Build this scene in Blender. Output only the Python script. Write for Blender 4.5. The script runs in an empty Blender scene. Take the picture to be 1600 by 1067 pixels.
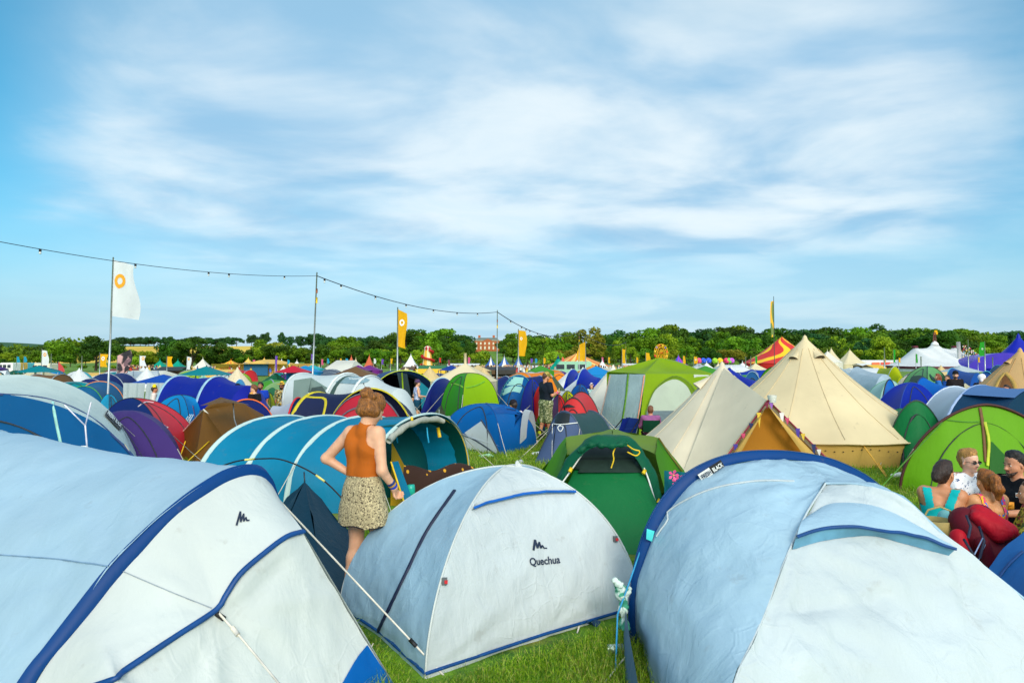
import bpy, math, random
import numpy as np
from mathutils import Vector, Matrix
from mathutils.bvhtree import BVHTree
from mathutils import noise as mnoise
SC=bpy.context.scene
COL=SC.collection
R=math.radians
V=Vector
# ------------------------------------------------------------------ camera
CAMH=1.95; FPX=1067.0; PITCH=math.atan(34.5/FPX)
cd=bpy.data.cameras.new('camera'); cam=bpy.data.objects.new('camera',cd); COL.objects.link(cam)
cd.sensor_width=36; cd.lens=24.0; cd.clip_start=0.05; cd.clip_end=9000
cam.location=(0,0,CAMH); cam.rotation_euler=(R(90)+PITCH,0,0)
SC.camera=cam
# ------------------------------------------------------------------ light
SUN_EL=R(27); SUN_AZ=R(168)          # compass style: 0=+Y, clockwise
w=bpy.data.worlds.new('World'); SC.world=w; w.use_nodes=True
nt=w.node_tree; nt.nodes.clear()
def N(nt,t,**k):
    n=nt.nodes.new(t)
    for a,b in k.items(): setattr(n,a,b)
    return n
def L(nt,a,b): nt.links.new(a,b)
def M(nt,op,a,b=None,c=None,clamp=False):
    n=N(nt,'ShaderNodeMath',operation=op); n.use_clamp=clamp
    for i,v in enumerate((a,b,c)):
        if v is None: continue
        if isinstance(v,(int,float)): n.inputs[i].default_value=v
        else: L(nt,v,n.inputs[i])
    return n.outputs[0]
def MIX(nt,f,a,b,bt='MIX'):
    n=N(nt,'ShaderNodeMix',data_type='RGBA',blend_type=bt)
    for s,v in ((0,f),(6,a),(7,b)):
        if isinstance(v,(int,float)): n.inputs[s].default_value=v
        elif isinstance(v,tuple): n.inputs[s].default_value=v if len(v)==4 else v+(1,)
        else: L(nt,v,n.inputs[s])
    return n.outputs[2]
def SMO(nt,v,lo,hi,a=0.0,b=1.0):
    n=N(nt,'ShaderNodeMapRange',interpolation_type='SMOOTHSTEP')
    L(nt,v,n.inputs[0])
    for i,q in zip((1,2,3,4),(lo,hi,a,b)): n.inputs[i].default_value=q
    return n.outputs[0]
def NOI(nt,vec,scale,det=4,rough=.55,dist=0,typ='FBM'):
    n=N(nt,'ShaderNodeTexNoise'); 
    if vec is not None: L(nt,vec,n.inputs['Vector'])
    n.inputs['Scale'].default_value=scale; n.inputs['Detail'].default_value=det
    n.inputs['Roughness'].default_value=rough; n.inputs['Distortion'].default_value=dist
    return n.outputs[0]
def VOR(nt,vec,scale,wd):
    nz=N(nt,'ShaderNodeTexNoise'); L(nt,vec,nz.inputs['Vector']); nz.inputs['Scale'].default_value=scale*.6; nz.inputs['Detail'].default_value=2
    mxv=N(nt,'ShaderNodeVectorMath',operation='MULTIPLY_ADD'); L(nt,nz.outputs['Color'],mxv.inputs[0]); mxv.inputs[1].default_value=(.35/scale*2,)*3; L(nt,vec,mxv.inputs[2])
    n=N(nt,'ShaderNodeTexVoronoi',feature='DISTANCE_TO_EDGE'); L(nt,mxv.outputs[0],n.inputs['Vector']); n.inputs['Scale'].default_value=scale
    return SMO(nt,n.outputs['Distance'],0,wd,1,0)
sky=N(nt,'ShaderNodeTexSky',sky_type='NISHITA'); sky.sun_disc=False
sky.sun_elevation=SUN_EL; sky.sun_rotation=SUN_AZ; sky.altitude=50; sky.air_density=1.0; sky.dust_density=.6; sky.ozone_density=2.2
tc=N(nt,'ShaderNodeTexCoord'); sp=N(nt,'ShaderNodeSeparateXYZ'); L(nt,tc.outputs['Generated'],sp.inputs[0])
X,Y,Z=sp.outputs
hs=N(nt,'ShaderNodeHueSaturation'); L(nt,sky.outputs[0],hs.inputs['Color']); hs.inputs['Saturation'].default_value=1.55
hs.inputs['Hue'].default_value=.477; hs.inputs['Value'].default_value=1.0
zz=M(nt,'ADD',M(nt,'MAXIMUM',Z,0.0),0.10)
cv=N(nt,'ShaderNodeCombineXYZ'); L(nt,M(nt,'DIVIDE',X,zz),cv.inputs[0]); L(nt,M(nt,'DIVIDE',Y,zz),cv.inputs[1])
mp=N(nt,'ShaderNodeMapping'); L(nt,cv.outputs[0],mp.inputs[0]); mp.inputs['Rotation'].default_value=(0,0,R(24)); mp.inputs['Scale'].default_value=(.80,.95,1)
n1=NOI(nt,mp.outputs[0],.62,9,.54,.7)
n2=NOI(nt,mp.outputs[0],2.4,8,.6,.8)
cloud=M(nt,'ADD',M(nt,'MULTIPLY',n1,.68),M(nt,'MULTIPLY',n2,.32))
# where the cloud sheet is thick and where it thins, by direction
ax=M(nt,'DIVIDE',X,M(nt,'MAXIMUM',M(nt,'ABSOLUTE',Y),.2))      # tan azimuth
lw=M(nt,'ADD',ax,M(nt,'MULTIPLY',M(nt,'SUBTRACT',n1,.5),.5))
big=M(nt,'MULTIPLY',SMO(nt,lw,-.80,-.40),SMO(nt,lw,1.15,.50))
el1=SMO(nt,Z,.10,.20)                          # clears above the horizon band
el2=SMO(nt,Z,.50,.36,.72,1.0)
dens=M(nt,'MULTIPLY',M(nt,'MULTIPLY',big,el2),M(nt,'ADD',M(nt,'MULTIPLY',el1,.5),.5))
th=M(nt,'SUBTRACT',.68,M(nt,'MULTIPLY',dens,.48))
m=M(nt,'DIVIDE',M(nt,'SUBTRACT',cloud,th),.38,clamp=True)
mask=M(nt,'MULTIPLY',M(nt,'ADD',M(nt,'MULTIPLY',SMO(nt,m,0,1),.58),M(nt,'MULTIPLY',big,.36)),M(nt,'ADD',M(nt,'MULTIPLY',el1,.48),.46))
# small low bright cumulus scraps on the right
cm=N(nt,'ShaderNodeCombineXYZ'); L(nt,M(nt,'MULTIPLY',ax,9.0),cm.inputs[0]); L(nt,M(nt,'MULTIPLY',Z,30.0),cm.inputs[1])
n3=NOI(nt,cm.outputs[0],1.0,6,.5,.2)
sm=M(nt,'MULTIPLY',SMO(nt,n3,.66,.74),M(nt,'MULTIPLY',SMO(nt,ax,.22,.42),M(nt,'MULTIPLY',SMO(nt,Z,.05,.075),SMO(nt,Z,.17,.12))))
# cloud tone: bright sheet with greyer undersides
n4=NOI(nt,mp.outputs[0],1.3,6,.5,.3)
cc=MIX(nt,SMO(nt,n4,.36,.62),(.29,.50,.70),(.74,.82,.86))
skyc=MIX(nt,1.0,hs.outputs[0],(.125,.125,.125),'MULTIPLY')
# thin veil that pales the blue toward the horizon
veil=MIX(nt,SMO(nt,Z,.0,.22,.86,.22),skyc,(.27,.49,.67))
veil=MIX(nt,M(nt,'MULTIPLY',SMO(nt,M(nt,'ABSOLUTE',ax),.85,.35),.42),veil,(.50,.70,.82))
mx=MIX(nt,mask,veil,cc)
mx=MIX(nt,M(nt,'MULTIPLY',sm,.75),mx,(.85,.90,.90))
sv=(math.sin(SUN_AZ)*math.cos(SUN_EL),math.cos(SUN_AZ)*math.cos(SUN_EL),math.sin(SUN_EL))
dt=N(nt,'ShaderNodeVectorMath',operation='DOT_PRODUCT'); L(nt,tc.outputs['Generated'],dt.inputs[0]); dt.inputs[1].default_value=sv
gl=M(nt,'POWER',M(nt,'MAXIMUM',dt.outputs['Value'],0.0),1.4)          # unseen sky glow added round the sun, behind the camera, as soft fill light
mx=MIX(nt,1.0,mx,MIX(nt,gl,(0,0,0),(1.08,1.06,.96)),'ADD')
bg=N(nt,'ShaderNodeBackground'); L(nt,mx,bg.inputs[0]); bg.inputs[1].default_value=1.0
wo=N(nt,'ShaderNodeOutputWorld'); L(nt,bg.outputs[0],wo.inputs[0])
sd=bpy.data.lights.new('sun','SUN'); sd.energy=1.6; sd.angle=R(20); sd.color=(1,.92,.76)
so=bpy.data.objects.new('sun',sd); COL.objects.link(so)
sdir=V((math.sin(SUN_AZ)*math.cos(SUN_EL),math.cos(SUN_AZ)*math.cos(SUN_EL),math.sin(SUN_EL)))
so.rotation_euler=sdir.to_track_quat('Z','Y').to_euler(); so.location=(0,0,60)
vs=SC.view_settings; vs.view_transform='Standard'; vs.look='None'; vs.gamma=1; vs.exposure=0.26; vs.use_curve_mapping=False
SC.cycles.use_denoising=True; SC.cycles.max_bounces=6; SC.cycles.transparent_max_bounces=8
# ------------------------------------------------------------------ pixel -> place
_ca,_sa=math.cos(PITCH),math.sin(PITCH)
def ray(px,py):
    cx=(px-800)/FPX; cy=-(py-533.5)/FPX
    return V((cx,_ca-_sa*cy,_sa+_ca*cy))
C0=V((0,0,CAMH))
def P(px,py,d):
    r=ray(px,py); return C0+r*(d/r.y)
def G(px,py,z=0.0):
    r=ray(px,py); return C0+r*((z-CAMH)/r.z)
def PV(px,py,A,B):          # on the upright plane through A and B
    n=V((-(B[1]-A[1]),B[0]-A[0],0)); r=ray(px,py); t=(V((A[0],A[1],0))-C0).dot(n)/r.dot(n); return C0+r*t
def X0(px,d): return (px-800)/FPX*d
def D0(py,z=0.0): return FPX*(CAMH-z)/(py-568.0)      # depth of a point z high seen at row py
def ZZ(py,d): return P(800,py,d).z
# ------------------------------------------------------------------ tags
def tag(o,label=None,cat=None,group=None,kind=None):
    if label: o['label']=label
    if cat: o['category']=cat
    if group: o['group']=group
    if kind: o['kind']=kind
    return o
def empty(name,loc,label=None,cat=None,group=None,rz=0,kind=None):
    o=bpy.data.objects.new(name,None); o.empty_display_size=.2; COL.objects.link(o); o.location=loc; o.rotation_euler=(0,0,rz)
    return tag(o,label,cat,group,kind)
def mk(name,vs_,fs_,mats,parent=None,fm=None,smooth=True,uv=None):
    me=bpy.data.meshes.new(name)
    vs_=np.asarray(vs_,dtype=np.float32).reshape(-1,3)
    if parent is not None:
        o_=np.array(parent.matrix_basis.translation,dtype=np.float32)
        if parent.parent is not None: o_=o_+np.array(parent.parent.matrix_basis.translation,dtype=np.float32)
        if parent.type!='EMPTY' and parent.parent is not None: pass
        vs_=vs_-o_ if parent.get('_w',1) else vs_
    me.from_pydata(vs_.tolist(),[],[tuple(int(i) for i in f) for f in fs_])
    if not isinstance(mats,(list,tuple)): mats=[mats]
    for m_ in mats: me.materials.append(m_)
    if fm is not None: me.polygons.foreach_set('material_index',np.asarray(fm,dtype=np.int32))
    if smooth: me.polygons.foreach_set('use_smooth',np.ones(len(me.polygons),dtype=bool))
    me.update()
    o=bpy.data.objects.new(name,me); COL.objects.link(o)
    if parent is not None: o.parent=parent
    return o
class MB:
    def __init__(s): s.v=[]; s.f=[]; s.m=[]
    def add(s,v,f,m=0):
        b=len(s.v); s.v+= [tuple(q) for q in v]; s.f+=[tuple(i+b for i in g) for g in f]; s.m+=[m]*len(f); return s
    def grid(s,A,m=0,cu=False,cv=False):      # A: (a,b,3)
        A=np.asarray(A,dtype=float); a,b=A.shape[:2]; f=[]
        for i in range(a-(0 if cu else 1)):
            for j in range(b-(0 if cv else 1)):
                f.append((i*b+j,((i+1)%a)*b+j,((i+1)%a)*b+(j+1)%b,i*b+(j+1)%b))
        return s.add(A.reshape(-1,3),f,m)
    def tube(s,pts,r,n=6,m=0,cap=True):
        P_=[V(p) for p in pts]; k=len(P_); rr=r if isinstance(r,(list,tuple)) else [r]*k; rows=[]
        up=None
        for i in range(k):
            t=(P_[min(i+1,k-1)]-P_[max(i-1,0)]).normalized()
            if up is None: up=t.orthogonal().normalized()
            up=(up-t*up.dot(t)); up=up.normalized() if up.length>1e-6 else t.orthogonal().normalized()
            b=t.cross(up)
            rows.append([P_[i]+(up*math.cos(q*6.2832/n)+b*math.sin(q*6.2832/n))*rr[i] for q in range(n)])
        base=len(s.v); s.grid(np.array([[tuple(q) for q in r_] for r_ in rows]),m,cv=True)
        if cap: s.f.append(tuple(range(base+n-1,base-1,-1))); s.f.append(tuple(base+(k-1)*n+q for q in range(n))); s.m+=[m,m]
        return s
    def box(s,c,sz,m=0,rz=0,taper=1.0):
        c=V(c); cs,sn=math.cos(rz),math.sin(rz); v=[]
        for z in (-1,1):
            t=1 if z<0 else taper
            for x,y in ((-1,-1),(1,-1),(1,1),(-1,1)):
                a,b=x*sz[0]/2*t,y*sz[1]/2*t; v.append((c.x+a*cs-b*sn,c.y+a*sn+b*cs,c.z+z*sz[2]/2))
        return s.add(v,[(3,2,1,0),(4,5,6,7),(0,1,5,4),(1,2,6,5),(2,3,7,6),(3,0,4,7)],m)
    def lathe(s,prof,c=(0,0,0),n=16,m=0,cap=False):
        rows=[[(c[0]+r*math.cos(q*6.2832/n),c[1]+r*math.sin(q*6.2832/n),c[2]+z) for q in range(n)] for r,z in prof]
        return s.grid(np.array(rows)[:, ::1],m,cv=True)
    def build(s,name,mats,parent=None,smooth=True):
        return mk(name,s.v,s.f,mats,parent,s.m,smooth)
def tube_obj(name,pts,r,mat,parent,n=6): return MB().tube(pts,r,n).build(name,mat,parent)
# ------------------------------------------------------------------ materials
MATS={}
def mat(name):
    m_=bpy.data.materials.new(name); m_.use_nodes=True; n_=m_.node_tree; n_.nodes.clear()
    o=N(n_,'ShaderNodeOutputMaterial'); b=N(n_,'ShaderNodeBsdfPrincipled'); L(n_,b.outputs[0],o.inputs[0]); return m_,n_,b,o
def srgb(c): 
    if isinstance(c,str): c=[int(c[i:i+2],16) for i in (0,2,4)]
    return tuple(((v/255)/12.92 if v<=10 else ((v/255+.055)/1.055)**2.4) for v in c)
def plain(c,rough=.6,metal=0,key=None):
    k=('p',str(c),rough,metal)
    if k in MATS: return MATS[k]
    m_,n_,b,o=mat('surface'); c_=srgb(c)
    t=N(n_,'ShaderNodeTexCoord'); nz=NOI(n_,t.outputs['Object'],9,3)
    col=MIX(n_,SMO(n_,nz,.3,.7),tuple(q*.86 for q in c_),tuple(min(1,q*1.1) for q in c_))
    L(n_,col,b.inputs['Base Color']); b.inputs['Roughness'].default_value=rough; b.inputs['Metallic'].default_value=metal
    MATS[k]=m_; return m_
def fabric(c,rough=.56,trans=.18,wr=1.0,sc=1.0,key='f',dirt=.08):
    """tent cloth: creases and soft folds in the normals, some light let through"""
    k=(key,str(c),rough,trans,wr,sc)
    if k in MATS: return MATS[k]
    m_,n_,b,o=mat('tent_cloth'); c_=srgb(c)
    t=N(n_,'ShaderNodeTexCoord'); ob=t.outputs['Object']
    big=NOI(n_,ob,1.1*sc,3); mpz=N(n_,'ShaderNodeMapping'); L(n_,ob,mpz.inputs[0]); mpz.inputs['Scale'].default_value=(1,1,.38); mpz.inputs['Rotation'].default_value=(.3,.5,.4)
    f1=NOI(n_,mpz.outputs[0],5.0*sc,4,.55,.6)
    cr=VOR(n_,mpz.outputs[0],2.3*sc,.05)
    cr2=VOR(n_,ob,5.5*sc,.06)
    gate=SMO(n_,NOI(n_,ob,1.7*sc,2),.5,.62)
    h=M(n_,'ADD',M(n_,'MULTIPLY',f1,.55),M(n_,'MULTIPLY',M(n_,'ADD',cr,M(n_,'MULTIPLY',cr2,.8)),M(n_,'MULTIPLY',gate,.06)))
    h=M(n_,'ADD',h,M(n_,'MULTIPLY',NOI(n_,ob,22*sc,3),.09))
    bp=N(n_,'ShaderNodeBump'); L(n_,h,bp.inputs['Height']); bp.inputs['Strength'].default_value=min(1,.5*wr); bp.inputs['Distance'].default_value=.05/sc*wr
    L(n_,bp.outputs[0],b.inputs['Normal'])
    col=MIX(n_,SMO(n_,big,.3,.7),tuple(q*(1-dirt) for q in c_),tuple(min(.95,q*(1+dirt*.5)) for q in c_))
    col=MIX(n_,M(n_,'MULTIPLY',SMO(n_,NOI(n_,ob,7*sc,6,.65),.60,.74),dirt*2.2),col,(.20,.15,.09))
    L(n_,col,b.inputs['Base Color']); b.inputs['Roughness'].default_value=rough; b.inputs['Specular IOR Level'].default_value=.22
    if trans>0:
        tr=N(n_,'ShaderNodeBsdfTranslucent'); L(n_,col,tr.inputs[0]); L(n_,bp.outputs[0],tr.inputs['Normal'])
        ms=N(n_,'ShaderNodeMixShader'); ms.inputs[0].default_value=trans; L(n_,b.outputs[0],ms.inputs[1]); L(n_,tr.outputs[0],ms.inputs[2]); L(n_,ms.outputs[0],o.inputs[0])
    MATS[k]=m_; return m_
# ------------------------------------------------------------------ cloth shapes
def resamp(pts,n):
    P_=np.array([tuple(p) for p in pts],dtype=float); d=np.r_[0,np.cumsum(np.linalg.norm(np.diff(P_,axis=0),axis=1))]
    t=np.linspace(0,d[-1],n+1); return np.stack([np.interp(t,d,P_[:,i]) for i in range(3)],1)
def smoothp(pts,n):       # catmull-rom through pts
    P_=[np.array(tuple(p),dtype=float) for p in pts]; P_=[2*P_[0]-P_[1]]+P_+[2*P_[-1]-P_[-2]]; out=[]
    for i in range(1,len(P_)-2):
        a,b,c,d=P_[i-1:i+3]
        for t in np.linspace(0,1,8,endpoint=False): out.append(.5*((2*b)+(c-a)*t+(2*a-5*b+4*c-d)*t*t+(3*b-a-3*c+d)*t**3))
    out.append(P_[-2]); return resamp(out,n)
def arch(A,B,h,p=2.2,n=24,lean=(0,0),z0=0.0):
    A=np.array(tuple(A)[:2]); B=np.array(tuple(B)[:2]); out=[]
    for t in np.linspace(0,math.pi,n+1):
        c,s=math.cos(t),math.sin(t); u=math.copysign(abs(c)**(2/p),c); z=abs(s)**(2/p)
        q=(A+B)/2-(B-A)/2*u+np.array(lean)*z; out.append((q[0],q[1],z0+(h-z0)*z))
    return np.array(out)
def sag_loft(A,B,m=8,sag=.0,ctr=None,flute=0.0,seed=0):
    """ruled cloth between hoops A and B, drawn in toward the axis between them"""
    A=np.asarray(A);B=np.asarray(B); c=ctr if ctr is not None else None; rows=[]
    for s in np.linspace(0,1,m+1):
        q=A*(1-s)+B*s; ctr_=(q[0]+q[-1])/2 if c is None else np.array(c)
        d=q-ctr_; ln=np.linalg.norm(d,axis=1,keepdims=True)+1e-6; w_=math.sin(math.pi*s)
        amt=sag*w_*np.sin(np.linspace(0,math.pi,len(q)))[:,None]**.5 if sag else 0
        if flute:
            ph=np.arange(len(q))*.9+seed; amt=amt+flute*w_*(np.sin(ph*2.1)+.6*np.sin(ph*3.7+s*4))[:,None]
        rows.append(q-d/ln*amt)
    return np.array(rows)
def bvh_of(obs):
    v=[];f=[]
    for o in obs:
        b=len(v); loc=o.matrix_basis.translation.copy(); p=o.parent
        while p is not None: loc+=p.matrix_basis.translation; p=p.parent
        v+=[q.co+loc for q in o.data.vertices]; f+=[tuple(i+b for i in q.vertices) for q in o.data.polygons]
    return BVHTree.FromPolygons(v,f)
def on(bv,px,py,off=.006):
    r=ray(px,py).normalized(); h,n_,i,d=bv.ray_cast(C0,r)
    if h is None: h,n_,i,d=bv.find_nearest(C0+r*5); 
    if n_.dot(r)>0: n_=-n_
    return h+n_*off
def onl(bv,pix,n=20,off=.006,curve=True):
    p=smoothp([(a,b,0) for a,b in pix],n) if curve and len(pix)>2 else resamp([(a,b,0) for a,b in pix],n)
    return [on(bv,q[0],q[1],off) for q in p]
def ribbon(name,bv,pix,wd,mat_,parent,n=24,off=.006,th=.004,curve=True):
    """flat webbing/piping sewn along a cloth: a slim raised strip"""
    pts=onl(bv,pix,n,off,curve); return strip(name,pts,wd,mat_,parent,bv,th)
def strip(name,pts,wd,mat_,parent,bv=None,th=.004):
    mb=MB(); rows=[]
    for i,p in enumerate(pts):
        p=V(p); t=(V(pts[min(i+1,len(pts)-1)])-V(pts[max(i-1,0)])).normalized()
        n_=(bv.find_nearest(p)[1] if bv else (C0-p).normalized())
        if n_.dot(C0-p)<0: n_=-n_
        s_=t.cross(n_).normalized()*wd/2; n_=n_*th
        rows.append([tuple(p-s_-n_),tuple(p-s_*.9+n_),tuple(p+s_*.9+n_),tuple(p+s_-n_)])
    mb.grid(np.array(rows)); return mb.build(name,mat_,parent)
def decal(name,bv,px,py,wpx,tx,mat_,parent,ang=0,shapes=None,off=.007):
    """lettering or a mark printed on cloth: outline laid on the surface. wpx = width in photo pixels, measured at the surface"""
    a=on(bv,px,py); dd=(a-C0).length
    nrm=bv.find_nearest(a)[1]
    if nrm.dot(C0-a)<0: nrm=-nrm
    rx=V((1,0,0))-nrm*nrm.x; rx.normalize(); uy=nrm.cross(rx); 
    if uy.z<0: uy=-uy
    rx=uy.cross(nrm); ca,sa=math.cos(R(ang)),math.sin(R(ang)); rx,uy=rx*ca+uy*sa,uy*ca-rx*sa
    if tx is not None:
        cu=bpy.data.curves.new('t','FONT'); cu.body=tx; cu.align_x='CENTER'; cu.align_y='CENTER'; cu.resolution_u=4; cu.offset=.02
        ob=bpy.data.objects.new('t',cu); me=bpy.data.meshes.new_from_object(ob); bpy.data.objects.remove(ob)
        vv=np.array([q.co[:] for q in me.vertices]); ff=[tuple(q.vertices) for q in me.polygons]
    else: vv,ff=shapes; vv=np.array(vv,dtype=float)
    wv=vv[:,0].max()-vv[:,0].min(); s=wpx*(a.y/FPX)/wv; vv=vv-np.array([(vv[:,0].max()+vv[:,0].min())/2,(vv[:,1].max()+vv[:,1].min())/2,0]); out=[]
    for q in vv:
        p=a+rx*q[0]*s+uy*q[1]*s; h,n_,i,d=bv.ray_cast(p+nrm*.15,-nrm)
        out.append(tuple((h if h else p)+nrm*off))
    return mk(name,out,ff,mat_,parent,smooth=False)

def label_text(name,fn,tx,s0,s1,t0,t1,mat_,parent):
    """words printed along a strip: fn(s along, t across) gives the point"""
    cu=bpy.data.curves.new('t','FONT'); cu.body=tx; cu.resolution_u=3; cu.offset=.03; ob=bpy.data.objects.new('t',cu); me=bpy.data.meshes.new_from_object(ob); bpy.data.objects.remove(ob)
    vv=np.array([q.co[:2] for q in me.vertices]); lo,hi=vv.min(0),vv.max(0); u=(vv-lo)/(hi-lo)
    return mk(name,[tuple(fn(s0+(s1-s0)*a,t0+(t1-t0)*b)) for a,b in u],[tuple(q.vertices) for q in me.polygons],mat_,parent,smooth=False)
# ------------------------------------------------------------------ terrain
def sstep(a,b,x): t=np.clip((x-a)/(b-a),0,1); return t*t*(3-2*t)
def terr(x,y):
    x=np.asarray(x,dtype=float); y=np.asarray(y,dtype=float); px=800+FPX*x/np.maximum(y,1)
    k=np.interp(px,[-400,0,120,200,420,520,640,700,740,790,840,1000,1100,1250,1450,1600,2000],[6,8,17,20,22,16,14,15,13,13,12,14,20,22,26,20,16])
    s=sstep(300,760,y); mid=np.interp(px,[640,720,745,800,830,900],[0,.6,1,1,.6,0])*sstep(300,480,y)*11
    h=np.maximum(k*s,mid)+np.sin(x*.011+1)*np.cos(y*.008)*1.2*sstep(320,600,y)
    return h-sstep(900,1500,y)*12
ys=np.concatenate([np.array([-30,-10,0,2,4,6,8,11,15,20,30,45,65,90,130,180,240]),np.arange(280,900,20),np.arange(900,3001,150),[4500,7000]])
us=np.linspace(-1.3,1.3,140)
rows=[]
for y in ys:
    xx=us*max(y,60)*1.0; 
    rows.append(np.stack([xx,np.full_like(xx,y),terr(xx,np.full_like(xx,y))],1))
A=np.array(rows)
m_,n_,b,o=mat('meadow_ground'); t=N(n_,'ShaderNodeTexCoord'); ob=t.outputs['Object']
nz=NOI(n_,ob,.9,5); nf=NOI(n_,ob,14,4); nb=NOI(n_,ob,.012,3)
gc=MIX(n_,SMO(n_,nz,.35,.65),srgb((60,108,10)),srgb((116,160,22)))
gc=MIX(n_,M(n_,'MULTIPLY',SMO(n_,nf,.45,.7),.5),gc,srgb((54,82,14)))
gc=MIX(n_,M(n_,'MULTIPLY',SMO(n_,NOI(n_,ob,1.3,4),.52,.66),.7),gc,srgb((150,132,60)))
s_=N(n_,'ShaderNodeSeparateXYZ'); L(n_,ob,s_.inputs[0])
# fields on the far slope: wheat between hedges, pasture beside it
u_=M(n_,'DIVIDE',s_.outputs[0],M(n_,'MAXIMUM',s_.outputs[1],1.0)); far=SMO(n_,s_.outputs[1],395,400)
wj=M(n_,'ADD',u_,M(n_,'MULTIPLY',M(n_,'SUBTRACT',nb,.5),.06))
wheat=M(n_,'MULTIPLY',M(n_,'MULTIPLY',far,SMO(n_,wj,-.372,-.378)),SMO(n_,wj,-.715,-.70))
gc=MIX(n_,wheat,gc,MIX(n_,SMO(n_,nb,.4,.6),srgb((214,170,40)),srgb((228,190,62))))
gc=MIX(n_,M(n_,'MULTIPLY',far,M(n_,'SUBTRACT',1.0,wheat)),gc,srgb((96,136,24)))
L(n_,gc,b.inputs['Base Color']); b.inputs['Roughness'].default_value=.9
bp=N(n_,'ShaderNodeBump'); L(n_,nf,bp.inputs['Height']); bp.inputs['Distance'].default_value=.04; L(n_,bp.outputs[0],b.inputs['Normal'])
tag(MB().grid(A).build('ground',m_),kind='structure')
# ------------------------------------------------------------------ grass blades close by
m_,n_,b,o=mat('grass_blade'); oi=N(n_,'ShaderNodeTexCoord')
gn=NOI(n_,oi.outputs['Object'],60,1); gn2=NOI(n_,oi.outputs['Object'],1.6,3)
gc=MIX(n_,SMO(n_,gn,.35,.65),srgb((62,120,8)),srgb((176,214,36)))
gc=MIX(n_,M(n_,'MULTIPLY',SMO(n_,gn2,.42,.62),.5),gc,srgb((54,90,16)))
gc=MIX(n_,M(n_,'MULTIPLY',SMO(n_,NOI(n_,oi.outputs['Object'],31,2),.56,.62),.8),gc,srgb((196,186,96)))
L(n_,gc,b.inputs['Base Color']); b.inputs['Roughness'].default_value=.5
tr=N(n_,'ShaderNodeBsdfTranslucent'); L(n_,gc,tr.inputs[0]); ms=N(n_,'ShaderNodeMixShader'); ms.inputs[0].default_value=.35
L(n_,b.outputs[0],ms.inputs[1]); L(n_,tr.outputs[0],ms.inputs[2]); L(n_,ms.outputs[0],o.inputs[0]); GRASS=m_
rng=np.random.default_rng(5)
def blades(n,x0,x1,y0,y1,h0,h1,wd):
    x=rng.uniform(x0,x1,n); y=rng.uniform(y0,y1,n)
    a=rng.uniform(0,6.28,n); h=rng.uniform(h0,h1,n); l=rng.uniform(.2,.9,n)*h; b_=rng.uniform(0,6.28,n)
    wx,wy=np.cos(a)*wd,np.sin(a)*wd; lx,ly=np.cos(b_)*l,np.sin(b_)*l; z=np.zeros(n)
    return np.stack([np.stack([x-wx,y-wy,z],1),np.stack([x+wx,y+wy,z],1),np.stack([x+wx*.7+lx*.35,y+wy*.7+ly*.35,h*.6],1),np.stack([x-wx*.7+lx*.35,y-wy*.7+ly*.35,h*.6],1),np.stack([x+lx,y+ly,h],1)],1)
def trimB(B):          # keep grass out from under the middle dome and short along its hem
    poly=np.array([[-.545,4.10],[1.05,5.28],[.62,6.7],[-1.38,5.42]]); c=B[:,:2,:2].mean(1); ins=np.ones(len(B),bool); near=np.ones(len(B),bool)
    for i in range(4):
        a,b=poly[i],poly[(i+1)%4]; e=b-a; s=(c[:,0]-a[0])*e[1]-(c[:,1]-a[1])*e[0]; s=-s/np.linalg.norm(e); ins&=s>.05; near&=s>-.07
    B=B.copy(); B[near,:,2]*=.5; return B[~ins]
bl=[trimB(blades(34000,-1.5,1.4,3.7,6.6,.04,.15,.0026)),blades(9000,-1.9,-.5,5.6,8.5,.03,.09,.003),
    blades(16000,-1.2,1.6,9.0,17.5,.04,.14,.007),blades(14000,3.2,6.6,6.6,11.5,.03,.10,.0045),blades(6000,-6.6,-4,11.5,15,.04,.12,.006),blades(12000,4,9,10.5,17,.04,.12,.006)]
Bv=np.concatenate(bl); n=len(Bv); base=np.arange(n)*5
me=bpy.data.meshes.new('grass'); me.vertices.add(n*5); me.vertices.foreach_set('co',Bv.reshape(-1).astype(np.float32))
loops=np.stack([base,base+1,base+2,base+3, base+3,base+2,base+4],1).reshape(-1)
me.loops.add(n*7); me.loops.foreach_set('vertex_index',loops.astype(np.int32)); me.polygons.add(n*2)
me.polygons.foreach_set('loop_start',np.stack([np.arange(n)*7,np.arange(n)*7+4],1).reshape(-1).astype(np.int32))
me.polygons.foreach_set('loop_total',np.tile([4,3],n).astype(np.int32)); me.materials.append(GRASS); me.update(calc_edges=True)
go=bpy.data.objects.new('grass',me); COL.objects.link(go); tag(go,'rough green meadow grass between the tents','grass',kind='stuff')
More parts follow.
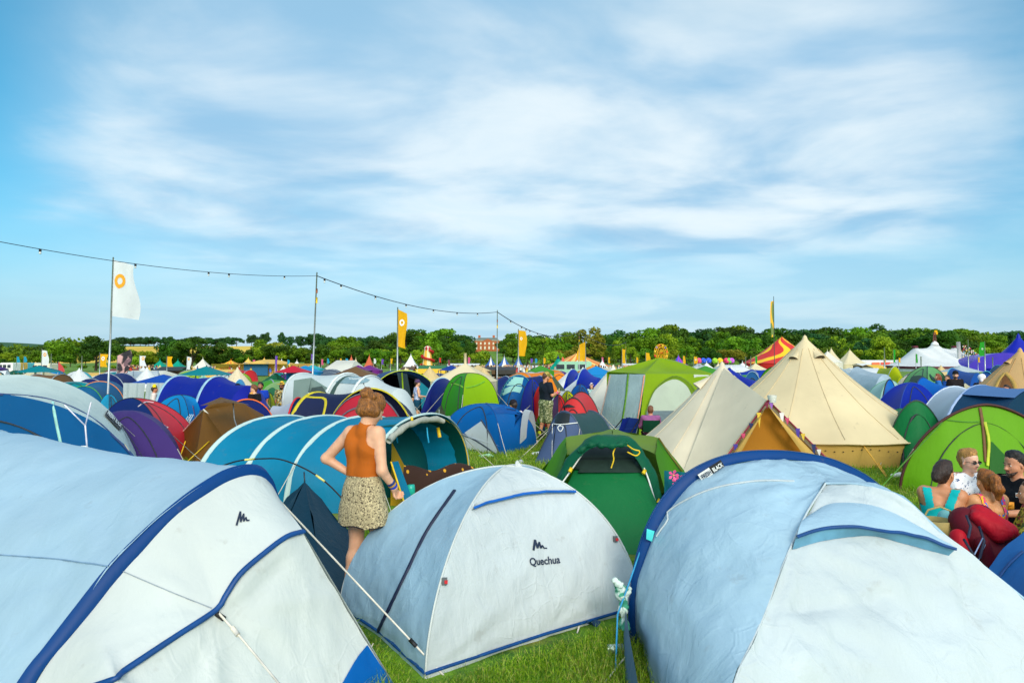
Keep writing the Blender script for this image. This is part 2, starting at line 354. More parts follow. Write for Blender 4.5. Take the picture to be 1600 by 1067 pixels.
# ------------------------------------------------------------------ trees
def leafmat(name,a,b_,tr_=.25):
    m_,n_,b,o=mat(name); t=N(n_,'ShaderNodeTexCoord'); oi=N(n_,'ShaderNodeObjectInfo')
    nz=NOI(n_,t.outputs['Object'],.9,3); f=SMO(n_,nz,.35,.65)
    c=MIX(n_,f,srgb(a),srgb(b_)); hv=N(n_,'ShaderNodeHueSaturation'); L(n_,c,hv.inputs['Color'])
    L(n_,M(n_,'ADD',M(n_,'MULTIPLY',oi.outputs['Random'],.035),.463),hv.inputs['Hue']); L(n_,M(n_,'ADD',M(n_,'MULTIPLY',oi.outputs['Random'],.45),.72),hv.inputs['Value'])
    L(n_,hv.outputs[0],b.inputs['Base Color']); b.inputs['Roughness'].default_value=.6; b.inputs['Specular IOR Level'].default_value=.2
    tn=N(n_,'ShaderNodeBsdfTranslucent'); L(n_,hv.outputs[0],tn.inputs[0]); ms=N(n_,'ShaderNodeMixShader'); ms.inputs[0].default_value=tr_
    L(n_,b.outputs[0],ms.inputs[1]); L(n_,tn.outputs[0],ms.inputs[2]); L(n_,ms.outputs[0],o.inputs[0]); return m_
LEAF={'dark':leafmat('leaf_dark',(34,76,16),(72,122,26)),'mid':leafmat('leaf_mid',(56,108,14),(116,164,28)),'lime':leafmat('leaf_lime',(92,138,18),(156,188,38)),
      'blue':leafmat('leaf_bluish',(34,84,44),(66,118,60)),'olive':leafmat('leaf_olive',(110,128,24),(166,170,56))}
BARK=plain((72,58,40),.9)
def leaves(cs,rs,per,size,rg,flat=.8):
    """leaf clumps on the skins of many small lobes; returns quads"""
    Q=[]
    for c,r in zip(cs,rs):
        n=int(per*r*r); d=rg.normal(size=(n,3)); d/=np.linalg.norm(d,axis=1)[:,None]; d=d[d[:,2]>-.85]; n=len(d)
        p=c+d*np.array([1,1,flat])*r*rg.uniform(.72,1.1,(n,1)); 
        nn=d+rg.normal(size=(n,3))*.55; nn/=np.linalg.norm(nn,axis=1)[:,None]
        t=np.cross(nn,rg.normal(size=(n,3))); t/=np.linalg.norm(t,axis=1)[:,None]; bb=np.cross(nn,t)
        s=size*rg.uniform(.5,1.25,(n,1)); Q.append(np.stack([p-t*s-bb*s*.5,p+t*s*.4-bb*s*.8,p+t*s+bb*s*.6,p-t*s*.3+bb*s*.9],1))
    return np.concatenate(Q)
def quads_mesh(name,Q,mt):
    n=len(Q); me=bpy.data.meshes.new(name); me.vertices.add(n*4); me.vertices.foreach_set('co',Q.reshape(-1).astype(np.float32)); me.loops.add(n*4)
    me.loops.foreach_set('vertex_index',np.arange(n*4,dtype=np.int32)); me.polygons.add(n); me.polygons.foreach_set('loop_start',np.arange(n,dtype=np.int32)*4)
    me.polygons.foreach_set('loop_total',np.full(n,4,dtype=np.int32)); me.materials.append(mt); me.update(calc_edges=True); return me
def crown_pts(rg,kind):
    cs=[];rs=[]
    if kind=='round':
        for i in range(34):
            d=rg.normal(size=3); d/=np.linalg.norm(d); d[2]=max(d[2],-.8); k=rg.uniform(.35,.80); cs.append(np.array([d[0]*.44*k*1.2,d[1]*.44*k*1.2,.53+d[2]*.42*k*1.05])); rs.append(rg.uniform(.09,.17))
    elif kind=='tall':
        for i in range(30):
            z=rg.uniform(.2,.92); w_=.22*math.sin(math.pi*min(1,(z*.95+.02)))**.6; a=rg.uniform(0,6.28); cs.append(np.array([math.cos(a)*w_,math.sin(a)*w_,z])); rs.append(rg.uniform(.07,.12))
    elif kind=='spread':
        for i in range(36):
            a=rg.uniform(0,6.28); q=rg.uniform(.1,.55); z=.88-q*q*.9-rg.uniform(0,.28); cs.append(np.array([math.cos(a)*q,math.sin(a)*q,z])); rs.append(rg.uniform(.08,.14))
    elif kind=='bush':
        for i in range(16):
            a=rg.uniform(0,6.28); q=rg.uniform(0,.5); cs.append(np.array([math.cos(a)*q,math.sin(a)*q,rg.uniform(.2,.62)*(1-q*.5)+.05])); rs.append(rg.uniform(.16,.26))
    return cs,rs
def trunk_mesh(name,rg,kind):
    mb=MB(); top=.55 if kind!='tall' else .8; w_=.028
    mb.tube([(0,0,-.03),(.004,0,.12),(.01,.01,.3),(0,.01,top)],[w_*1.3,w_,w_*.8,w_*.3],7)
    for i in range(7):
        z=rg.uniform(.16,.4); a=rg.uniform(0,6.28); l=rg.uniform(.18,.34)*(.6 if kind=='tall' else 1)
        mb.tube([(0,0,z),(math.cos(a)*l*.5,math.sin(a)*l*.5,z+l*.4),(math.cos(a)*l,math.sin(a)*l,z+l*.95)],[w_*.5,w_*.33,w_*.1],5)
    me=bpy.data.objects; o=mb.build(name,BARK); m2=o.data; bpy.data.objects.remove(o); return m2
TREES={}
for kind,per,sz in (('round',8500,.027),('tall',11000,.022),('spread',9500,.025),('bush',3200,.042)):
    for v in range(3):
        rg=np.random.default_rng(hash((kind,v))%1000 if False else {'round':10,'tall':20,'spread':30,'bush':40}[kind]+v)
        cs,rs=crown_pts(rg,kind); Q=leaves(cs,rs,per,sz,rg)
        TREES[kind,v]=(Q,trunk_mesh('trunk',rg,kind))
CR={}
def tree(kind,v,leaf,px,top_py,d,label,group=None,wide=1.0,name='broadleaf_tree',base=None):
    x=X0(px,d); z=float(terr(x,d)) if base is None else base; h=ZZ(top_py,d)-z
    k=(kind,v,leaf)
    if k not in CR: CR[k]=quads_mesh('crown',TREES[kind,v][0],LEAF[leaf])
    e=empty(name,(x,d,z),label,'tree' if kind!='bush' else 'bush',group,rz=random.uniform(0,6)); e.scale=(h*wide,h*wide,h)
    for nm,me in (('trunk',TREES[kind,v][1]),('crown',CR[k])):
        o=bpy.data.objects.new(nm,me); COL.objects.link(o); o.parent=e
    return e
random.seed(3)
# ------------------------------------------------------------------ tent builders
WHITE=plain((228,230,226),.5); BLACK=plain((22,22,26),.6); STEEL=plain((176,180,182),.35,.6); YEL=plain((238,196,24),.6)
ORD=['leftmost','second from the left','third from the left','fourth from the left','fifth from the left','sixth from the left']
def cen(c): c=np.array([tuple(q)[:2] for q in c]); m=c.mean(0); return (float(m[0]),float(m[1]),0.0)
def peg_line(root,a,b,col,r=.004,name='guy_line'):
    return tube_obj(name,[V(a),V(a).lerp(V(b),.5)-V((0,0,.02)),V(b)],r,col,root,5)
def dome_tent(label,corners,h,cols,p=2.0,sag=.06,pole=BLACK,pr=.010,hem=None,group=None,name='dome_tent',apex=None,flute=.0,m=10,n=22,polish=True,door=None,bow=None,extra=None):
    """four corners, two crossing poles, a cloth panel between neighbouring half poles"""
    cs=[np.array([tuple(c)[0],tuple(c)[1],0.0]) for c in corners]; root=empty(name,cen(corners),label,'tent',group)
    ap=np.array(apex) if apex is not None else np.array([*cen(corners)[:2],h]); ap[2]=h; half=[]
    for c in cs:
        t=np.linspace(0,math.pi/2,n+1); u=np.cos(t)**(2/p); z=np.sin(t)**(2/p)
        q=ap[None,:2]*(1-u[:,None])+c[None,:2]*u[:,None]; half.append(np.c_[q,z*h])
    if not isinstance(cols,list): cols=[cols]*4
    done={}; obs=[]
    order=[]
    for i in range(4): order.append((i,cols[i]))
    for key in {id(c):c for _,c in order}.values():
        mb=MB()
        for i,c in order:
            if c is not key: continue
            A,B=half[i],half[(i+1)%4]; rows=sag_loft(A,B,m,0)
            mid=(A[0]+B[0])/2; 
            for s in range(m+1):
                f=math.sin(math.pi*s/m); k=f*sag*np.sin(np.linspace(0,math.pi,n+1))*1.0
                d=rows[s]-np.array([ap[0],ap[1],0]); d/=np.linalg.norm(d,axis=1,keepdims=True)+1e-6; rows[s]=rows[s]-d*k[:,None]
                if flute: rows[s]+=d*(flute*f*np.sin(np.arange(n+1)*1.3+s*.9+i)[:,None]*(1-np.arange(n+1)/n)[:,None])
                if bow: rows[s][:,:2]-=((mid-ap)[:2]/np.linalg.norm((mid-ap)[:2]))*bow*f*(np.linspace(1,0,n+1)**2)[:,None]
            mb.grid(rows)
        obs.append(mb.build('flysheet',key,root))
    bv=bvh_of(obs)
    if 9<ap[1]<22: guys(root,[q[int(n*.45)] for q in half],ap,r=.004+.0002*ap[1])
    if ap[1]>8:
        ZM=plain((40,44,50),.6); i0_=min(range(4),key=lambda i:(half[i][0]+half[(i+1)%4][0])[1]); A_,B_=half[i0_],half[(i0_+1)%4]; out_=V((((A_[0]+B_[0])/2-ap)[0],((A_[0]+B_[0])/2-ap)[1],0)).normalized()
        pts=[]
        for k in range(19):
            t=k/18; s=.5-.30*math.cos(math.pi*t); e=.78*math.sin(math.pi*t)**.7; j=e*n; j0=min(int(j),n-1); fr=j-j0
            qa=A_[j0]*(1-fr)+A_[j0+1]*fr; qb=B_[j0]*(1-fr)+B_[j0+1]*fr; q=V(qa*(1-s)+qb*s); h_,n2,i_,d_=bv.ray_cast(q+out_*1.2+V((0,0,.2)),(-out_*1.2-V((0,0,.2))).normalized()); pts.append((h_ if h_ else q)+out_*.01)
        tube_obj('door_zip',pts,.005+.0005*ap[1],ZM,root,4)
    if polish:
        for k in (0,1):
            pts=[V(q)*1.0 for q in list(half[k])+list(half[k+2][::-1][1:])]
            pts=[q+V((0,0,.006)) for q in pts]; tube_obj('pole_sleeve',pts,pr,pole,root,6)
    if hem is not None:
        pts=[]
        for i in range(4):
            A,B=half[i][0],half[(i+1)%4][0]; md=(A+B)/2; dr=(md-ap)[:2]/np.linalg.norm((md-ap)[:2])
            for s in range(m): 
                q=A*(1-s/m)+B*s/m; f=math.sin(math.pi*s/m)
                if bow: q=q.copy(); q[:2]-=dr*bow*f
                pts.append((q[0],q[1],.02))
        pts.append(pts[0]); tube_obj('hem_tape',pts,.014,hem,root,5)
    return root,bv,half
def guys(root,pts,ctr,out=.55,r=.005):
    for p in pts:
        p=V(tuple(p)); d=V((p.x-ctr[0],p.y-ctr[1],0)); d=d.normalized() if d.length>.01 else V((1,0,0)); q=V((p.x,p.y,0))+d*(out+p.z*.45)
        tube_obj('guy_line',[p+d*.01,p.lerp(q,.5)-V((0,0,.015)),q],r,GUYM,root,4); MB().tube([q+V((0,0,-.03)),q+V((0,0,.05)),q+d*.03+V((0,0,.055))],.006,5).build('peg',STEEL,root)
GUYM=plain((206,200,186),.8)
def tunnel_tent(label,hoops,cols,band=None,bw=.0,front=None,back=None,sag=.08,group=None,name='tunnel_tent',slope=(None,None),n=26,m=8,flute=0,doorcol=None,lean=0):
    """hoops: (A,B,h,p). cols: cloth per bay. front/back: cloth closing the first/last hoop, slope = how far the end runs out to the ground"""
    H_=[arch(*q[:3],p=q[3] if len(q)>3 else 2.2,n=n,lean=q[4] if len(q)>4 else (0,0)) for q in hoops]
    root=empty(name,cen([q[0] for q in hoops]+[q[1] for q in hoops]),label,'tent',group); obs=[]
    for i in range(len(H_)-1):
        c=cols[i%len(cols)]; rows=sag_loft(H_[i],H_[i+1],m,sag,flute=flute,seed=i); obs.append(MB().grid(rows).build('flysheet',c,root))
    def endcap(Hc,mt,ext,nm):
        a,b=Hc[0],Hc[-1]; ctr=(a+b)/2
        if ext is None:
            rows=[Hc*(1-s)+(ctr+np.array([0,0,.0]))*s for s in (0,.5,.98)]; rows=[np.maximum(r_,[-1e9,-1e9,0]) for r_ in rows]
        else:
            e=np.array([ext[0],ext[1],0.0]); rows=[]
            for s in np.linspace(0,1,8):
                tgt=np.array([ [*( (a*(1-.5)+b*.5)[:2]+ (e-ctr)[:2]*1.0 + (q-ctr)[:2]*.45),0.0] for q in Hc])
                r_=Hc*(1-s)+tgt*s; r_[:,2]=Hc[:,2]*(1-s)**1.15; rows.append(r_)
        return MB().grid(np.array(rows)).build(nm,mt,root)
    if front:
        fo=endcap(H_[0],front,slope[0],'front_panel'); obs.append(fo)
        if cen([q[0] for q in hoops])[1]>8:
            c0=(H_[0][0]+H_[0][-1])/2; nr_=V(tuple(c0-(H_[-1][0]+H_[-1][-1])/2)); nr_.z=0; nr_=nr_.normalized() if nr_.length>.01 else V((0,-1,0)); bf=bvh_of([fo]); pts=[]
            for q in H_[0][::2]:
                p=V(tuple(c0+(q-c0)*np.array([.62,.62,.80]))); h_,n2,i_,d_=bf.ray_cast(p+nr_*3,-nr_); pts.append((h_ if h_ else p)+nr_*.015)
            tube_obj('door_zip',pts,.005+.0005*c0[1],plain((40,44,50),.6),root,4)
    if back: obs.append(endcap(H_[-1],back,slope[1],'end_panel'))
    bv=bvh_of(obs)
    cc=cen([q[0] for q in hoops]+[q[1] for q in hoops])
    if 9<cc[1]<22: guys(root,[H_[i][int(n*f)] for i in range(len(H_)) for f in (.2,.8)],cc,r=.004+.0002*cc[1])
    if band is not None:
        bl_=band if isinstance(band,list) else [band]*len(H_)
        for Hc,bm in zip(H_,bl_):
            if bm is None: continue
            i=[k for k,q in enumerate(H_) if q is Hc][0]; nb=H_[i+1] if i<len(H_)-1 else H_[i-1]
            ax=V((nb[0]+nb[-1]-Hc[0]-Hc[-1])*.5).normalized(); ctr=V((Hc[0]+Hc[-1])/2); rows=[]
            for q in Hc:
                q=V(q); d=(q-ctr).normalized(); w_=max(bw,.02)
                rows.append([tuple(q-ax*w_-d*.004),tuple(q-ax*w_*.6+d*.016),tuple(q+d*.022),tuple(q+ax*w_*.6+d*.016),tuple(q+ax*w_-d*.004)])
            MB().grid(np.array(rows)).build('pole_sleeve',bm,root)
    return root,bv,H_
def bell_tent(label,c,Rr,H,wall,mt,wallmt=None,n=16,conc=.10,group=None,name='bell_tent',rz=0.0,door=None,vent=True,tipmt=None):
    root=empty(name,(c[0],c[1],0),label,'tent',group); rows=[]; K=n*6
    for k in range(25):
        s=k/24; r=.05+(Rr-.05)*s; z=H-(H-wall)*s**(1-.0) ; z-=conc*math.sin(math.pi*s)*(H-wall)*.5
        row=[]
        for j in range(K):
            a=rz+j*2*math.pi/K; f=(j%6)/6; sc_=1-.035*math.sin(math.pi*f)*(s**1.5)
            dz=-.02*math.sin(math.pi*f)*s
            row.append((c[0]+r*sc_*math.cos(a),c[1]+r*sc_*math.sin(a),z+dz))
        rows.append(row)
    ob=MB().grid(np.array(rows),cv=True).build('canopy',mt,root); obs=[ob]
    MB().lathe([(0.0,H+.10),(.04,H+.06),(.075,H-.05),(.13,H-.16)],(c[0],c[1],0),12).build('cap',tipmt or mt,root)
    wr=[]
    for k in range(5):
        z=wall*(1-k/4); row=[]
        for j in range(K):
            a=rz+j*2*math.pi/K; f=(j%6)/6; r=(Rr-.07)*(1-.035*math.sin(math.pi*f)) + .015*math.sin(j*1.9)*(k/4)
            row.append((c[0]+r*math.cos(a),c[1]+r*math.sin(a),z-.02))
        wr.append(row)
    obs.append(MB().grid(np.array(wr),cv=True).build('wall',wallmt or mt,root))
    hr=[(c[0]+(Rr+.005)*(1-.035*math.sin(math.pi*(j%6)/6))*math.cos(rz+j*2*math.pi/K),c[1]+(Rr+.005)*(1-.035*math.sin(math.pi*(j%6)/6))*math.sin(rz+j*2*math.pi/K),wall-.02*math.sin(math.pi*(j%6)/6)) for j in range(K+1)]
    tube_obj('hem_tape',hr,.016,mt,root,5)
    for j in range(n):       # sewn seams
        a=rz+j*2*math.pi/n; pts=[V(rows[k][j*6])+V((math.cos(a)*.004,math.sin(a)*.004,.004)) for k in range(2,25,3)]; 
        tube_obj('seam',pts,.007,tipmt or mt,root,4)
    return root,bvh_of(obs)
def window_hood(root,bv,px,py,w_,mt,dark,flip=1):
    a=on(bv,px,py,.0); nn=bv.find_nearest(a)[1]
    if nn.dot(C0-a)<0: nn=-nn
    rt=V((0,0,1)).cross(nn).normalized(); up=nn.cross(rt); 
    rows=[]
    for s in np.linspace(0,1,6):
        rows.append([tuple(a+rt*math.cos(t)*w_/2*(1-.7*s)+up*(s*w_*1.1)+nn*(math.sin(t)*w_*.42*(1-s)**1.3+.004)) for t in np.linspace(0,math.pi,13)])
    h=MB().grid(np.array(rows)).build('vent_hood',mt,root)
    pts=[tuple(a+rt*math.cos(t)*w_/2*.9+nn*(math.sin(t)*w_*.34+.003)+up*.02) for t in np.linspace(0,math.pi,13)]
    MB().add(pts,[tuple(range(13))]).build('vent',dark,h,False)
# ------------------------------------------------------------------ flags, poles
def flagcloth(root,x,y,z0,z1,wd,mt,ang,seed=0,hang=.0,taper=1.0,wav=.12):
    rows=[]; rg=random.Random(seed); ph=rg.uniform(0,6)
    for i in range(15):
        s=i/14; row=[]
        for j in range(13):
            t=j/12; l=wd*t*(1-(1-taper)*s); wv=wav*wd*math.sin(t*5+ph+s*2.2)*t; a=ang
            dx=l*(1-.18*math.sin(s*5+ph)*t*.8); row.append((x+dx*math.cos(a)-wv*math.sin(a),y+dx*math.sin(a)+wv*math.cos(a),z1-(z1-z0)*s-hang*t*wd*(1-.4*s)))
        rows.append(row)
    return MB().grid(np.array(rows)).build('flag',mt,root)
def flagpole(label,px,top,flag_top,flag_bot,flag_px,d,mt,mark=None,group=None,side=1,basez=0,seed=0,r=.03,hang=.12,lean=0,polemt=None,ang=None):
    x=X0(px,d); zt=ZZ(top,d); f1,f0=ZZ(flag_top,d),ZZ(flag_bot,d)
    root=empty('flag',(x,d,0),label,'flag',group); wd=flag_px/FPX*d
    tube_obj('pole',[(x+lean,d,basez),(x+lean*.4,d,zt*.5),(x,d,zt)],[r,r*.85,r*.6],polemt or STEEL,root,8)
    a=(0.12 if side>0 else math.pi-.12) if ang is None else ang
    fl=flagcloth(root,x,d-.0,f0,f1,wd/abs(math.cos(a)),mt,a,seed,hang)
    if mark:
        bv=bvh_of([fl]); ry=random.Random(seed)
        mpx,mpy,mr,mc=mark; ring=[];
        K=26; pts=[]
        for rr in (mr,mr*.48):
            for q in range(K):
                t=q*6.2832/K; pts.append((mpx+rr*math.cos(t)*.86,mpy+rr*math.sin(t)*1.08*(1.12 if math.cos(t)<0 and math.sin(t)>0 else 1)))
        vv=[tuple(on(bv,a_,b_,.01*max(1,d/30))) for a_,b_ in pts]; ff=[(q,(q+1)%K,K+(q+1)%K,K+q) for q in range(K)]
        mk('emblem',vv,ff,mc,fl)
    return root
# ------------------------------------------------------------------ treeline
SKY_=[(-60,532),(0,536),(60,537),(190,546),(240,545),(300,541),(380,548),(400,534),(450,536),(520,536),(545,527),(600,524),(640,516),(690,517),(730,527),(745,560),(775,560),(795,522),(830,519),(870,522),(920,517),(980,518),(1030,508),(1070,510),(1110,516),(1150,507),(1200,508),(1260,513),(1330,517),(1400,513),(1450,510),(1500,514),(1560,518),(1660,518)]
def skytop(px): return float(np.interp(px,[a for a,_ in SKY_],[b for _,b in SKY_]))
rt=random.Random(11); cnt={}
def lbl(row,kind,leaf):
    words={'dark':'dark green','mid':'mid green','lime':'lime green','blue':'blue green','olive':'olive gold'}[leaf]
    shp={'round':'round crowned','tall':'tall narrow','spread':'wide spreading','bush':'low'}[kind]
    return f'{words} {shp} tree in the {row} row of the far treeline'
# back row on the slope, on the skyline
px=-40
while px<1680:
    t=skytop(px)
    if t<535 and not (738<px<792):
        lf=rt.choice(['dark','mid','mid','blue','dark']); kd=rt.choice(['round','round','spread'])
        d=rt.uniform(420,470); tree(kd,rt.randrange(3),lf,px,t-5+rt.uniform(-2,5),d,lbl('back',kd,lf),'trees of the far treeline',wide=rt.uniform(1.1,1.6))
    px+=rt.uniform(13,19)
px=-40
while px<1680:
    t=skytop(px)
    if not (735<px<797):
        lf=rt.choice(['dark','mid','mid','lime','dark','mid']); kd=rt.choice(['round','round','tall','spread'])
        d=rt.uniform(330,370); tree(kd,rt.randrange(3),lf,px,t+rt.uniform(2,13) if px>390 else max(t+6,545+rt.uniform(-2,8)),d,lbl('middle',kd,lf),'trees of the far treeline',wide=rt.uniform(.9,1.25) if kd!='tall' else 1.3)
    px+=rt.uniform(20,30)
px=-30
while px<1680:
    t=skytop(px)
    if not(50<px<190):
        lf=rt.choice(['dark','mid','lime','mid','lime','olive','dark']); kd=rt.choice(['round','spread','round','tall'])
        d=rt.uniform(268,300); tree(kd,rt.randrange(3),lf,px,max(t+rt.uniform(12,26),541) if not (735<px<797) else 562,d,lbl('front',kd,lf),'trees of the far treeline',wide=rt.uniform(1.0,1.35) if kd!='tall' else 1.35)
    px+=rt.uniform(26,38)
px=-30
while px<1680:
    lf=rt.choice(['mid','lime','dark']); tree('bush',rt.randrange(3),lf,px,rt.uniform(565,570),rt.uniform(245,262),'%s bush at the foot of the far treeline'%{'mid':'mid green','lime':'bright green','dark':'dark green'}[lf],'bushes along the far treeline',wide=rt.uniform(1.3,2.2),name='bush')
    px+=rt.uniform(22,34)
for i in range(64):
    px=195+i*6.6+rt.uniform(-3,3); lf=rt.choice(['dark','mid','dark','mid','lime']); kd=rt.choice(['round','spread','round'])
    if 240<px<262 and rt.random()<.6: continue
    tree(kd,rt.randrange(3),lf,px,rt.uniform(541,553) if px<420 else rt.uniform(534,548),rt.uniform(262,320),lbl('hedge',kd,lf),'trees of the far treeline',wide=rt.uniform(1.1,1.5))
# the ones that stand out
for a in [('round',0,'mid',90,523,170,'bushy tree behind the white ring flag at far left',1.0),('spread',1,'dark',150,521,180,'large open crowned oak behind the tall pole with the white flag',1.15),
  ('bush',0,'lime',205,545,230,'bright lime willow right of the tall white flag pole',1.0),('spread',2,'dark',300,523,260,'broad dark oak with a flat crown in front of the wheat field',1.15),('round',1,'dark',268,528,268,'dark oak left of the broad flat crowned oak by the wheat field',1.05),
  ('round',2,'dark',345,534,265,'dark round tree right of the flat crowned oak',1.1),('round',2,'olive',428,533,300,'golden green round tree left of the bare light pole',1.2),
  ('round',1,'mid',668,514,330,'tall bright green tree above the spiral slide tower',.9),('tall',1,'dark',634,516,310,'dark tree behind the tall yellow flag',1.3),
  ('tall',1,'olive',920,512,290,'tall golden willow like tree behind the orange flag',1.35),('bush',1,'lime',866,541,262,'lime weeping willow right of the yellow flag',1.2),
  ('spread',0,'dark',1050,505,400,'large dark tree above the big wheel',1.0),('round',0,'mid',1160,517,300,'very broad green tree left of the red and yellow big top',1.35),
  ('round',2,'lime',1378,524,262,'pale green round tree left of the white circus tent',1.0),('round',1,'dark',1465,511,330,'huge dark tree behind the mast of the white circus tent',1.5),('tall',2,'blue',1352,528,285,'silvery green willow by the pale round tree',1.2),
  ('bush',2,'lime',752,541,300,'lime willow in front of the brick manor',1.0),('round',1,'dark',786,537,400,'small dark tree right of the brick manor',1.0),('round',0,'dark',735,529,420,'dark tree at the left side of the brick manor',.9)]:
    tree(*a[:6],a[6],None,wide=a[7])
# hedgerow trees along the skyline of the wheat field
for i,px in enumerate(list(range(178,372,8))):
    tree(rt.choice(['round','spread','round']),i%3,'blue',px+rt.uniform(-2,2),rt.uniform(524,529),rt.uniform(745,770),'small tree in the long row above the golden wheat field','trees above the wheat field',wide=1.25)
for px,t,w_ in ((393,519,.9),(415,517,.7),(408,523,.8),(440,518,.6),(452,525,1),(470,524,1.1),(487,519,.8),(497,520,1),(505,523,.9),(513,522,1.1),(525,525,1.2),(533,525,1),(558,522,1),(573,523,1),(600,523,1.2)):
    tree('round',px%3,'blue',px,t,rt.uniform(740,765),'lone tree standing on the skyline of the pasture hill','lone trees on the pasture skyline',wide=w_)
tree('tall',0,'dark',1371,505,640,'single pointed fir standing above the wooded skyline at right',None,wide=1.5,name='fir_tree')
# wooded hillside: one mass of crowns
rg=np.random.default_rng(77); cs=[];rs=[]
for i in range(1250):
    y=rg.uniform(480,760); px=rg.uniform(1030,1720) if i%3 else rg.uniform(-60,1720)
    if i%3==0 and (170<px<660 ): 
        if px<660: continue
    if 730<px<800: continue
    x=X0(px,y); z=float(terr(x,y)); r=rg.uniform(4.5,8.5); cs.append(np.array([x,y,z+r*.55+rg.uniform(0,3)])); rs.append(r)
Q=leaves(cs,rs,1.9,1.15,rg,.8); o=bpy.data.objects.new('wood',quads_mesh('wood',Q,LEAF['mid'])); COL.objects.link(o); tag(o,'dense broadleaf wood covering the hill behind the treeline','wood',kind='stuff')
# left far wooded ridge
cs=[];rs=[]
for i in range(420):
    y=rg.uniform(480,800); px=rg.uniform(-80,180); x=X0(px,y); z=float(terr(x,y)); r=rg.uniform(3.5,6.5); cs.append(np.array([x,y,z+r*.5])); rs.append(r)
Q=leaves(cs,rs,1.9,1.1,rg,.8); o=bpy.data.objects.new('wood',quads_mesh('wood',Q,LEAF['dark'])); COL.objects.link(o); tag(o,'dark low wood on the ridge at the far left','wood',kind='stuff')
# distant hills
A=[]
for j,y in enumerate((2600,2900,3200)):
    A.append([(x,y,[-10,92,50][j]*(1+.06*math.sin(x*.004)+.03*math.sin(x*.011))*float(np.interp(x,[-4200,-2600,-2100,-1500,-1100,-400],[1,1.12,1.0,.8,.45,.1]))) for x in np.linspace(-4500,0,60)])
tag(MB().grid(np.array(A)).build('hills',plain((46,88,52),.9)),kind='structure')
# ------------------------------------------------------------------ manor
d=470; BR=plain((176,96,52),.8); ST=plain((206,186,150),.8); RF=plain((96,110,104),.7); GL=plain((226,222,200),.3)
x0,x1=X0(741,d),X0(781,d); zb=ZZ(550,d); zt=ZZ(532.5,d); xc=(x0+x1)/2; W_=x1-x0
ro=empty('manor_house',(xc,d,zb),'red brick manor house with a grey roof above the trees','house')
mb=MB(); mb.box((xc,d+7,(zb+zt)/2-1),(W_,14,zt-zb+2)); mb.box((xc+.5,d-.25,(zb+zt)/2-1),(W_*.36,.6,zt-zb+2)); mb.add([(xc+.5-W_*.18,d-.6,zt),(xc+.5+W_*.18,d-.6,zt),(xc+.5,d-.6,zt+1.5),(xc+.5-W_*.18,d+3,zt),(xc+.5+W_*.18,d+3,zt),(xc+.5,d+3,zt+1.5)],[(0,1,2),(0,2,5,3),(1,4,5,2)]); mb.build('wall',BR,ro,False)
MB().box((xc,d+7,zt+.15),(W_+.8,15,.4)).build('cornice',ST,ro,False)
rf=MB().box((xc,d+7.5,zt+1.3),(W_-.4,12,1.9),taper=.72).build('roof',RF,ro,False)
for q in (-.32,.25): MB().box((xc+q*W_,d+7,zt+3),(1.6,1.2,2.2)).build('chimney',BR,rf,False)
for q in range(6):
    for zz_,hh in ((zb+1.9,1.9),(zb+5.2,1.4)):
        if zz_+hh>zt: continue
        xx=x0+W_*(q+.55)/6.1; f=MB().box((xx,d-.02-(.56 if abs(xx-xc-.5)<W_*.17 else 0),zz_+hh/2),(1.15,.12,hh+.3)).build('window',ST,ro,False); MB().box((xx,d-.1-(.56 if abs(xx-xc-.5)<W_*.17 else 0),zz_+hh/2),(.85,.1,hh)).build('pane',GL,f,False)
# ------------------------------------------------------------------ show tents
CRE=fabric((232,216,176),.7,.15,.3,.3,key='canvas'); CRW=fabric((236,230,214),.6,.15,.3,.3,key='canvas'); WH=fabric((238,238,236),.5,.15,.3,.3,key='canvas')
SAND=fabric((244,196,96),.6,.15,.3,.3,key='canvas'); SALM=fabric((214,106,70),.6,.15,.3,.3,key='canvas'); TEAL=fabric((0,158,132),.6,.15,.3,.3,key='canvas')
GOLD=fabric((244,180,12),.6,.3,.4,1,key='flag'); FWH=fabric((236,238,240),.6,.3,.4,1,key='flag'); FPU=fabric((120,70,190),.6,.3,.4,1,key='flag'); FPK=fabric((226,90,140),.6,.3,.4,1,key='flag'); FGR=fabric((40,160,40),.6,.3,.4,1,key='flag'); FTQ=fabric((30,160,200),.6,.3,.4,1,key='flag')
RED=fabric((206,44,38),.6,.12,.3,.3,key='canvas'); NAVYC=fabric((20,50,110),.6,.12,.3,.3,key='canvas'); ORC=fabric((240,150,20),.6,.15,.3,.3,key='canvas'); PUR=fabric((110,40,150),.6,.15,.3,.3,key='canvas')
def stripes(c1,c2,k,swirl=0):
    key=('st',c1,c2,k,swirl)
    if key in MATS: return MATS[key]
    m_,n_,b,o=mat('striped_canvas'); t=N(n_,'ShaderNodeTexCoord'); s_=N(n_,'ShaderNodeSeparateXYZ'); L(n_,t.outputs['Object'],s_.inputs[0])
    a=M(n_,'ARCTAN2',s_.outputs[1],s_.outputs[0]); a=M(n_,'ADD',a,M(n_,'MULTIPLY',M(n_,'SINE',M(n_,'MULTIPLY',s_.outputs[2],.95)),swirl))
    f=M(n_,'GREATER_THAN',M(n_,'SINE',M(n_,'MULTIPLY',a,k)),.0 if not swirl else .55)
    L(n_,MIX(n_,f,srgb(c1),srgb(c2)),b.inputs['Base Color']); b.inputs['Roughness'].default_value=.6; MATS[key]=m_; return m_
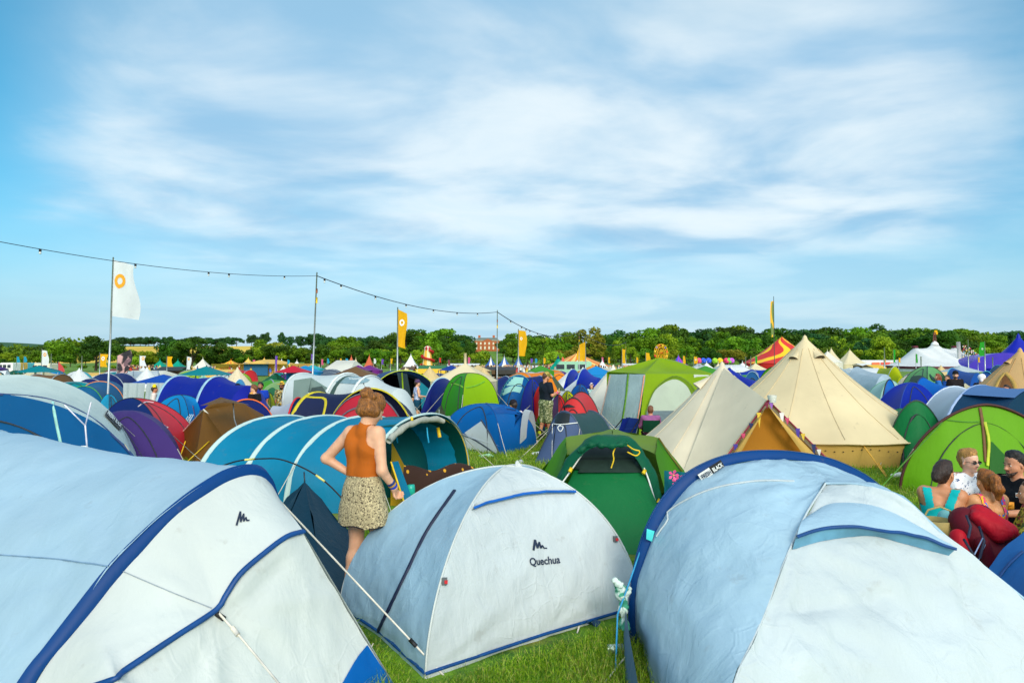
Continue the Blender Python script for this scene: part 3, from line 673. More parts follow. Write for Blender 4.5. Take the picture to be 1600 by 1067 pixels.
def peak_tent(label,px,top,eave,halfpx,d,mt,wallmt=None,n=4,conc=.75,base=0,wall=True,group=None,name='pagoda_tent',rz=None,cat='marquee',pole=True,flagmt=None,capmt=None,sub=6,hub=.03):
    x=X0(px,d); zt=ZZ(top,d); ze=ZZ(eave,d); r=halfpx/FPX*d*(1.25 if n==4 else 1.03); rz=math.pi/4 if rz is None else rz
    root=empty(name,(x,d,0),label,cat,group); rows=[]; K=n*sub
    for k in range(17):
        s=k/16; rr=r*(hub+(1-hub)*s); z=ze+(zt-ze)*(1-s)**(1+conc); row=[]
        for j in range(K):
            f=(j%sub)/sub; i=j//sub; a0,a1=rz+i*2*math.pi/n,rz+(i+1)*2*math.pi/n
            q=((1-f)*math.cos(a0)+f*math.cos(a1),(1-f)*math.sin(a0)+f*math.sin(a1)); row.append((x+rr*q[0],d+rr*q[1],z-(0.02*r*math.sin(math.pi*f)*s)))
        rows.append(row)
    MB().grid(np.array(rows),cv=True).build('canopy',mt,root)
    if wall:
        MB().grid(np.array([[ (q[0]*.985+x*.015,q[1]*.985+d*.015,z) for q in rows[-1]] for z in (ze-.01,ze*.5,0)]),cv=True).build('wall',wallmt or mt,root)
    else:
        for i in range(n): 
            a=rz+i*2*math.pi/n; tube_obj('leg',[(x+r*.98*math.cos(a),d+r*.98*math.sin(a),0),(x+r*.98*math.cos(a),d+r*.98*math.sin(a),ze)],.04,STEEL,root,5)
    if pole: MB().tube([(x,d,zt-.3),(x,d,zt+.35)],.05,6).build('finial',capmt or mt,root)
    return root
def ridge_tent(label,pxa,pxb,top,eave,d,mt,dep=8,wallmt=None,group=None,hip=.25,name='marquee',cat='marquee',sagg=.0):
    xa,xb=X0(pxa,d),X0(pxb,d); zt=ZZ(top,d+dep/2); ze=ZZ(eave,d); root=empty(name,((xa+xb)/2,d+dep/2,0),label,cat,group); h=hip*(xb-xa)
    rows=[]
    for s in np.linspace(0,1,13):
        ridge=V((xa+h,d+dep/2,zt)).lerp(V((xb-h,d+dep/2,zt)),s); f=V((xa,d,ze)).lerp(V((xb,d,ze)),s); bk=V((xa,d+dep,ze)).lerp(V((xb,d+dep,ze)),s)
        sg=sagg*math.sin(math.pi*s)*(zt-ze); rows.append([tuple(f),tuple(f.lerp(ridge,.5)-V((0,0,.06*(zt-ze)+sg))),tuple(ridge-V((0,0,sg))),tuple(bk.lerp(ridge,.5)-V((0,0,.06*(zt-ze)+sg))),tuple(bk)])
    mb=MB().grid(np.array(rows)); 
    mb.add([(xa,d,ze),(xa,d+dep,ze),(xa+h,d+dep/2,zt),(xb,d,ze),(xb,d+dep,ze),(xb-h,d+dep/2,zt)],[(0,1,2),(3,5,4)]); mb.build('canopy',mt,root)
    MB().box(((xa+xb)/2,d+dep/2,ze/2),(abs(xb-xa)*.985,dep*.985,ze-.02)).build('wall',wallmt or mt,root,False)
    return root
# big ones, right
peak_tent('red big top with yellow swirling bands behind the bell tents',1222,527,567,58,150,stripes((204,44,36),(246,190,20),5,.55),n=12,conc=.25,wallmt=RED,rz=.2,name='circus_marquee',cat='big top',sub=3)
def circus():
    d=175; x=X0(1461,d); root=empty('circus_tent',(x,d,0),'wide white circus tent with dark red trim under an ornate mast','big top')
    W2=X0(1520,d)-X0(1461,d); prof=[(-1.25,571),(-1.0,569),(-.78,559),(-.62,549),(-.53,542),(-.40,545),(-.2,544),(-.08,538.5),(.08,538.5),(.2,544),(.42,546),(.52,541),(.62,549),(.80,561),(1.0,569),(1.25,572)]
    xs=np.linspace(-1.25,1.25,61); zs=np.interp(xs,[a for a,_ in prof],[ZZ(b,d) for _,b in prof]); rows=[]
    zed=ZZ(573,d)
    for s in np.linspace(-1,1,21):
        k=(1-abs(s))**1.35 if abs(s)<1 else 0; xx=xs*(1-.22*s*s); rows.append([(x+a*W2,d+s*14,zed+(z-zed)*k+0.02) for a,z in zip(xx,zs)])
    MB().grid(np.array(rows)).build('canopy',WH,root)
    per=[rows[i][0] for i in range(0,21)]+list(rows[-1])+[rows[i][-1] for i in range(20,-1,-1)]+list(rows[0])[::-1]
    MB().grid(np.array([[(p[0],p[1],z) for p in per] for z in (zed+.12,zed-.45)])).build('trim',plain((92,24,40),.7),root)
    MB().grid(np.array([[(p[0]*.99+x*.01,p[1]*.99+d*.01,z) for p in per] for z in (zed-.4,0)])).build('wall',WH,root)
    for q in (-.53,.52): 
        z=ZZ(542,d); MB().box((x+q*W2,d,z),(1.1,1.1,.5)).build('king_pole_cap',plain((92,24,40),.7),root)
    m_=MB().lathe([(.9,0),(.8,.4),(.4,.8),(.1,1.0)],(x,d,ZZ(539,d)),12).build('cupola',WH,root)
    zt=ZZ(519,d); zz_=ZZ(537,d); mb=MB(); 
    for a,b_ in ((-.45,0),(.45,0),(0,.4)): mb.tube([(x+a,d+b_,zz_),(x+a*.4,d+b_*.4,zt)],.09,5)
    for k in range(6): z=zz_+(zt-zz_)*k/6; mb.tube([(x-.4,d,z),(x+.35,d,z+.45)],.07,4); mb.tube([(x+.4,d,z),(x-.35,d,z+.45)],.07,4)
    mb.build('mast',plain((110,50,50),.6),root); flagcloth(root,x,d,zt-.6,zt+.5,.9,GOLD,.1,3)
circus()
def bluetop():
    d=165; root=empty('blue_tent',(X0(1592,d),d,0),'deep blue sweeping big top with a tall pointed peak at the right edge','big top'); x=X0(1592,d)
    rows=[]
    for k in range(25):
        s=k/24; z=ZZ(575,d)+(ZZ(527,d)-ZZ(575,d))*(1-s)**2.3; r=.35+s*13; row=[]
        for j in range(40):
            a=j*2*math.pi/40; row.append((x+r*math.cos(a)*1.0,d+r*math.sin(a)*.8,z+.12*math.sin(j*math.pi/2.5)*s))
        rows.append(row)
    BL=fabric((20,34,170),.35,.12,.3,.4,key='canvas'); MB().grid(np.array(rows),cv=True).build('canopy',BL,root)
    MB().grid(np.array([[(q[0],q[1],z) for q in rows[-1]] for z in (ZZ(575,d),0)]),cv=True).build('wall',BL,root)
    MB().lathe([(.5,-1.0),(.42,.3),(.05,1.0)],(x,d,ZZ(527,d)),10).build('cap',BL,root)
    d=158; root=empty('domed_tent',(X0(1560,d),d,0),'glossy violet domed canopy beside the deep blue peaked big top','big top'); A1,B1=(X0(1519,d),d+2),(X0(1640,d),d+2)
    hs_=[arch(A1,B1,ZZ(551,d),1.9,26),arch((A1[0],d+9),(B1[0],d+9),ZZ(551,d)*.95,1.9,26)]; VI=fabric((70,52,180),.25,.1,.3,.4,key='canvas')
    MB().grid(sag_loft(*hs_,4,0)).grid(np.array([hs_[0]*(1-s)+np.array([*(hs_[0][0]+hs_[0][-1])[:2]/2,0])*s for s in (0,.98)])).build('canopy',VI,root)
bluetop()
peak_tent('pointed cream pavilion between the bell tent and the white circus tent',1328,547,569,26,130,CRE,n=6,conc=.5)
peak_tent('cream pavilion peak just right of the large bell tent, second one',1293,549,566,22,120,CRW,n=6,conc=.3)
peak_tent('far cream pavilion tip showing between two nearer cream peaks',1299,545,566,20,140,CRE,n=6,conc=.7)
ridge_tent('long white hoarding wall with orange signs left of the circus tent',1345,1430,562.5,562.8,185,WH,dep=3,hip=.01,name='hoarding',cat='hoarding')
for i,(a,b_) in enumerate(((1362,1374),(1376,1391),(1393,1401))):
    d=184.9; MB_=MB().box((X0((a+b_)/2,d),d-.1,ZZ(568,d)),(X0(b_,d)-X0(a,d),.1,.6)).build('sign_board',plain([(230,110,60),(226,84,60),(236,150,60)][i]),None,False); tag(MB_,['orange strip sign on the left of the white hoarding','red orange strip sign in the middle of the white hoarding','small amber strip sign on the right of the white hoarding'][i],'sign')
peak_tent('orange and cream striped big top behind the white marquees, crest of radiating bands',902,552,572,56,140,stripes((232,196,110),(226,120,30),14),n=16,conc=.35,wallmt=SAND,name='circus_marquee',cat='big top',rz=0.1,sub=2)
peak_tent('teal star marquee with a navy peak right of the small tower poles',872,558,577,22,95,TEAL,n=6,conc=1.0,wall=False,capmt=NAVYC,rz=.3,name='star_marquee')
MB().lathe([(.05,0),(.45,-1.1),(.75,-1.5)],(X0(872,95),95,ZZ(556,95)),8).build('cap',NAVYC,[o for o in bpy.data.objects if o.name.startswith('star_marquee')][0])
for i,(px,tp,ev,hw,d,mt,lb) in enumerate([(767,558,571,11,135,stripes((238,232,214),(40,84,150),5),'blue and cream striped pagoda left of the brown stall'),(788,557,571,13,135,stripes((238,232,214),(44,90,156),5),'blue and cream pagoda with the salmon front, middle of three'),(810,557,573,12,128,stripes((238,232,214),(40,84,150),5),'blue and cream striped pagoda behind the yellow flag pole'),
   (642,555,577,19,120,WH,'large white pagoda left of the spiral slide tower'),(903,562,578,22,110,WH,'white pagoda below the orange striped big top'),(941,564,578,16,115,WH,'white pagoda right of the orange flag pole'),(1060,556,570,14,150,stripes((150,40,160),(60,60,200),8),'purple and blue striped top right of the big wheel'),
   (1092,567,576,18,120,WH,'low white peak right of the purple striped top'),(1104,567,577,16,110,WH,'low white peak left of the cream awnings'),(1180,568,580,28,95,CRE,'wide cream awning left of the red big top'),(1122,568,580,16,90,CRE,'small cream awning above the bell tent tip'),
   (1160,567,578,22,110,WH,'white awning between the two cream awnings'),(0,0,0,0,0,None,''),
   (317,561,575,17,120,CRW,'white peaked marquee left of the sand coloured big tent'),(250,563,573,13,120,TEAL,'teal peaked stall left of the orange flag'),(278,563,573,12,125,TEAL,'teal stall roof right of the orange flag'),(361,563,571,20,140,stripes((240,190,30),(222,90,30),9),'orange and yellow striped tent top behind the sand big tent'),
   (464,564,573,11,130,WH,'small white pagoda left of the light pole'),(549,557,577,13,120,SALM,'salmon red peaked tent, left of the pair'),(577,556,577,13,120,SALM,'salmon red peaked tent, right of the pair'),(556,561,577,12,128,CRE,'cream peak tucked behind the left salmon tent'),
   (413,560,570,13,160,SAND,'orange gold pavilion tip behind the sand tent, second'),(388,560,570,12,160,SAND,'orange gold pavilion tip behind the sand tent, first'),(440,562,572,10,150,WH,'small white peak between the sand tent and the light pole')]):
    if mt: peak_tent(lb,px,tp,ev,hw,d,mt,conc=.7)
ridge_tent('large cream hipped marquee right of the light pole',498,546,563,581,85,CRW,dep=12,hip=.18)
# sand stretch tent
d=105; x0,x1=X0(330,d),X0(450,d); root=empty('stretch_tent',((x0+x1)/2,d+6,0),'big sand coloured stretch tent with rounded peaks','marquee'); rows=[]
for s in np.linspace(0,1,17):
    row=[]
    for t in np.linspace(0,1,41):
        z=np.interp(330+120*t,[330,352,372,384,398,412,430,450],[ZZ(q,d) for q in (577,573,568,566,561,566,570,576)]); e=(1-abs(2*s-1)**2.2); row.append((x0+(x1-x0)*t,d+14*s,1.9+(z-1.9)*max(e,0)**.32+.0))
    rows.append(row)
MB().grid(np.array(rows)).build('canopy',SAND,root); MB().box((X0(396,d),d-.05+1.2,1.1),(X0(425,d)-X0(387,d),.3,2.0)).build('blue_panel',plain((0,92,140)),root,False)
MB().box(((x0+x1)/2,d+8,1.0),(x1-x0-1,11,1.9)).build('wall',SAND,root,False)
# stalls: box body, sloping roof, fascia, hatch
def stall(label,pa,pb,top,d,body,roof,fascia=None,group=None,hatch=True):
    xa,xb=X0(pa,d),X0(pb,d); zt=ZZ(top,d); W_=xb-xa; root=empty('food_stall',((xa+xb)/2,d,0),label,'stall',group); xc=(xa+xb)/2
    MB().box((xc,d+1.5,(zt-.35)/2),(W_,3,zt-.35)).build('wall',body,root,False)
    MB().add([(xa-.2,d-.6,zt-.4),(xb+.2,d-.6,zt-.4),(xb+.2,d+1.5,zt),(xa-.2,d+1.5,zt),(xb+.2,d+3.2,zt-.3),(xa-.2,d+3.2,zt-.3)],[(0,1,2,3),(3,2,4,5)]).build('roof',roof,root,False)
    if fascia: MB().box((xc,d-.62,zt-.62),(W_+.3,.08,.5)).build('fascia',fascia,root,False)
    if hatch:
        MB().box((xc,d-.03,zt*.42),(W_*.8,.1,zt*.35)).build('hatch',plain((40,34,30)),root,False); MB().box((xc,d-.25,zt*.24),(W_*.85,.4,.08)).build('counter',plain((190,170,140)),root,False)
    return root
WD=plain((92,66,42),.8); DK=plain((44,40,38)); YB=plain((236,186,40)); 
for a in [('yellow food stall with green sign below the spiral slide tower',656,694,571,75,YB,plain((30,110,50)),YB),('small stall with a turquoise picture board left of the yellow stall',628,644,573,78,WD,WD,plain((90,190,190))),('brown two storey bar stand with a railing',750,775,573,80,WD,DK,WD),('cream bar building with dark lettered fascia',776,804,573,80,plain((222,210,180)),DK,DK),
  ('dark wooden stall front right of the orange flag at left',244,280,573,70,WD,DK,None),('brown roofed stall behind the portrait flag',168,215,576,90,plain((120,62,40)),plain((120,50,36)),None),('yellow market stall near the crowd at left',200,218,579,80,YB,YB,plain((250,200,60))),
  ('green and brown stall right of the white pagodas',930,955,575,85,plain((40,84,60)),plain((200,190,160)),WD),('cream kiosk van with a blue sign under the cream pavilions',1346,1362,568,120,WD,WH,plain((30,70,150))),('yellow double decker style kiosk left of the white hoarding',1362,1380,570,110,YB,YB,YB),
  ('white lorry trailer left of the teal marquee',820,856,571,120,plain((236,236,230)),WH,None),('white site cabin right of the teal marquee',898,912,570,100,plain((230,226,220)),WH,None),('long white cabin behind the cream bell tent',700,748,568,150,plain((236,236,234)),WH,None),
  ('low white cabin row right of the orange flag',975,1010,568,150,plain((226,220,214)),WH,plain((200,120,100))),('white shop tent right of the yellow stall',694,702,571,90,WH,WH,None),('long pale market stand below the sand big tent',430,498,580,90,plain((226,228,226)),WH,plain((200,220,210))),
  ('colourful sunset painted panel stand right of the light pole',483,500,576,80,plain((236,120,90)),plain((80,120,190)),plain((90,110,200)))]: stall(*a)
# flat white marquee strip roofs
for i,(a,b_,t,e,d,mt,lb) in enumerate([(140,182,580,590,60,WH,'low white ridge tent left of the pole with the white flag'),(175,245,579,589,62,CRW,'white clubhouse style marquee behind the portrait flag'),(100,150,582,590,65,SAND,'cream patched tent at far left behind the grey one'),(300,360,577,584,80,SAND,'thatch coloured awning with hanging white covers'),(1340,1402,575,583,60,WH,'white ridge awning behind the yellow pop up'),
   (1130,1175,570,579,80,WH,'pale ridge awning right of the bell tent tip'),(-20,40,579,588,60,CRE,'beige ridge tent at the left edge')]): ridge_tent(lb,a,b_,t,e,d,mt,dep=5,hip=.12)
# ------------------------------------------------------------------ rides
d=220; x,z=X0(1033,d),ZZ(551.5,d); rr=13/FPX*d*1.05; root=empty('fairground_ride',(x,d,0),'yellow fairground wheel in front of the trees','fairground wheel'); ang=R(35); YW=plain((244,176,20)); mb=MB()
def wp(r,t,o_): return (x+r*math.cos(t)*math.cos(ang)-o_*math.sin(ang),d+r*math.cos(t)*math.sin(ang)+o_*math.cos(ang),z+r*math.sin(t))
for o_ in (-.35,.35):
    for r_ in (rr,rr*.72): mb.tube([wp(r_,t,o_) for t in np.linspace(0,6.2832,33)],.09,5,cap=False)
    for k in range(12): mb.tube([wp(.2,k*math.pi/6,o_),wp(rr,k*math.pi/6,o_)],.06,4)
mb.build('rim',YW,root); MB().tube([wp(0,0,-.8),wp(0,0,.8)],.25,8).build('hub',RED,root)
for s in (-1,1):
    for q in (-1,1): tube_obj('support',[wp(0,0,s*.8),(x+q*rr*.6,d+s*.8,0)],.12,YW,root,5)
for k in range(12): c=wp(rr,k*math.pi/6+.26,0); MB().lathe([(.12,.1),(.34,-.1),(.34,-.45),(.2,-.55)],(c[0],c[1],c[2]),8).build('gondola',plain([(230,40,40),(40,90,200),(250,220,60)][k%3]),root)
d=215; x=X0(668,d); zt=ZZ(540,d); root=empty('helter_skelter',(x,d,0),'red and cream fairground spiral slide tower','slide tower'); 
MB().lathe([(1.75,0),(1.45,zt*.4),(1.05,zt*.78),(1.05,zt*.8)],(x,d,0),16).build('tower',stripes((240,176,60),(244,226,170),4),root)
MB().lathe([(1.15,zt*.8),(1.15,zt*.9),(1.3,zt*.9),(.6,zt*.97),(.03,zt)],(x,d,0),14).build('turret',stripes((240,220,200),(206,40,50),6),root)
rows=[]
for k in range(60):
    t=k/59; a=-1.2+t*4.2*math.pi; rad=1.25+.55*t; zz_=zt*.76*(1-t)+.3; rows.append([(x+(rad+q[0])*math.cos(a),d+(rad+q[0])*math.sin(a),zz_+q[1]) for q in ((0,.35),(0,-.25),(.75,-.25),(.75,.35))])
MB().grid(np.array(rows)).build('slide',plain((206,36,44)),root)
# multicoloured pompom decorations on stalls behind bell tent tip
for i,(px,c) in enumerate([(1092,(230,80,120)),(1099,(40,90,210)),(1107,(50,90,220)),(1117,(150,200,40)),(1125,(240,200,30)),(1135,(226,50,110)),(1139,(120,200,60)),(1143,(200,90,210))]):
    d=118; o=MB(); 
    for k in range(7):
        a=k*.9; o.lathe([(.02,.3),(.26,.2),(.34,0),(.26,-.2),(.02,-.3)],(X0(px,d)+.22*math.cos(a),d+.1*math.sin(a*2),ZZ(563.5,d)+.22*math.sin(a)),7)
    tube=o.tube([(X0(px,d),d,0),(X0(px,d),d,ZZ(564,d))],.04,5,1); ob=o.build('paper_flower',[plain(c),STEEL]); ob.location=(0,0,0); tag(ob,'%s round paper flower on a stick above the cream awnings'%['pink','blue','dark blue','lime','yellow','crimson','green','lilac'][i],'decoration')
# dotted lattice arch + rainbow mast right
d=168; x=X0(1503,d); mb=MB(); mb.tube([(x-.5,d,0),(x-.8,d,ZZ(534,d))],.45,6); o=mb.build('leaning_column',plain((196,196,190))); tag(o,'pale leaning column beside the bunting hung frame','column')
o=MB(); rr_=random.Random(4)
for k in range(170):
    s=rr_.random(); t=rr_.random(); xx=X0(1506+26*t,d); zmax=ZZ(538+18*t**1.5,d); zz_=1.5+(zmax-1.5)*s; o.add([(xx,d+.5,zz_),(xx+.28,d+.5,zz_+.05),(xx+.1,d+.5,zz_-.3)],[(0,1,2)],k%4)
for t in np.linspace(0,1,9): xx=X0(1506+26*t,d); o.tube([(xx,d+.6,0),(xx,d+.6,ZZ(538+18*t**1.5,d))],.05,4,4)
for s in np.linspace(.1,1,8): o.tube([(X0(1506+26*t,d),d+.6,1.5+(ZZ(538+18*t**1.5,d)-1.5)*s) for t in np.linspace(0,1,9)],.03,4,4)
tag(o.build('bunting_frame',[plain((240,200,40)),plain((240,240,240)),plain((70,160,200)),plain((200,60,90)),DK]),'dark frame hung all over with small coloured pennants','bunting')
# perimeter fence panels
d=240; o=MB()
for k in range(0,100): px=600+k*7.5; o.tube([(X0(px,d),d,0),(X0(px,d),d,3.4)],.05,4)
o.tube([(X0(600,d),d,3.3),(X0(1345,d),d,3.3)],.04,4); o.tube([(X0(600,d),d,1.7),(X0(1345,d),d,1.7)],.03,4); tag(o.build('perimeter_fence',plain((70,80,78))),'long dark mesh fence in front of the treeline','fence')
# ------------------------------------------------------------------ more cloth helpers
def XY(px,d): return (X0(px,d),d)
def patch(a,b,c,d,sag=0.03,m=10):
    """four-cornered cloth a-b-c-d, pulled slightly hollow"""
    a,b,c,d=[np.array(tuple(q),dtype=float) for q in (a,b,c,d)]; n_=np.cross(c-a,d-b); n_/=np.linalg.norm(n_)+1e-9
    ctr=(a+b+c+d)/4
    if np.dot(n_,np.array([ctr[0],ctr[1],ctr[2]-.0])-np.array([0,0,CAMH]))<0: n_=-n_
    rows=[]
    for s in np.linspace(0,1,m+1):
        rows.append([(a*(1-s)+d*s)*(1-t)+(b*(1-s)+c*s)*t+n_*sag*math.sin(math.pi*s)*math.sin(math.pi*t) for t in np.linspace(0,1,m+1)])
    return np.array(rows)
def poly_tent(label,parts,base,group=None,name='ridge_tent',cat='tent'):
    """parts: list of (part name, material, [quads (a,b,c,d) or arrays], sag)"""
    root=empty(name,(base[0],base[1],0),label,cat,group); obs=[]
    for nm,mt,qs,sg in parts:
        mb=MB()
        for q in qs: mb.grid(q if isinstance(q,np.ndarray) else patch(*q,sag=sg))
        obs.append(mb.build(nm,mt,root))
    return root,bvh_of(obs),obs
def zone(name,bv,pa,pb,mt,parent,n=14,m=8,off=.006,curve=True):
    """a piece of cloth sewn on: between outline pa and outline pb"""
    f=(lambda p: smoothp([(a,b,0) for a,b in p],n)) if curve else (lambda p: resamp([(a,b,0) for a,b in p],n))
    A,B=f(pa),f(pb); rows=[]
    for s in np.linspace(0,1,m+1): rows.append([tuple(on(bv,*(q[:2]),off)) for q in A*(1-s)+B*s])
    return MB().grid(np.array(rows)).build(name,mt,parent)
def crumple(obs,amp,sc,seed=0,ridge=True,fine=.35):
    for o in obs:
        me=o.data; no=[v.normal.copy() for v in me.vertices]; off=V((seed*7.3,seed*3.1,1)); par=o.parent.matrix_basis.translation if o.parent else V((0,0,0))
        for v,n_ in zip(me.vertices,no):
            p=(v.co+par)*sc+off; a=mnoise.noise(p); b=mnoise.noise(p*2.3+V((5,1,9))); r=(1-abs(b)*3) if abs(b)<.33 else 0
            v.co+=n_*(amp*a+(amp*fine*max(0,r) if ridge else 0))
        me.update()
def col(c,**k): return fabric(c,**k)
TRIM=lambda c: plain(c,.6)
# ------------------------------------------------------------------ second-row tents
# big blue fronted tent on the left
BLUE_D=col((0,88,148),trans=.12,wr=.35); GREYW=col((208,222,216),trans=.15,wr=1.0); MINT=col((150,206,190),trans=.1,wr=.5)
hf=(XY(-332,8.5),XY(250,8.5),ZZ(613.5,8.5),2.08); hb=(XY(-168,10.2),XY(226,10.2),ZZ(585,10.2),2.05)
rt_,bv,Hs=tunnel_tent('large blue fronted tent with pale grey roof and a black label at left edge',[hf,hb],[GREYW],front=BLUE_D,sag=.05,n=60,m=16,flute=.006,lean=0)
for c in rt_.children: crumple([c],.02,1.6,3)
bv=bvh_of(list(rt_.children))
ribbon('seam_tape',bv,[(-60,613),(0,616),(40,618),(78,624),(115,637),(150,657),(180,684),(205,710),(222,735)],.03,TRIM((16,52,110)),rt_,30)
zone('stripe_panel',bvh_of([rt_.children[0]]),[(140,622),(165,640),(188,664),(206,690),(218,715)],[(152,640),(172,656),(190,676),(205,698),(213,716)],MINT,rt_,16,3,.008)
ribbon('strip_divider',bv,[(82,628),(88,660),(95,693)],.035,TRIM((158,214,206)),rt_,10,curve=False)
lb_=zone('label_patch',bv,[(166,642),(190,665)],[(162,650),(186,674)],BLACK,rt_,8,3,.02,False)
lf_=lambda s,t: on(bv,(162+4*t)*(1-s)+(186+4*t)*s,(650-8*t)*(1-s)+(674-9*t)*s,.035); label_text('lettering',lf_,'FRESH',.07,.47,.25,.78,WHITE,lb_); label_text('lettering',lf_,'BLACK',.54,.94,.25,.78,WHITE,lb_)
ribbon('webbing',bv,[(203,684),(215,700),(225,722)],.022,TRIM((226,90,40)),rt_,8,.02)
a,b_,c_,k_=P(101,633,8.35),P(133,665,7.9),P(142,629,8.5),P(136,700,7.6)
g_=MB().tube([a,b_],.008).tube([c_,b_],.008).tube([b_,k_],.009).build('guy_line',TRIM((226,220,230)),rt_)
MB().tube([P(127,698,7.6),P(134,698,7.6),P(143,704,7.6)],.014).build('guy_runner',WHITE,rt_)
# purple, navy and red domes
PUR_=col((70,48,116),wr=.3,trans=.12); dome_tent('plain purple dome tent between the blue fronted tent and the red and navy dome',[XY(95,10),XY(302,9.8),XY(290,12),XY(120,12.2)],1.2,PUR_,hem=None,polish=False,p=1.9)
NV=col((12,34,104),wr=.4,trans=.1); RD=col((206,52,66),wr=.4,trans=.14)
r_,bv,hh=dome_tent('red and navy two tone dome tent with a small white mark',[XY(258,13.6),XY(312,15.2),XY(228,17.0),XY(150,15.2)],ZZ(622,15.2),[RD,RD,NV,NV],p=2.0,pr=.008,apex=(X0(207,15.2),15.2,1))
ribbon('vent_edge',bv,[(216,635),(228,628),(240,629)],.03,TRIM((206,190,196)),r_,10)
zone('mark',bv,[(250,666),(256,664)],[(256,670),(263,668)],TRIM((220,210,214)),r_,3,2,.008,False); zone('mark',bv,[(254,667),(258,665.5)],[(256,669),(260,667.5)],TRIM((150,60,80)),r_,3,2,.014,False)
LB=col((8,140,206),wr=.5,trans=.2)
r_,bv,hh=dome_tent('bright sky blue dome tent with black poles behind the red dome',[XY(300,15.6),XY(340,17),XY(275,19),XY(230,16.8)],ZZ(617,17),LB,p=2.1,apex=(X0(283,17),17,1),pole=BLACK,pr=.007)
for k in range(3): ribbon('lettering_stroke',bv,[(286+k*4,664-k*1),(291+k*4,655-k*1),(296+k*3,648)],.03,TRIM((196,226,236)),r_,6)
ribbon('webbing',bv,[(301,634),(305,655)],.04,TRIM((90,70,110)),r_,5)
RB=col((14,30,150),wr=.5,trans=.15); PG=TRIM((150,186,206))
r_,bv,hh=tunnel_tent('royal blue tunnel tent with pale grey hoops, wide open at its left end',[(XY(238,18.2),XY(322,19.8),ZZ(587,19),2.2),(XY(300,16.8),XY(378,18.4),ZZ(588,17.6),2.2),(XY(350,15.8),XY(425,17.2),1.42,2.2)],[RB,RB],band=[PG,PG,None],bw=.07,back=RB,slope=(None,XY(445,15.4)),sag=.06,flute=.01)
MB().grid(arch(XY(262,18.6),XY(312,19.4),1.2,2.2,16)[None]*np.array([1,1,1])*np.ones((1,1,1))).build('inner_door',RB,r_) if False else None
MB().grid(np.array([arch(XY(258,18.3),XY(330,19.6),1.45,2.2,16),arch(XY(285,18.9),XY(300,19.1),.2,2.2,16)])).build('inner_tent',col((20,40,110)),r_)
r_=peak_tent('blue roofed awning with grey curtain walls left of the royal blue tunnel',256,585,598,40,22,col((10,76,176),wr=.4),n=4,conc=.1,wall=False,name='awning',cat='tent',pole=False)
x_,d_=X0(256,22),22
GC=col((176,188,192),wr=1.2)
for q,(a0,a1) in enumerate(((-1.0,-.2),(-.12,.55),(.62,.98))):
    w_=X0(296,22)-x_; MB().grid(np.array([[(x_+w_*(a0+(a1-a0)*t)*(1+.18*(1-s)*(-1 if q==0 else .0)),d_-w_-.25*(1-s)+.04*math.sin(t*14),1.35*s) for t in np.linspace(0,1,14)] for s in np.linspace(0,1,8)])).build('curtain',GC,r_)
TL=col((8,92,140),wr=.5); TG=TRIM((60,150,60))
r_,bv,hh=tunnel_tent('teal blue tunnel tent with green and orange hoop edges beside the white flag pole',[(XY(98,25),XY(166,25),1.12,2.1),(XY(116,27),XY(198,27),ZZ(596,27),2.1),(XY(130,30),XY(204,30),1.2,2.1)],[TL,TL],band=[TG,TRIM((226,130,30)),None],bw=.03,front=TL,slope=(XY(110,24),None),back=TL)
dome_tent('small aqua dome tent at the foot of the white flag pole',[XY(172,20.6),XY(192,21.6),XY(170,23),XY(152,21.6)],.98,col((30,160,206)),p=2)
# brown ridge tent
BN=col((112,76,24),wr=.8,trans=.12,dirt=.15); a=P(318,640,13.6); FL=G(263,699); BC=G(304,729); FR=G(388,736); t1=P(330,627,14.0); t2=P(380,630,14.4); RR=G(432,722); rr2=P(412,648,14.6); BL=G(300,690)
r_,bv,ob=poly_tent('brown ridge tent with a flat peaked roof flap and yellow guy lines',[('front_panel',BN,[(a,BC,FL,a),(a,FR,BC,a)],.05),('flysheet',BN,[(a,P(312,641,14.2),BL,FL),(a,t2,RR,FR),(t1,t2,a,a),(t2,rr2,RR,RR)],-.06),('roof_flap',BN,[(P(312,634,12.9),P(345,620.5,13.3),P(392,633,13.2),P(352,628,12.6))],-.05)],(a.x,a.y))
mb=MB().tube([a,FL],.018).tube([a,P(364,686,13.3)],.018); mb.build('pole_sleeve',TRIM((226,222,206)),r_)
tube_obj('strut',[P(364,629,13.1),P(366,655,12.9),P(372,672,12.8)],.012,TRIM((120,126,130)),r_)
tube_obj('guy_line',[on(bv,291,690,.02),G(278,724)],.012,YEL,r_); tube_obj('guy_line',[on(bv,328,690,.02),G(284,729)],.012,YEL,r_)
NO=col((18,40,120)); tunnel_tent('navy pop up tent with an orange hoop behind the brown ridge tent',[(XY(338,15.3),XY(438,15.3),ZZ(624,15.3),2.1),(XY(345,17),XY(430,17),1.0,2.1)],[NO],band=[TRIM((226,100,30)),None],bw=.03,front=NO)
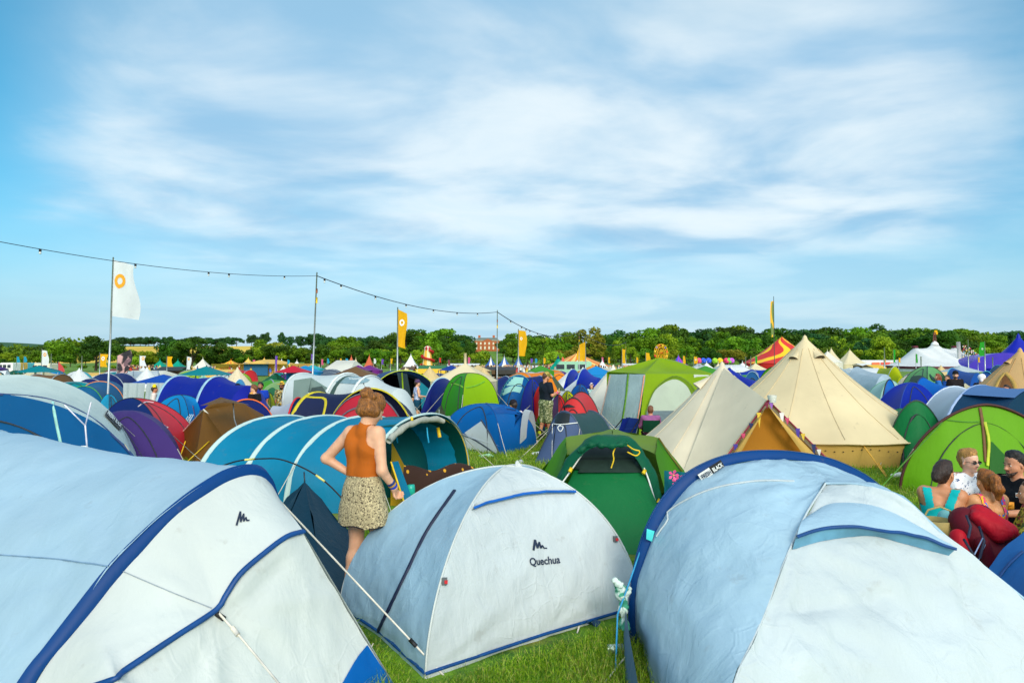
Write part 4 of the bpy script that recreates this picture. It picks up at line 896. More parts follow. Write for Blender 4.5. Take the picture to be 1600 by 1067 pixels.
# big three hoop blue tunnel
TB=col((0,130,170),wr=.8,trans=.22,sc=1.0); HB=col((196,220,216),trans=.1,wr=.3)
v0=np.array([-2.95,8.95]); v1=np.array([-1.62,11.75]); hp=[]
for k in range(4):
    sh=np.array([.64,-.04])*(k-2); hp.append((tuple(v0+sh),tuple(v1+sh*1.05),1.15+[0,.0,.0,.02][k],2.25))
hp[3]=((-1.95,9.0),(-.77,12.05),1.17,2.2)
r_,bv,Hs=tunnel_tent('long bright blue tunnel tent with wide pale hoops and its right end door rolled up',hp,[TB]*4,band=[HB,HB,HB,HB],bw=.034,back=None,sag=.05,n=44,m=14,flute=.010,front=TB,slope=(None,None))
for c in r_.children:
    if c.name.startswith('flysheet'): crumple([c],.018,2.6,5)
# inside of the porch: dark green inner wall, yellow edged door, rolled flap, patterned blanket
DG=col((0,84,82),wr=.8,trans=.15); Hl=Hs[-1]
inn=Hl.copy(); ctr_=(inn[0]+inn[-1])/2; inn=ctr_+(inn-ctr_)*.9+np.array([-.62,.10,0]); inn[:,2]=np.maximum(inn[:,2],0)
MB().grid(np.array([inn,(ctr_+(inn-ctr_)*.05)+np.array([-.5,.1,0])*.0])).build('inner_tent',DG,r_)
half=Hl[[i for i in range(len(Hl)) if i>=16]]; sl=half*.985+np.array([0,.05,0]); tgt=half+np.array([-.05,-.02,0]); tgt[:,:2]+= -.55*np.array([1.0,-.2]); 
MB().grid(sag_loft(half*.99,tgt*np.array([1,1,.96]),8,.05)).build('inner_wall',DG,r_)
rw=[Hl[int(i)]*.985 for i in np.linspace(13,27,14)]
MB().tube([V(q)+V((.02,-.05,-.05+.008*math.sin(i*1.7))) for i,q in enumerate(rw)],[.046+.007*math.sin(i*2.3) for i in range(14)],8).build('rolled_door',col((190,190,176),wr=1.6),r_)
fl=MB().grid(patch(P(611,722,9.7),P(622,720,9.9),G(652,800),G(640,815),sag=.02)).build('door_flap',TB,r_); tube_obj('piping',[P(611,722,9.68),G(640,812)+V((0,-.02,.02))],.013,YEL,fl)
tube_obj('piping',[V(q)*1.0+V((.01,-.03,-.04)) for q in Hl[28:]],.013,YEL,r_)
MB().grid(patch(P(612,690,10.2),P(636,735,10.4),G(628,790),G(610,790),sag=.05)).build('door_lining',col((190,150,20),trans=.3),r_)
for px in (618,667): tube_obj('tie_strap',[P(px,668,10.2),P(px+1,680,10.15),P(px+3,692,10.1)],.012,TRIM((20,150,190)),r_)
tube_obj('toggle',[P(643,652,10.0),P(644,658,9.95)],.02,YEL,r_); tube_obj('tie_strap',[P(684,668,11.0),P(687,683,11.0)],.03,YEL,r_)
mb=MB(); rows=[]
for s in np.linspace(0,1,12): rows.append([( -1.55+.95*t, 10.0+1.0*t-.3*s, (.42-.10*t+.05*math.sin(t*9+s*3))*math.sin(math.pi*min(1,.12+s*.88))**.6+.02) for t in np.linspace(0,1,20)])
m_,n_,b,o=mat('patterned_cloth'); t=N(n_,'ShaderNodeTexCoord'); vo=N(n_,'ShaderNodeTexVoronoi'); L(n_,t.outputs['Object'],vo.inputs[0]); vo.inputs['Scale'].default_value=8
L(n_,MIX(n_,SMO(n_,vo.outputs['Distance'],.24,.18),srgb((56,28,14)),srgb((222,160,30))),b.inputs['Base Color']); b.inputs['Roughness'].default_value=.8
tag(mb.grid(np.array(rows)).build('blanket',m_),'dark brown blanket with yellow flowers heaped in the blue tent doorway','blanket')
tag(MB().lathe([(.0,.10),(.05,.1),(.06,.05),(.06,-.08),(.0,-.09)],tuple(P(642,768,9.75)),10).build('mug',plain((40,190,170),.3)),'turquoise mug by the flowered blanket in the blue tent doorway','mug')
pl_=[on(bv,335,731,.05),on(bv,372,719,.07),on(bv,412,717,.08),on(bv,455,722,.09),on(bv,500,742,.12),on(bv,540,778,.14)]
pl_=[P(a,b,8.4-.1*i) for i,(a,b) in enumerate(((332,733),(372,720),(412,716.5),(440,718),(478,733),(512,756),(545,790)))]
# dark canvas tent before it
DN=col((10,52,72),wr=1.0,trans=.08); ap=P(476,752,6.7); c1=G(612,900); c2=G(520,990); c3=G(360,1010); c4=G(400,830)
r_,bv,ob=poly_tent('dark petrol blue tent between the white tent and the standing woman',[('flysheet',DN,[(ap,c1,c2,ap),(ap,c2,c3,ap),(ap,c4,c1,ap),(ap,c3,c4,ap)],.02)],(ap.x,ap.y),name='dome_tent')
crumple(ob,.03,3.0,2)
ar=tube_obj('pole',smoothp(pl_,30),.009,BLACK,r_); tube_obj('pole_tie',[ap,P(475,738,7.6)],.008,BLACK,r_)
for a,b in ((2,3),(5,6)): 
    q=smoothp(pl_,30); tube_obj('pole_joint',[q[a*5-3],q[a*5-1]],.013,TRIM((236,220,120)),ar)
# white tunnel, navy yellow tunnel, red pop up
WG=col((206,216,216),wr=.6,trans=.16); DKG=col((70,96,92),wr=.6)
r_,bv,Hs=tunnel_tent('large white tunnel tent with padded hoops and a grey lined open porch',[(XY(450,17.6),XY(540,19.4),ZZ(583,18.3),2.3,(-.35,-.2)),(XY(497,16.6),XY(585,18.4),ZZ(583,17.4),2.2),(XY(536,16.2),XY(618,17.7),ZZ(587,16.8),2.1),(XY(592,15.8),XY(656,16.8),ZZ(607,16.2),2.0)],[WG,WG,WG],band=[TRIM((196,204,204)),TRIM((214,222,220)),TRIM((214,222,220)),None],bw=.05,sag=.07,back=WG,slope=(None,XY(648,15.4)),flute=.012)
MB().grid(np.array([Hs[1]*.97+np.array([0,.3,0]),((Hs[1][0]+Hs[1][-1])/2)[None]*.97+(Hs[1]-Hs[1][13])*0])).build('inner_tent',DKG,r_)
LN=col((118,140,134),wr=.8)
MB().grid(patch(P(459,594,15.6),P(486,590,15.7),P(476,640,15.5),P(455,668,15.3),sag=.06)).grid(patch(P(486,590,15.7),P(512,606,15.9),P(500,618,15.8),P(478,612,15.7),sag=-.05)).build('porch_lining',LN,r_)
MB().grid(patch(P(487,606,15.62),P(503,603,15.7),P(520,628,15.7),P(474,640,15.5),sag=.02)).build('doorway',plain((44,66,66),.7),r_)
zone('roof_panel',bv,[(524,597),(540,590),(565,589),(578,594)],[(530,599),(548,600),(562,600),(574,597)],TRIM((120,150,160)),r_,12,2,.01)
NY=col((28,36,72),wr=.6,trans=.08); YT=TRIM((196,180,20))
r_,bv,Hs=tunnel_tent('navy tunnel tent with yellow piping in front of the white tunnel tent',[(XY(446,14.2),XY(540,15.6),ZZ(613,14.8),2.1),(XY(505,14.0),XY(652,14.4),ZZ(607,14.2),2.0),(XY(540,15.6),XY(660,15.6),1.2,2.0)],[NY,NY],band=[YT,YT,None],bw=.05,front=NY,back=NY,slope=(XY(450,13.7),None))
ribbon('piping',bv,[(478,620),(492,621),(505,622),(509,628),(506,645),(500,662)],.06,YT,r_,16)
RD2=col((196,40,58),wr=.7); tunnel_tent('red pop up tent with grey hoops in front of the navy and yellow tunnel',[(XY(503,13.4),XY(640,13.6),ZZ(615,13.5),2.0),(XY(508,12.9),XY(620,13.0),ZZ(637,13.0),2.0)],[RD2],band=[TRIM((90,90,100)),TRIM((90,90,100))],bw=.03,back=RD2,slope=(None,XY(560,12.6)))
WF=col((226,214,220)); r_,bv,ob=poly_tent('white and red pennon shaped flysheet corner before the red pop up tent',[('flysheet',WF,[(P(519,648,12.4),P(548,665,12.3),P(552,700,12.2),P(515,700,12.4))],0),('red_panel',RD2,[(P(533,662,12.2),P(543,660,12.2),P(548,672,12.15),P(526,674,12.2))],0)],(X0(530,12.4),12.4),cat='tent')
# dark awning with lime trim
AG=col((44,66,74),wr=.6); BLg=col((40,74,124),wr=.6)
r_,bv,Hs=tunnel_tent('dark grey open fronted awning tent with lime hoop edge behind the woman in shorts',[(XY(572,24.6),XY(694,24.0),ZZ(579,24.3),2.1),(XY(560,27.6),XY(676,27.4),ZZ(579,27.5),2.1),(XY(560,29.6),XY(650,29.6),1.5,2.1)],[BLg,AG],band=[TRIM((196,206,30)),None,None],bw=.04,back=col((16,20,24)))
MB().grid(np.array([arch(XY(562,27.0),XY(676,26.8),1.5,2.1,20),np.array([[X0(620,26.9),26.9,0]]*21)])).build('inner_tent',col((14,16,20)),r_)  # near-black sheet puts the shade inside the awning into its colour
MB().grid(patch(P(655,594,24.3),P(684,620,24.2),P(694,650,24.0),P(660,652,24.4),sag=.05)).build('side_curtain',col((40,160,186),trans=.3),r_)
MB().grid(patch(P(620,582,24.1),P(636,584,24.15),P(648,650,24.3),P(634,650,24.2),sag=.03)).build('side_curtain',AG,r_)
tube_obj('pole',[P(628,582,24.0),P(632,650,23.9)],.03,TRIM((150,180,30)),r_)
# lime dome, cream cottage, blue tents around it
LG=col((58,150,22),wr=.5,trans=.25); LY=col((158,206,10),wr=.4,trans=.3)  # shaded left and sunlit right of the dome put into two base colours
r_,bv,hh=dome_tent('bright lime green tall dome tent with a darker left side',[XY(722,17.2),XY(783,18.6),XY(748,20.4),XY(687,18.4)],ZZ(583,18.6),[LY,LY,LG,LG],p=2.7,apex=(X0(732,18.6),18.6,1),pole=BLACK,pr=.008)
ribbon('seam_tape',bv,[(700,597),(718,602),(727,606),(745,602),(757,596)],.04,TRIM((110,170,30)),r_,12)
peak_tent('plain beige box shaped tent with a pointed roof behind the lime dome',727,568,595,50,23,CRE,n=4,conc=.05,name='cottage_tent',cat='tent',rz=.62)
NB=col((16,30,110)); tunnel_tent('navy and white tunnel tent half hidden left of the lime dome',[(XY(660,20.5),XY(720,22),1.5,2.1),(XY(690,19.4),XY(740,20.6),1.45,2.1),(XY(700,18.6),XY(745,19.8),1.25,2)],[NB,col((200,206,214))],band=[PG,PG,None],bw=.05,front=NB,slope=(XY(655,19.4),None))
poly_tent('olive grey porch between the standing woman in shorts and the lime dome',[('flysheet',col((84,92,70)),[(P(690,632,17.0),G(712,690),G(640,694),P(686,636,17.4))],.04)],(X0(680,14),14),name='awning')
SB=col((0,100,176),wr=.7,trans=.2); SW=col((196,208,212),wr=.9)
r_,bv,hh=dome_tent('medium blue dome tent with white lower panels on the grass right of the blanket tent',[XY(782,14.5),XY(838,16.0),XY(770,17.6),XY(690,15.9)],ZZ(631,15.8),SB,p=2.4,apex=(X0(758,15.9),15.9,1),pr=.006,pole=TRIM((10,60,130)),m=14)
zone('white_panel',bv,[(752,658),(768,680),(780,706)],[(726,676),(740,690),(778,709)],SW,r_,12,6); zone('white_panel',bv,[(694,668),(722,678),(774,709)],[(692,690),(715,702),(760,710)],SW,r_,12,5)
zone('roof_panel',bv,[(770,640),(790,634),(818,640)],[(760,648),(790,646),(822,650)],col((0,84,160)),r_,12,3)
ribbon('seam_tape',bv,[(752,656),(766,678),(781,708)],.03,TRIM((60,70,90)),r_,12,.01)
ribbon('seam_tape',bv,[(695,668),(722,677),(750,692),(776,710)],.03,TRIM((60,70,90)),r_,12,.01)
SP=MB().grid(np.array([arch((X0(822,15.6),15.6),(X0(838,16.6),16.6),.85,2,12),arch((X0(812,15.3),15.3),(X0(828,16.2),16.2),.9,2,12)])).build('side_porch',SW,r_)
MT=col((150,206,196)); BT=col((0,86,150),wr=.6)
r_,bv,hh=tunnel_tent('teal and blue tunnel tent with a mint roof window behind the seated man in white',[(XY(778,24),XY(842,24.6),ZZ(586,24.2),2.0),(XY(777,27),XY(838,27.6),1.5,2.0)],[BT],band=[TRIM((60,150,160)),None],bw=.04,front=BT,back=BT,slope=(XY(800,23),None))
zone('roof_panel',bv,[(786,592),(800,589),(818,590)],[(786,604),(802,602),(815,603)],MT,r_,10,4,.01); zone('roof_panel',bv,[(784,610),(800,603),(816,605)],[(786,618),(800,612),(812,614)],MT,r_,10,4,.01)
# red pop up and grey blue pop up
RU=col((214,54,56),wr=.6,trans=.18)
r_,bv,Hs=tunnel_tent('coral red pop up tent with black hoops behind the grey pop up',[(XY(866,15.3),XY(926,15.0),ZZ(622,15.1),1.95),(XY(876,16.6),XY(942,16.2),ZZ(612.5,16.4),1.95),(XY(885,18),XY(945,17.6),.9,1.9)],[RU,RU],band=[BLACK,BLACK,None],bw=.02,front=RU,back=RU,slope=(XY(890,14.4),None),sag=.03)
zone('vent',bv,[(880,635),(889,632),(899,636)],[(882,637),(890,637),(897,637)],BLACK,r_,8,2,.02)
SL=col((74,92,128),wr=.8,trans=.12); SG=col((52,82,84),wr=.7)
r_,bv,Hs=tunnel_tent('slate blue pop up tent with a dark mesh window, door strings tied in a bow',[(XY(852,14.6),XY(914,13.9),ZZ(643,14.2),1.95),(XY(886,15.8),XY(960,14.9),ZZ(642,15.3),1.95),(XY(920,16.4),XY(965,15.7),.5,1.9)],[SG,SG],band=[TRIM((60,76,100)),TRIM((60,76,100)),None],bw=.02,front=SL,back=SG,slope=(XY(846,13.3),None),sag=.05)
zone('mesh_window',bv,[(869,649),(880,645),(891,647)],[(867,662),(880,664),(889,663)],plain((16,26,28)),r_,10,4,.012)
ribbon('cord',bv,[(857,661),(875,664),(902,661)],.018,WHITE,r_,12,.02); ribbon('cord',bv,[(877,664),(872,669),(876,675),(880,668),(874,666)],.02,WHITE,r_,14,.02)
# lime and grey gazebo
GZ=col((142,176,12),wr=.7,trans=.3); GG=col((156,178,180),wr=1.6,trans=.15,sc=1.6)
ap=P(1030,559,21.6); FLt=P(1008,584,19.9); BLt=P(948,581,21.4); FRt=P(1115,584,20.6); BRt=P(1060,578,23.4); g1=G(998,682); g2=G(1122,678)
r_,bv,ob=poly_tent('tall lime green gazebo tent with a long grey awning panel and arched doorway',[('roof',GZ,[(ap,FLt,FRt,ap),(ap,BLt,FLt,ap),(ap,FRt,BRt,ap),(ap,BRt,BLt,ap)],.10),('front_panel',GZ,[(FLt,FRt,g2,g1)],.05),('rear_panel',GZ,[(BLt,BRt,(BRt.x,BRt.y,0),(BLt.x,BLt.y,0)),(FRt,BRt,(BRt.x,BRt.y,0),g2)],.05),
  ('side_curtain',GG,[(P(953,585,20.9),P(1008.5,585,19.75),G(994,681),G(934,671))],-.06)],(ap.x,ap.y),name='gazebo_tent')
crumple([ob[3]],.035,2.2,4)
zone('doorway_lining',bv,[(1004,672),(1010,640),(1024,608),(1052,590),(1075,600),(1092,628),(1112,672)],[(1012,672),(1018,645),(1030,618),(1052,600),(1070,608),(1084,632),(1100,672)],col((104,134,10)),r_,26,3,.03)
zone('inner_tent',bv,[(1009,642),(1022,612),(1050,594),(1072,604),(1084,630),(1088,643)],[(1010,643),(1024,643),(1042,643),(1060,643),(1074,643),(1088,643)],col((206,216,196),trans=.35,wr=1.2),r_,24,8,.04); zone('inner_wall',bv,[(1008,643),(1060,643),(1088,643)],[(1003,678),(1060,678),(1100,678)],plain((96,112,116)),r_,16,3,.04)
ribbon('piping',bv,[(1004,675),(1010,640),(1024,608),(1052,589),(1076,600),(1093,626),(1110,665)],.03,TRIM((90,120,10)),r_,30,.05)
bg_=bvh_of([ob[3]]); ribbon('centre_strap',bg_,[(982,585),(978,625),(970,678)],.07,TRIM((90,140,10)),r_,16,.02); ribbon('edge_tape',bg_,[(1007,587),(1001,630),(993,679)],.04,TRIM((226,150,110)),r_,14,.02); ribbon('edge_tape',bg_,[(954,587),(944,630),(935,670)],.04,TRIM((196,160,140)),r_,14,.02)
tube_obj('door_pole',[P(1019,622,19.6),P(1019,643,19.6)],.014,BLACK,r_)
MB().grid(patch(P(1084,585,20.3),P(1108,586,20.5),P(1098,606,20.3),P(1086,602,20.3),sag=.02)).build('roof_window',col((216,220,214)),r_)
# bell tents
CB=fabric((234,214,172),.75,.16,.6,.7,key='canvas',dirt=.12); CB2=fabric((238,224,196),.75,.16,.6,.7,key='canvas',dirt=.12); OCH=fabric((206,168,90),.75,.16,.9,.7,key='canvas',dirt=.2); TAN=fabric((216,174,118),.75,.16,.35,.7,key='canvas')
DKV=plain((60,48,30)); 
bell2,bvb=bell_tent('large cream bell tent with an ochre wall in the middle of the right half',XY(1258,15.2),2.50,ZZ(530,15.2),.46,CB,OCH,n=14,conc=.16,rz=.1)
window_hood(bell2,bvb,1281,561,.26,CB,DKV); window_hood(bell2,bvb,1240,562,.22,CB,DKV)
bell1,bv=bell_tent('cream bell tent with an open A frame doorway hung with bunting',XY(1128,13.0),1.95,ZZ(572.5,13.0),.12,CB2,CB2,n=12,conc=.10,rz=.2)
window_hood(bell1,bv,1092,607,.34,CB2,plain((140,96,40)))
Fp=P(1199,626,11.0); Lf=G(1100,759); Rf=G(1334,759)
cpt=P(1131,575,12.85); 
mb=MB().grid(patch(cpt,Fp,Lf,G(1062,752),sag=.03,m=16)).grid(patch(P(1133,577,13.0),Fp,Rf,G(1250,735),sag=.02,m=16)); pc=mb.build('porch_canopy',CB2,bell1)
MB().grid(patch(P(1199,634,11.2),P(1199,634,11.2),G(1325,757),G(1112,757),sag=.03,m=10)).build('porch_door',fabric((186,124,34),.7,.25,.8,.7,key='canvas'),bell1)
MB().grid(patch(P(1197,636,10.95),P(1192,645,10.9),G(1128,761),G(1108,760),sag=-.04,m=8)).grid(patch(P(1202,636,10.95),P(1212,650,10.9),G(1292,761),G(1322,760),sag=-.04,m=8)).build('door_flap',OCH,bell1)
for a_,b_ in ((Fp,Lf),(Fp,Rf)): tube_obj('frame_pole',[a_,b_],.02,TRIM((206,180,140)),bell1)
window_hood(bell1,bvb,1209,632,.0001,CB2,DKV) if False else None
for i in range(0,15,1):
    for (a_,b_,c_) in ((Fp,Lf,i),(Fp,Rf,i+3)):
        s=(i+.5)/15*.92; p=V(a_).lerp(V(b_),s)+V((0,-.05,0)); cc=[(120,30,60),(70,50,150),(226,190,60),(150,90,190),(30,40,90),(226,220,220),(200,70,110)][c_%7]
        if (i%2 and b_ is Lf) or (b_ is Rf and i%3==1): continue
        sz=.05+.035*((i*7)%3); mb=MB().add([p+V((-.035,0,.02)),p+V((.035,-.01,.02)),p+V((.01,.0,-sz*1.9)),p+V((.03,.02,-sz))],[(0,1,2),(1,3,2)]); o=mb.build('bunting_pennant',plain(cc,.7),bell1)
tube_obj('bunting_cord',[Fp+V((0,-.04,.01)),Lf+V((0,-.04,0))],.012,plain((150,40,70)),bell1); tube_obj('bunting_cord',[Fp+V((0,-.04,.01)),Rf+V((0,-.04,0))],.012,plain((150,40,70)),bell1)
mb=MB()
for k in range(5): mb.lathe([(.07-k*.003,.06-k*.024),(.074-k*.003,.045-k*.024),(.068-k*.003,.036-k*.024)],(Fp.x+.07,Fp.y-.02,Fp.z+.03),12)
mb.build('lantern',plain((214,214,206)),bell1)
# guy line and pegs of the large bell
for a_,b_ in (((1349,697),(1385,745)),((1372,724),(1386,744))): tube_obj('guy_line',[on(bvb,*a_,.02),G(*b_)],.012,TRIM((226,170,60)),bell2)
for k in range(9):
    px=1290+k*14; q=on(bvb,px,704+2*math.sin(k),.012); MB().lathe([(.0,.012),(.02,0),(.0,-.012)],tuple(q),6).build('eyelet',BLACK,bell2)
bell_tent('white canvas bell tent left of the lime gazebo',XY(958,24),1.55,ZZ(574,24),.3,CRW,CRE,n=10,conc=.12)
b3,bv3=bell_tent('tan bell tent with its doorway drawn open at the right edge',XY(1594,17.5),2.0,ZZ(549,17.5),.45,TAN,TAN,n=12,conc=.10)
window_hood(b3,bv3,1574,569,.2,TAN,DKV)
zone('doorway',bv3,[(1569,590),(1565,600),(1560,612)],[(1572,588),(1580,600),(1584,612)],plain((120,72,20)),b3,8,4,.03); ribbon('door_edge',bv3,[(1571,584),(1562,596),(1555,612)],.08,OCH,b3,10,.04); ribbon('door_edge',bv3,[(1573,584),(1584,598),(1588,612)],.08,OCH,b3,10,.04)
# lime dome right with dark pole
LM=col((112,176,18),wr=.8,trans=.28,sc=1.1); LD=col((22,96,20),wr=.6)
r_,bv,Hs=tunnel_tent('large lime green dome tent with a dark brown pole behind the seated group',[(XY(1402,10.7),XY(1680,10.3),ZZ(633,10.5),1.72),(XY(1428,12.6),XY(1668,12.4),1.0,2.0)],[LM],band=[None,None],front=LM,back=LM,n=48,m=10,slope=(XY(1542,10.1),None))
crumple([c for c in r_.children],.015,2.4,8); bv=bvh_of(list(r_.children))
tube_obj('pole',[V(q)+V((0,-.02,.01)) for q in Hs[0]],.022,plain((66,20,16)),r_,8)
ribbon('door_zip',bv,[(1531,637),(1536,670),(1540,722)],.045,plain((110,70,30)),r_,14,.015); ribbon('door_edge',bv,[(1538,660),(1544,690),(1542,728)],.04,TRIM((186,196,40)),r_,12,.03)
zone('door_opening',bv,[(1546,692),(1546,725),(1544,765)],[(1549,690),(1575,716),(1604,735)],LD,r_,12,6,.02); ribbon('seam_tape',bv,[(1470,655),(1505,659),(1530,659)],.02,TRIM((70,130,20)),r_,10)
for a_,b_ in ((1404,700),(1409,745)): pass
CG=col((10,110,56),wr=1.3,trans=.12); 
r_,bv,Hs=tunnel_tent('dark green pop up tent with a crumpled door right of the large bell tent',[(XY(1382,13.4),XY(1480,13.2),ZZ(626,13.3),1.75),(XY(1366,15.2),XY(1446,15),ZZ(638,15),1.8)],[CG],band=[plain((40,60,50)),None],bw=.02,front=CG,back=CG,slope=(XY(1436,12.6),None))
crumple(list(r_.children)[:3],.04,3,1); zone('door_fold',bvh_of(list(r_.children)[:3]),[(1428,640),(1434,650),(1440,662)],[(1438,636),(1450,640),(1458,652)],plain((8,60,34)),r_,8,4,.02)
# blue company on the right
DB=col((2,36,164),wr=.5,trans=.15); BB=col((0,104,200),wr=.6,trans=.2)
dome_tent('deep royal blue dome tent with a cyan tie right of the large bell tent',[XY(1400,16.0),XY(1476,17.5),XY(1440,19.5),XY(1356,17.6)],ZZ(598,17.7),DB,p=2.0,apex=(X0(1422,17.7),17.7,1),pole=plain((20,60,160)),pr=.008)
r_,bv,hh=tunnel_tent('bright azure tunnel tent behind the deep royal blue dome',[(XY(1420,20),XY(1462,21),ZZ(590,20.5),2.0),(XY(1470,19),XY(1510,20),1.3,2.0)],[BB],band=[plain((10,40,110)),None],bw=.02,front=BB,back=BB,slope=(XY(1408,19),XY(1525,19)))
r_,bv,hh=dome_tent('pale mint and white dome tent with a blue mesh vent beside the large bell tent',[XY(1368,19.5),XY(1420,21),XY(1390,23),XY(1342,21)],ZZ(594,21),col((170,206,200),wr=.6),p=2.0,apex=(X0(1390,21),21,1),pole=TRIM((90,150,120)))
tunnel_tent('small blue vestibule tent with a mesh arch beside the pale mint dome',[(XY(1374,18.3),XY(1404,18.8),ZZ(593,18.5),2),(XY(1395,17.9),XY(1420,18.5),1.0,2)],[BB],band=[BLACK,None],bw=.015,front=plain((60,130,170)),back=BB)
PGY=col((176,194,206),wr=1.8,sc=1.2); r_,bv,hh=tunnel_tent('big pale grey rippled tunnel tent right of the large bell tent top',[(XY(1318,30),XY(1358,33),ZZ(573,31),2.1),(XY(1362,27.5),XY(1400,30),1.5,2.1),(XY(1388,26),XY(1412,28),.7,2)],[PGY,PGY],front=PGY,back=PGY,slope=(XY(1308,30),None),flute=.03)
tunnel_tent('low grey tent peeping out left of the big pale grey rippled tent',[(XY(1296,36),XY(1326,38),ZZ(574.5,37),2.1),(XY(1326,34),XY(1350,36),1.3,2.1)],[col((150,178,196))],front=col((60,100,110)))
YP=col((186,196,0),wr=.4,trans=.3); tunnel_tent('acid yellow tunnel tent beyond the big pale grey tent',[(XY(1366,52),XY(1386,55),1.62,2),(XY(1384,50),XY(1412,50),ZZ(572.5,50),1.8),(XY(1400,49),XY(1416,49),1.0,2)],[YP,YP],band=[None,TRIM((196,200,196)),None],bw=.05,front=YP,back=YP)
MG=col((112,176,106),wr=.5,trans=.25); r_,bv,hh=dome_tent('mint green dome tent with dark flaps in front of the white circus tent',[XY(1448,33),XY(1486,37),XY(1445,40),XY(1404,36)],ZZ(572.5,36.5),[MG,MG,MG,MG],p=2.0,pole=BLACK,pr=.02,apex=(X0(1449,36.5),36.5,1))
zone('door_opening',bv,[(1423,598),(1425,589),(1437,587)],[(1424,600),(1432,598),(1444,588)],plain((24,60,36)),r_,6,3,.03); zone('door_opening',bv,[(1452,584),(1458,590),(1465,592)],[(1452,587),(1456,594),(1464,597)],plain((24,60,36)),r_,6,3,.03)
NBL=col((14,76,160),wr=.6); tunnel_tent('mid blue tunnel tent with pale hoops behind the man in black',[(XY(1474,35),XY(1500,38),ZZ(575,36),2.1),(XY(1512,32),XY(1540,35),1.5,2.1)],[NBL],band=[TRIM((60,160,190)),None],bw=.06,front=NBL,back=NBL,slope=(XY(1466,34),XY(1560,32)))
tunnel_tent('mid blue rounded tent with a cyan hoop left of the tan bell tent',[(XY(1520,28),XY(1562,27.5),ZZ(580,28),2.0),(XY(1525,31),XY(1560,31),1.4,2)],[NBL],band=[TRIM((60,160,190)),None],bw=.05,front=NBL)
tunnel_tent('dark teal tunnel tent under the violet domed canopy',[(XY(1540,48),XY(1580,46),ZZ(570.5,47),2.1),(XY(1560,44),XY(1600,42),1.6,2.1)],[col((0,76,120))],band=[TRIM((40,150,180)),None],bw=.07,front=col((0,76,120)))
tunnel_tent('rolled beige awning hump beside the woman in the white headscarf',[(XY(1502,23),XY(1512,24),1.28,2),(XY(1524,22.4),XY(1532,23.4),1.2,2)],[col((206,196,160))],front=col((206,196,160)),back=col((206,196,160)))
WN=col((186,200,216),wr=.6); ND=col((14,58,92),wr=.8); SBL=col((84,124,180),wr=.7)
r_,bv,hh=tunnel_tent('wide navy and grey tunnel tent with a pale roof behind the lime dome',[(XY(1424,14.6),XY(1545,17.0),ZZ(604,15.8),2.0),(XY(1462,12.6),XY(1590,14.6),ZZ(602,13.6),2.0),(XY(1540,11.8),XY(1690,13.4),ZZ(606,12.8),2.0)],[WN,ND],band=[TRIM((196,206,220)),TRIM((150,170,206)),None],bw=.03,front=WN,back=ND,slope=(XY(1420,13.4),None))
MB().grid(sag_loft(hh[1][9:19]+np.array([0,0,.015]),hh[2][9:19]+np.array([0,0,.015]),8,.06)).build('roof_panel',SBL,r_)
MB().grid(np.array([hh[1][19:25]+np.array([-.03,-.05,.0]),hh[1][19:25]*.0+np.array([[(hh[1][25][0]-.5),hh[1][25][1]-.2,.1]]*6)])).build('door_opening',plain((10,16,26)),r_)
dome_tent('blue tent edge cut off below the tan bell tent at the right border',[XY(1590,14),XY(1660,15),XY(1630,17),XY(1580,16)],ZZ(606,15),BB,p=2)
tunnel_tent('navy tunnel tent behind the tip of the cream bell tent',[(XY(1128,28),XY(1150,30),ZZ(575,29),2),(XY(1168,26),XY(1196,28),1.25,2)],[DB],band=[BLACK,None],bw=.03,front=DB,back=DB)
tunnel_tent('small pale blue dome between the two cream bell tents',[(XY(1158,33),XY(1192,33),ZZ(580.5,33),2.0),(XY(1160,36),XY(1190,36),1.2,2)],[BB],band=[PG,None],bw=.05,front=col((20,90,150)))
tunnel_tent('leaf green dome edge between the two cream bell tents',[(XY(1177,27),XY(1240,26),ZZ(573.5,27),2.0),(XY(1180,30),XY(1240,30),1.4,2)],[col((80,160,30))],band=[BLACK,None],bw=.03,front=col((80,160,30)))
RY=[('royal blue tunnel tent left of the white canvas bell tent',DB,(905,27),(940,30),576),('dark blue tunnel tent behind the cap man, farther left one',DB,(888,34),(908,36),577)]
for lb_,c_,(a_,d1),(b_,d2),tp in RY: tunnel_tent(lb_,[(XY(a_-8,d1),XY(a_+22,d2),ZZ(tp,d1+1),2.1),(XY(b_-16,d1-2),XY(b_+6,d2-2),1.4,2.1)],[c_],band=[PG,None],bw=.06,front=c_,back=c_,slope=(XY(a_-12,d1-1.5),XY(b_+10,d1-3)))
dome_tent('blue dome in front of the royal blue tunnel right of the cap man',[XY(905,20),XY(926,21),XY(912,22.5),XY(884,21)],ZZ(601,21),col((10,90,170)),p=2.2)
dome_tent('yellow green low tent behind the cap man',[XY(884,18.8),XY(914,19.8),XY(884,21.5),XY(864,20)],ZZ(611,20),YP,p=1.6)
dome_tent('small scarlet tent peeping left of the cap man',[XY(842,20.5),XY(858,21.5),XY(846,23),XY(829,21.5)],ZZ(603,21.5),col((220,40,30)),p=1.8)
dome_tent('violet and red dome strip behind the cap man, beside the coral tent',[XY(872,18.8),XY(890,19.5),XY(872,21),XY(856,19.7)],ZZ(617,19.5),[col((226,40,50)),col((226,40,50)),col((110,60,120)),col((110,60,120))],p=1.8)
dome_tent('royal blue dome tent right of the teal tent with mint windows',[XY(832,21),XY(852,22.5),XY(832,24.5),XY(812,22.5)],ZZ(592,22.5),DB,p=1.9)
poly_tent('olive green tarp pitched low right of the cap man',[('flysheet',plain((60,72,30),.7),[(P(862,590,21),P(866,588,21),P(884,611,19),P(872,611,19))],0)],(X0(870,21),21),name='tarp',cat='tarp')
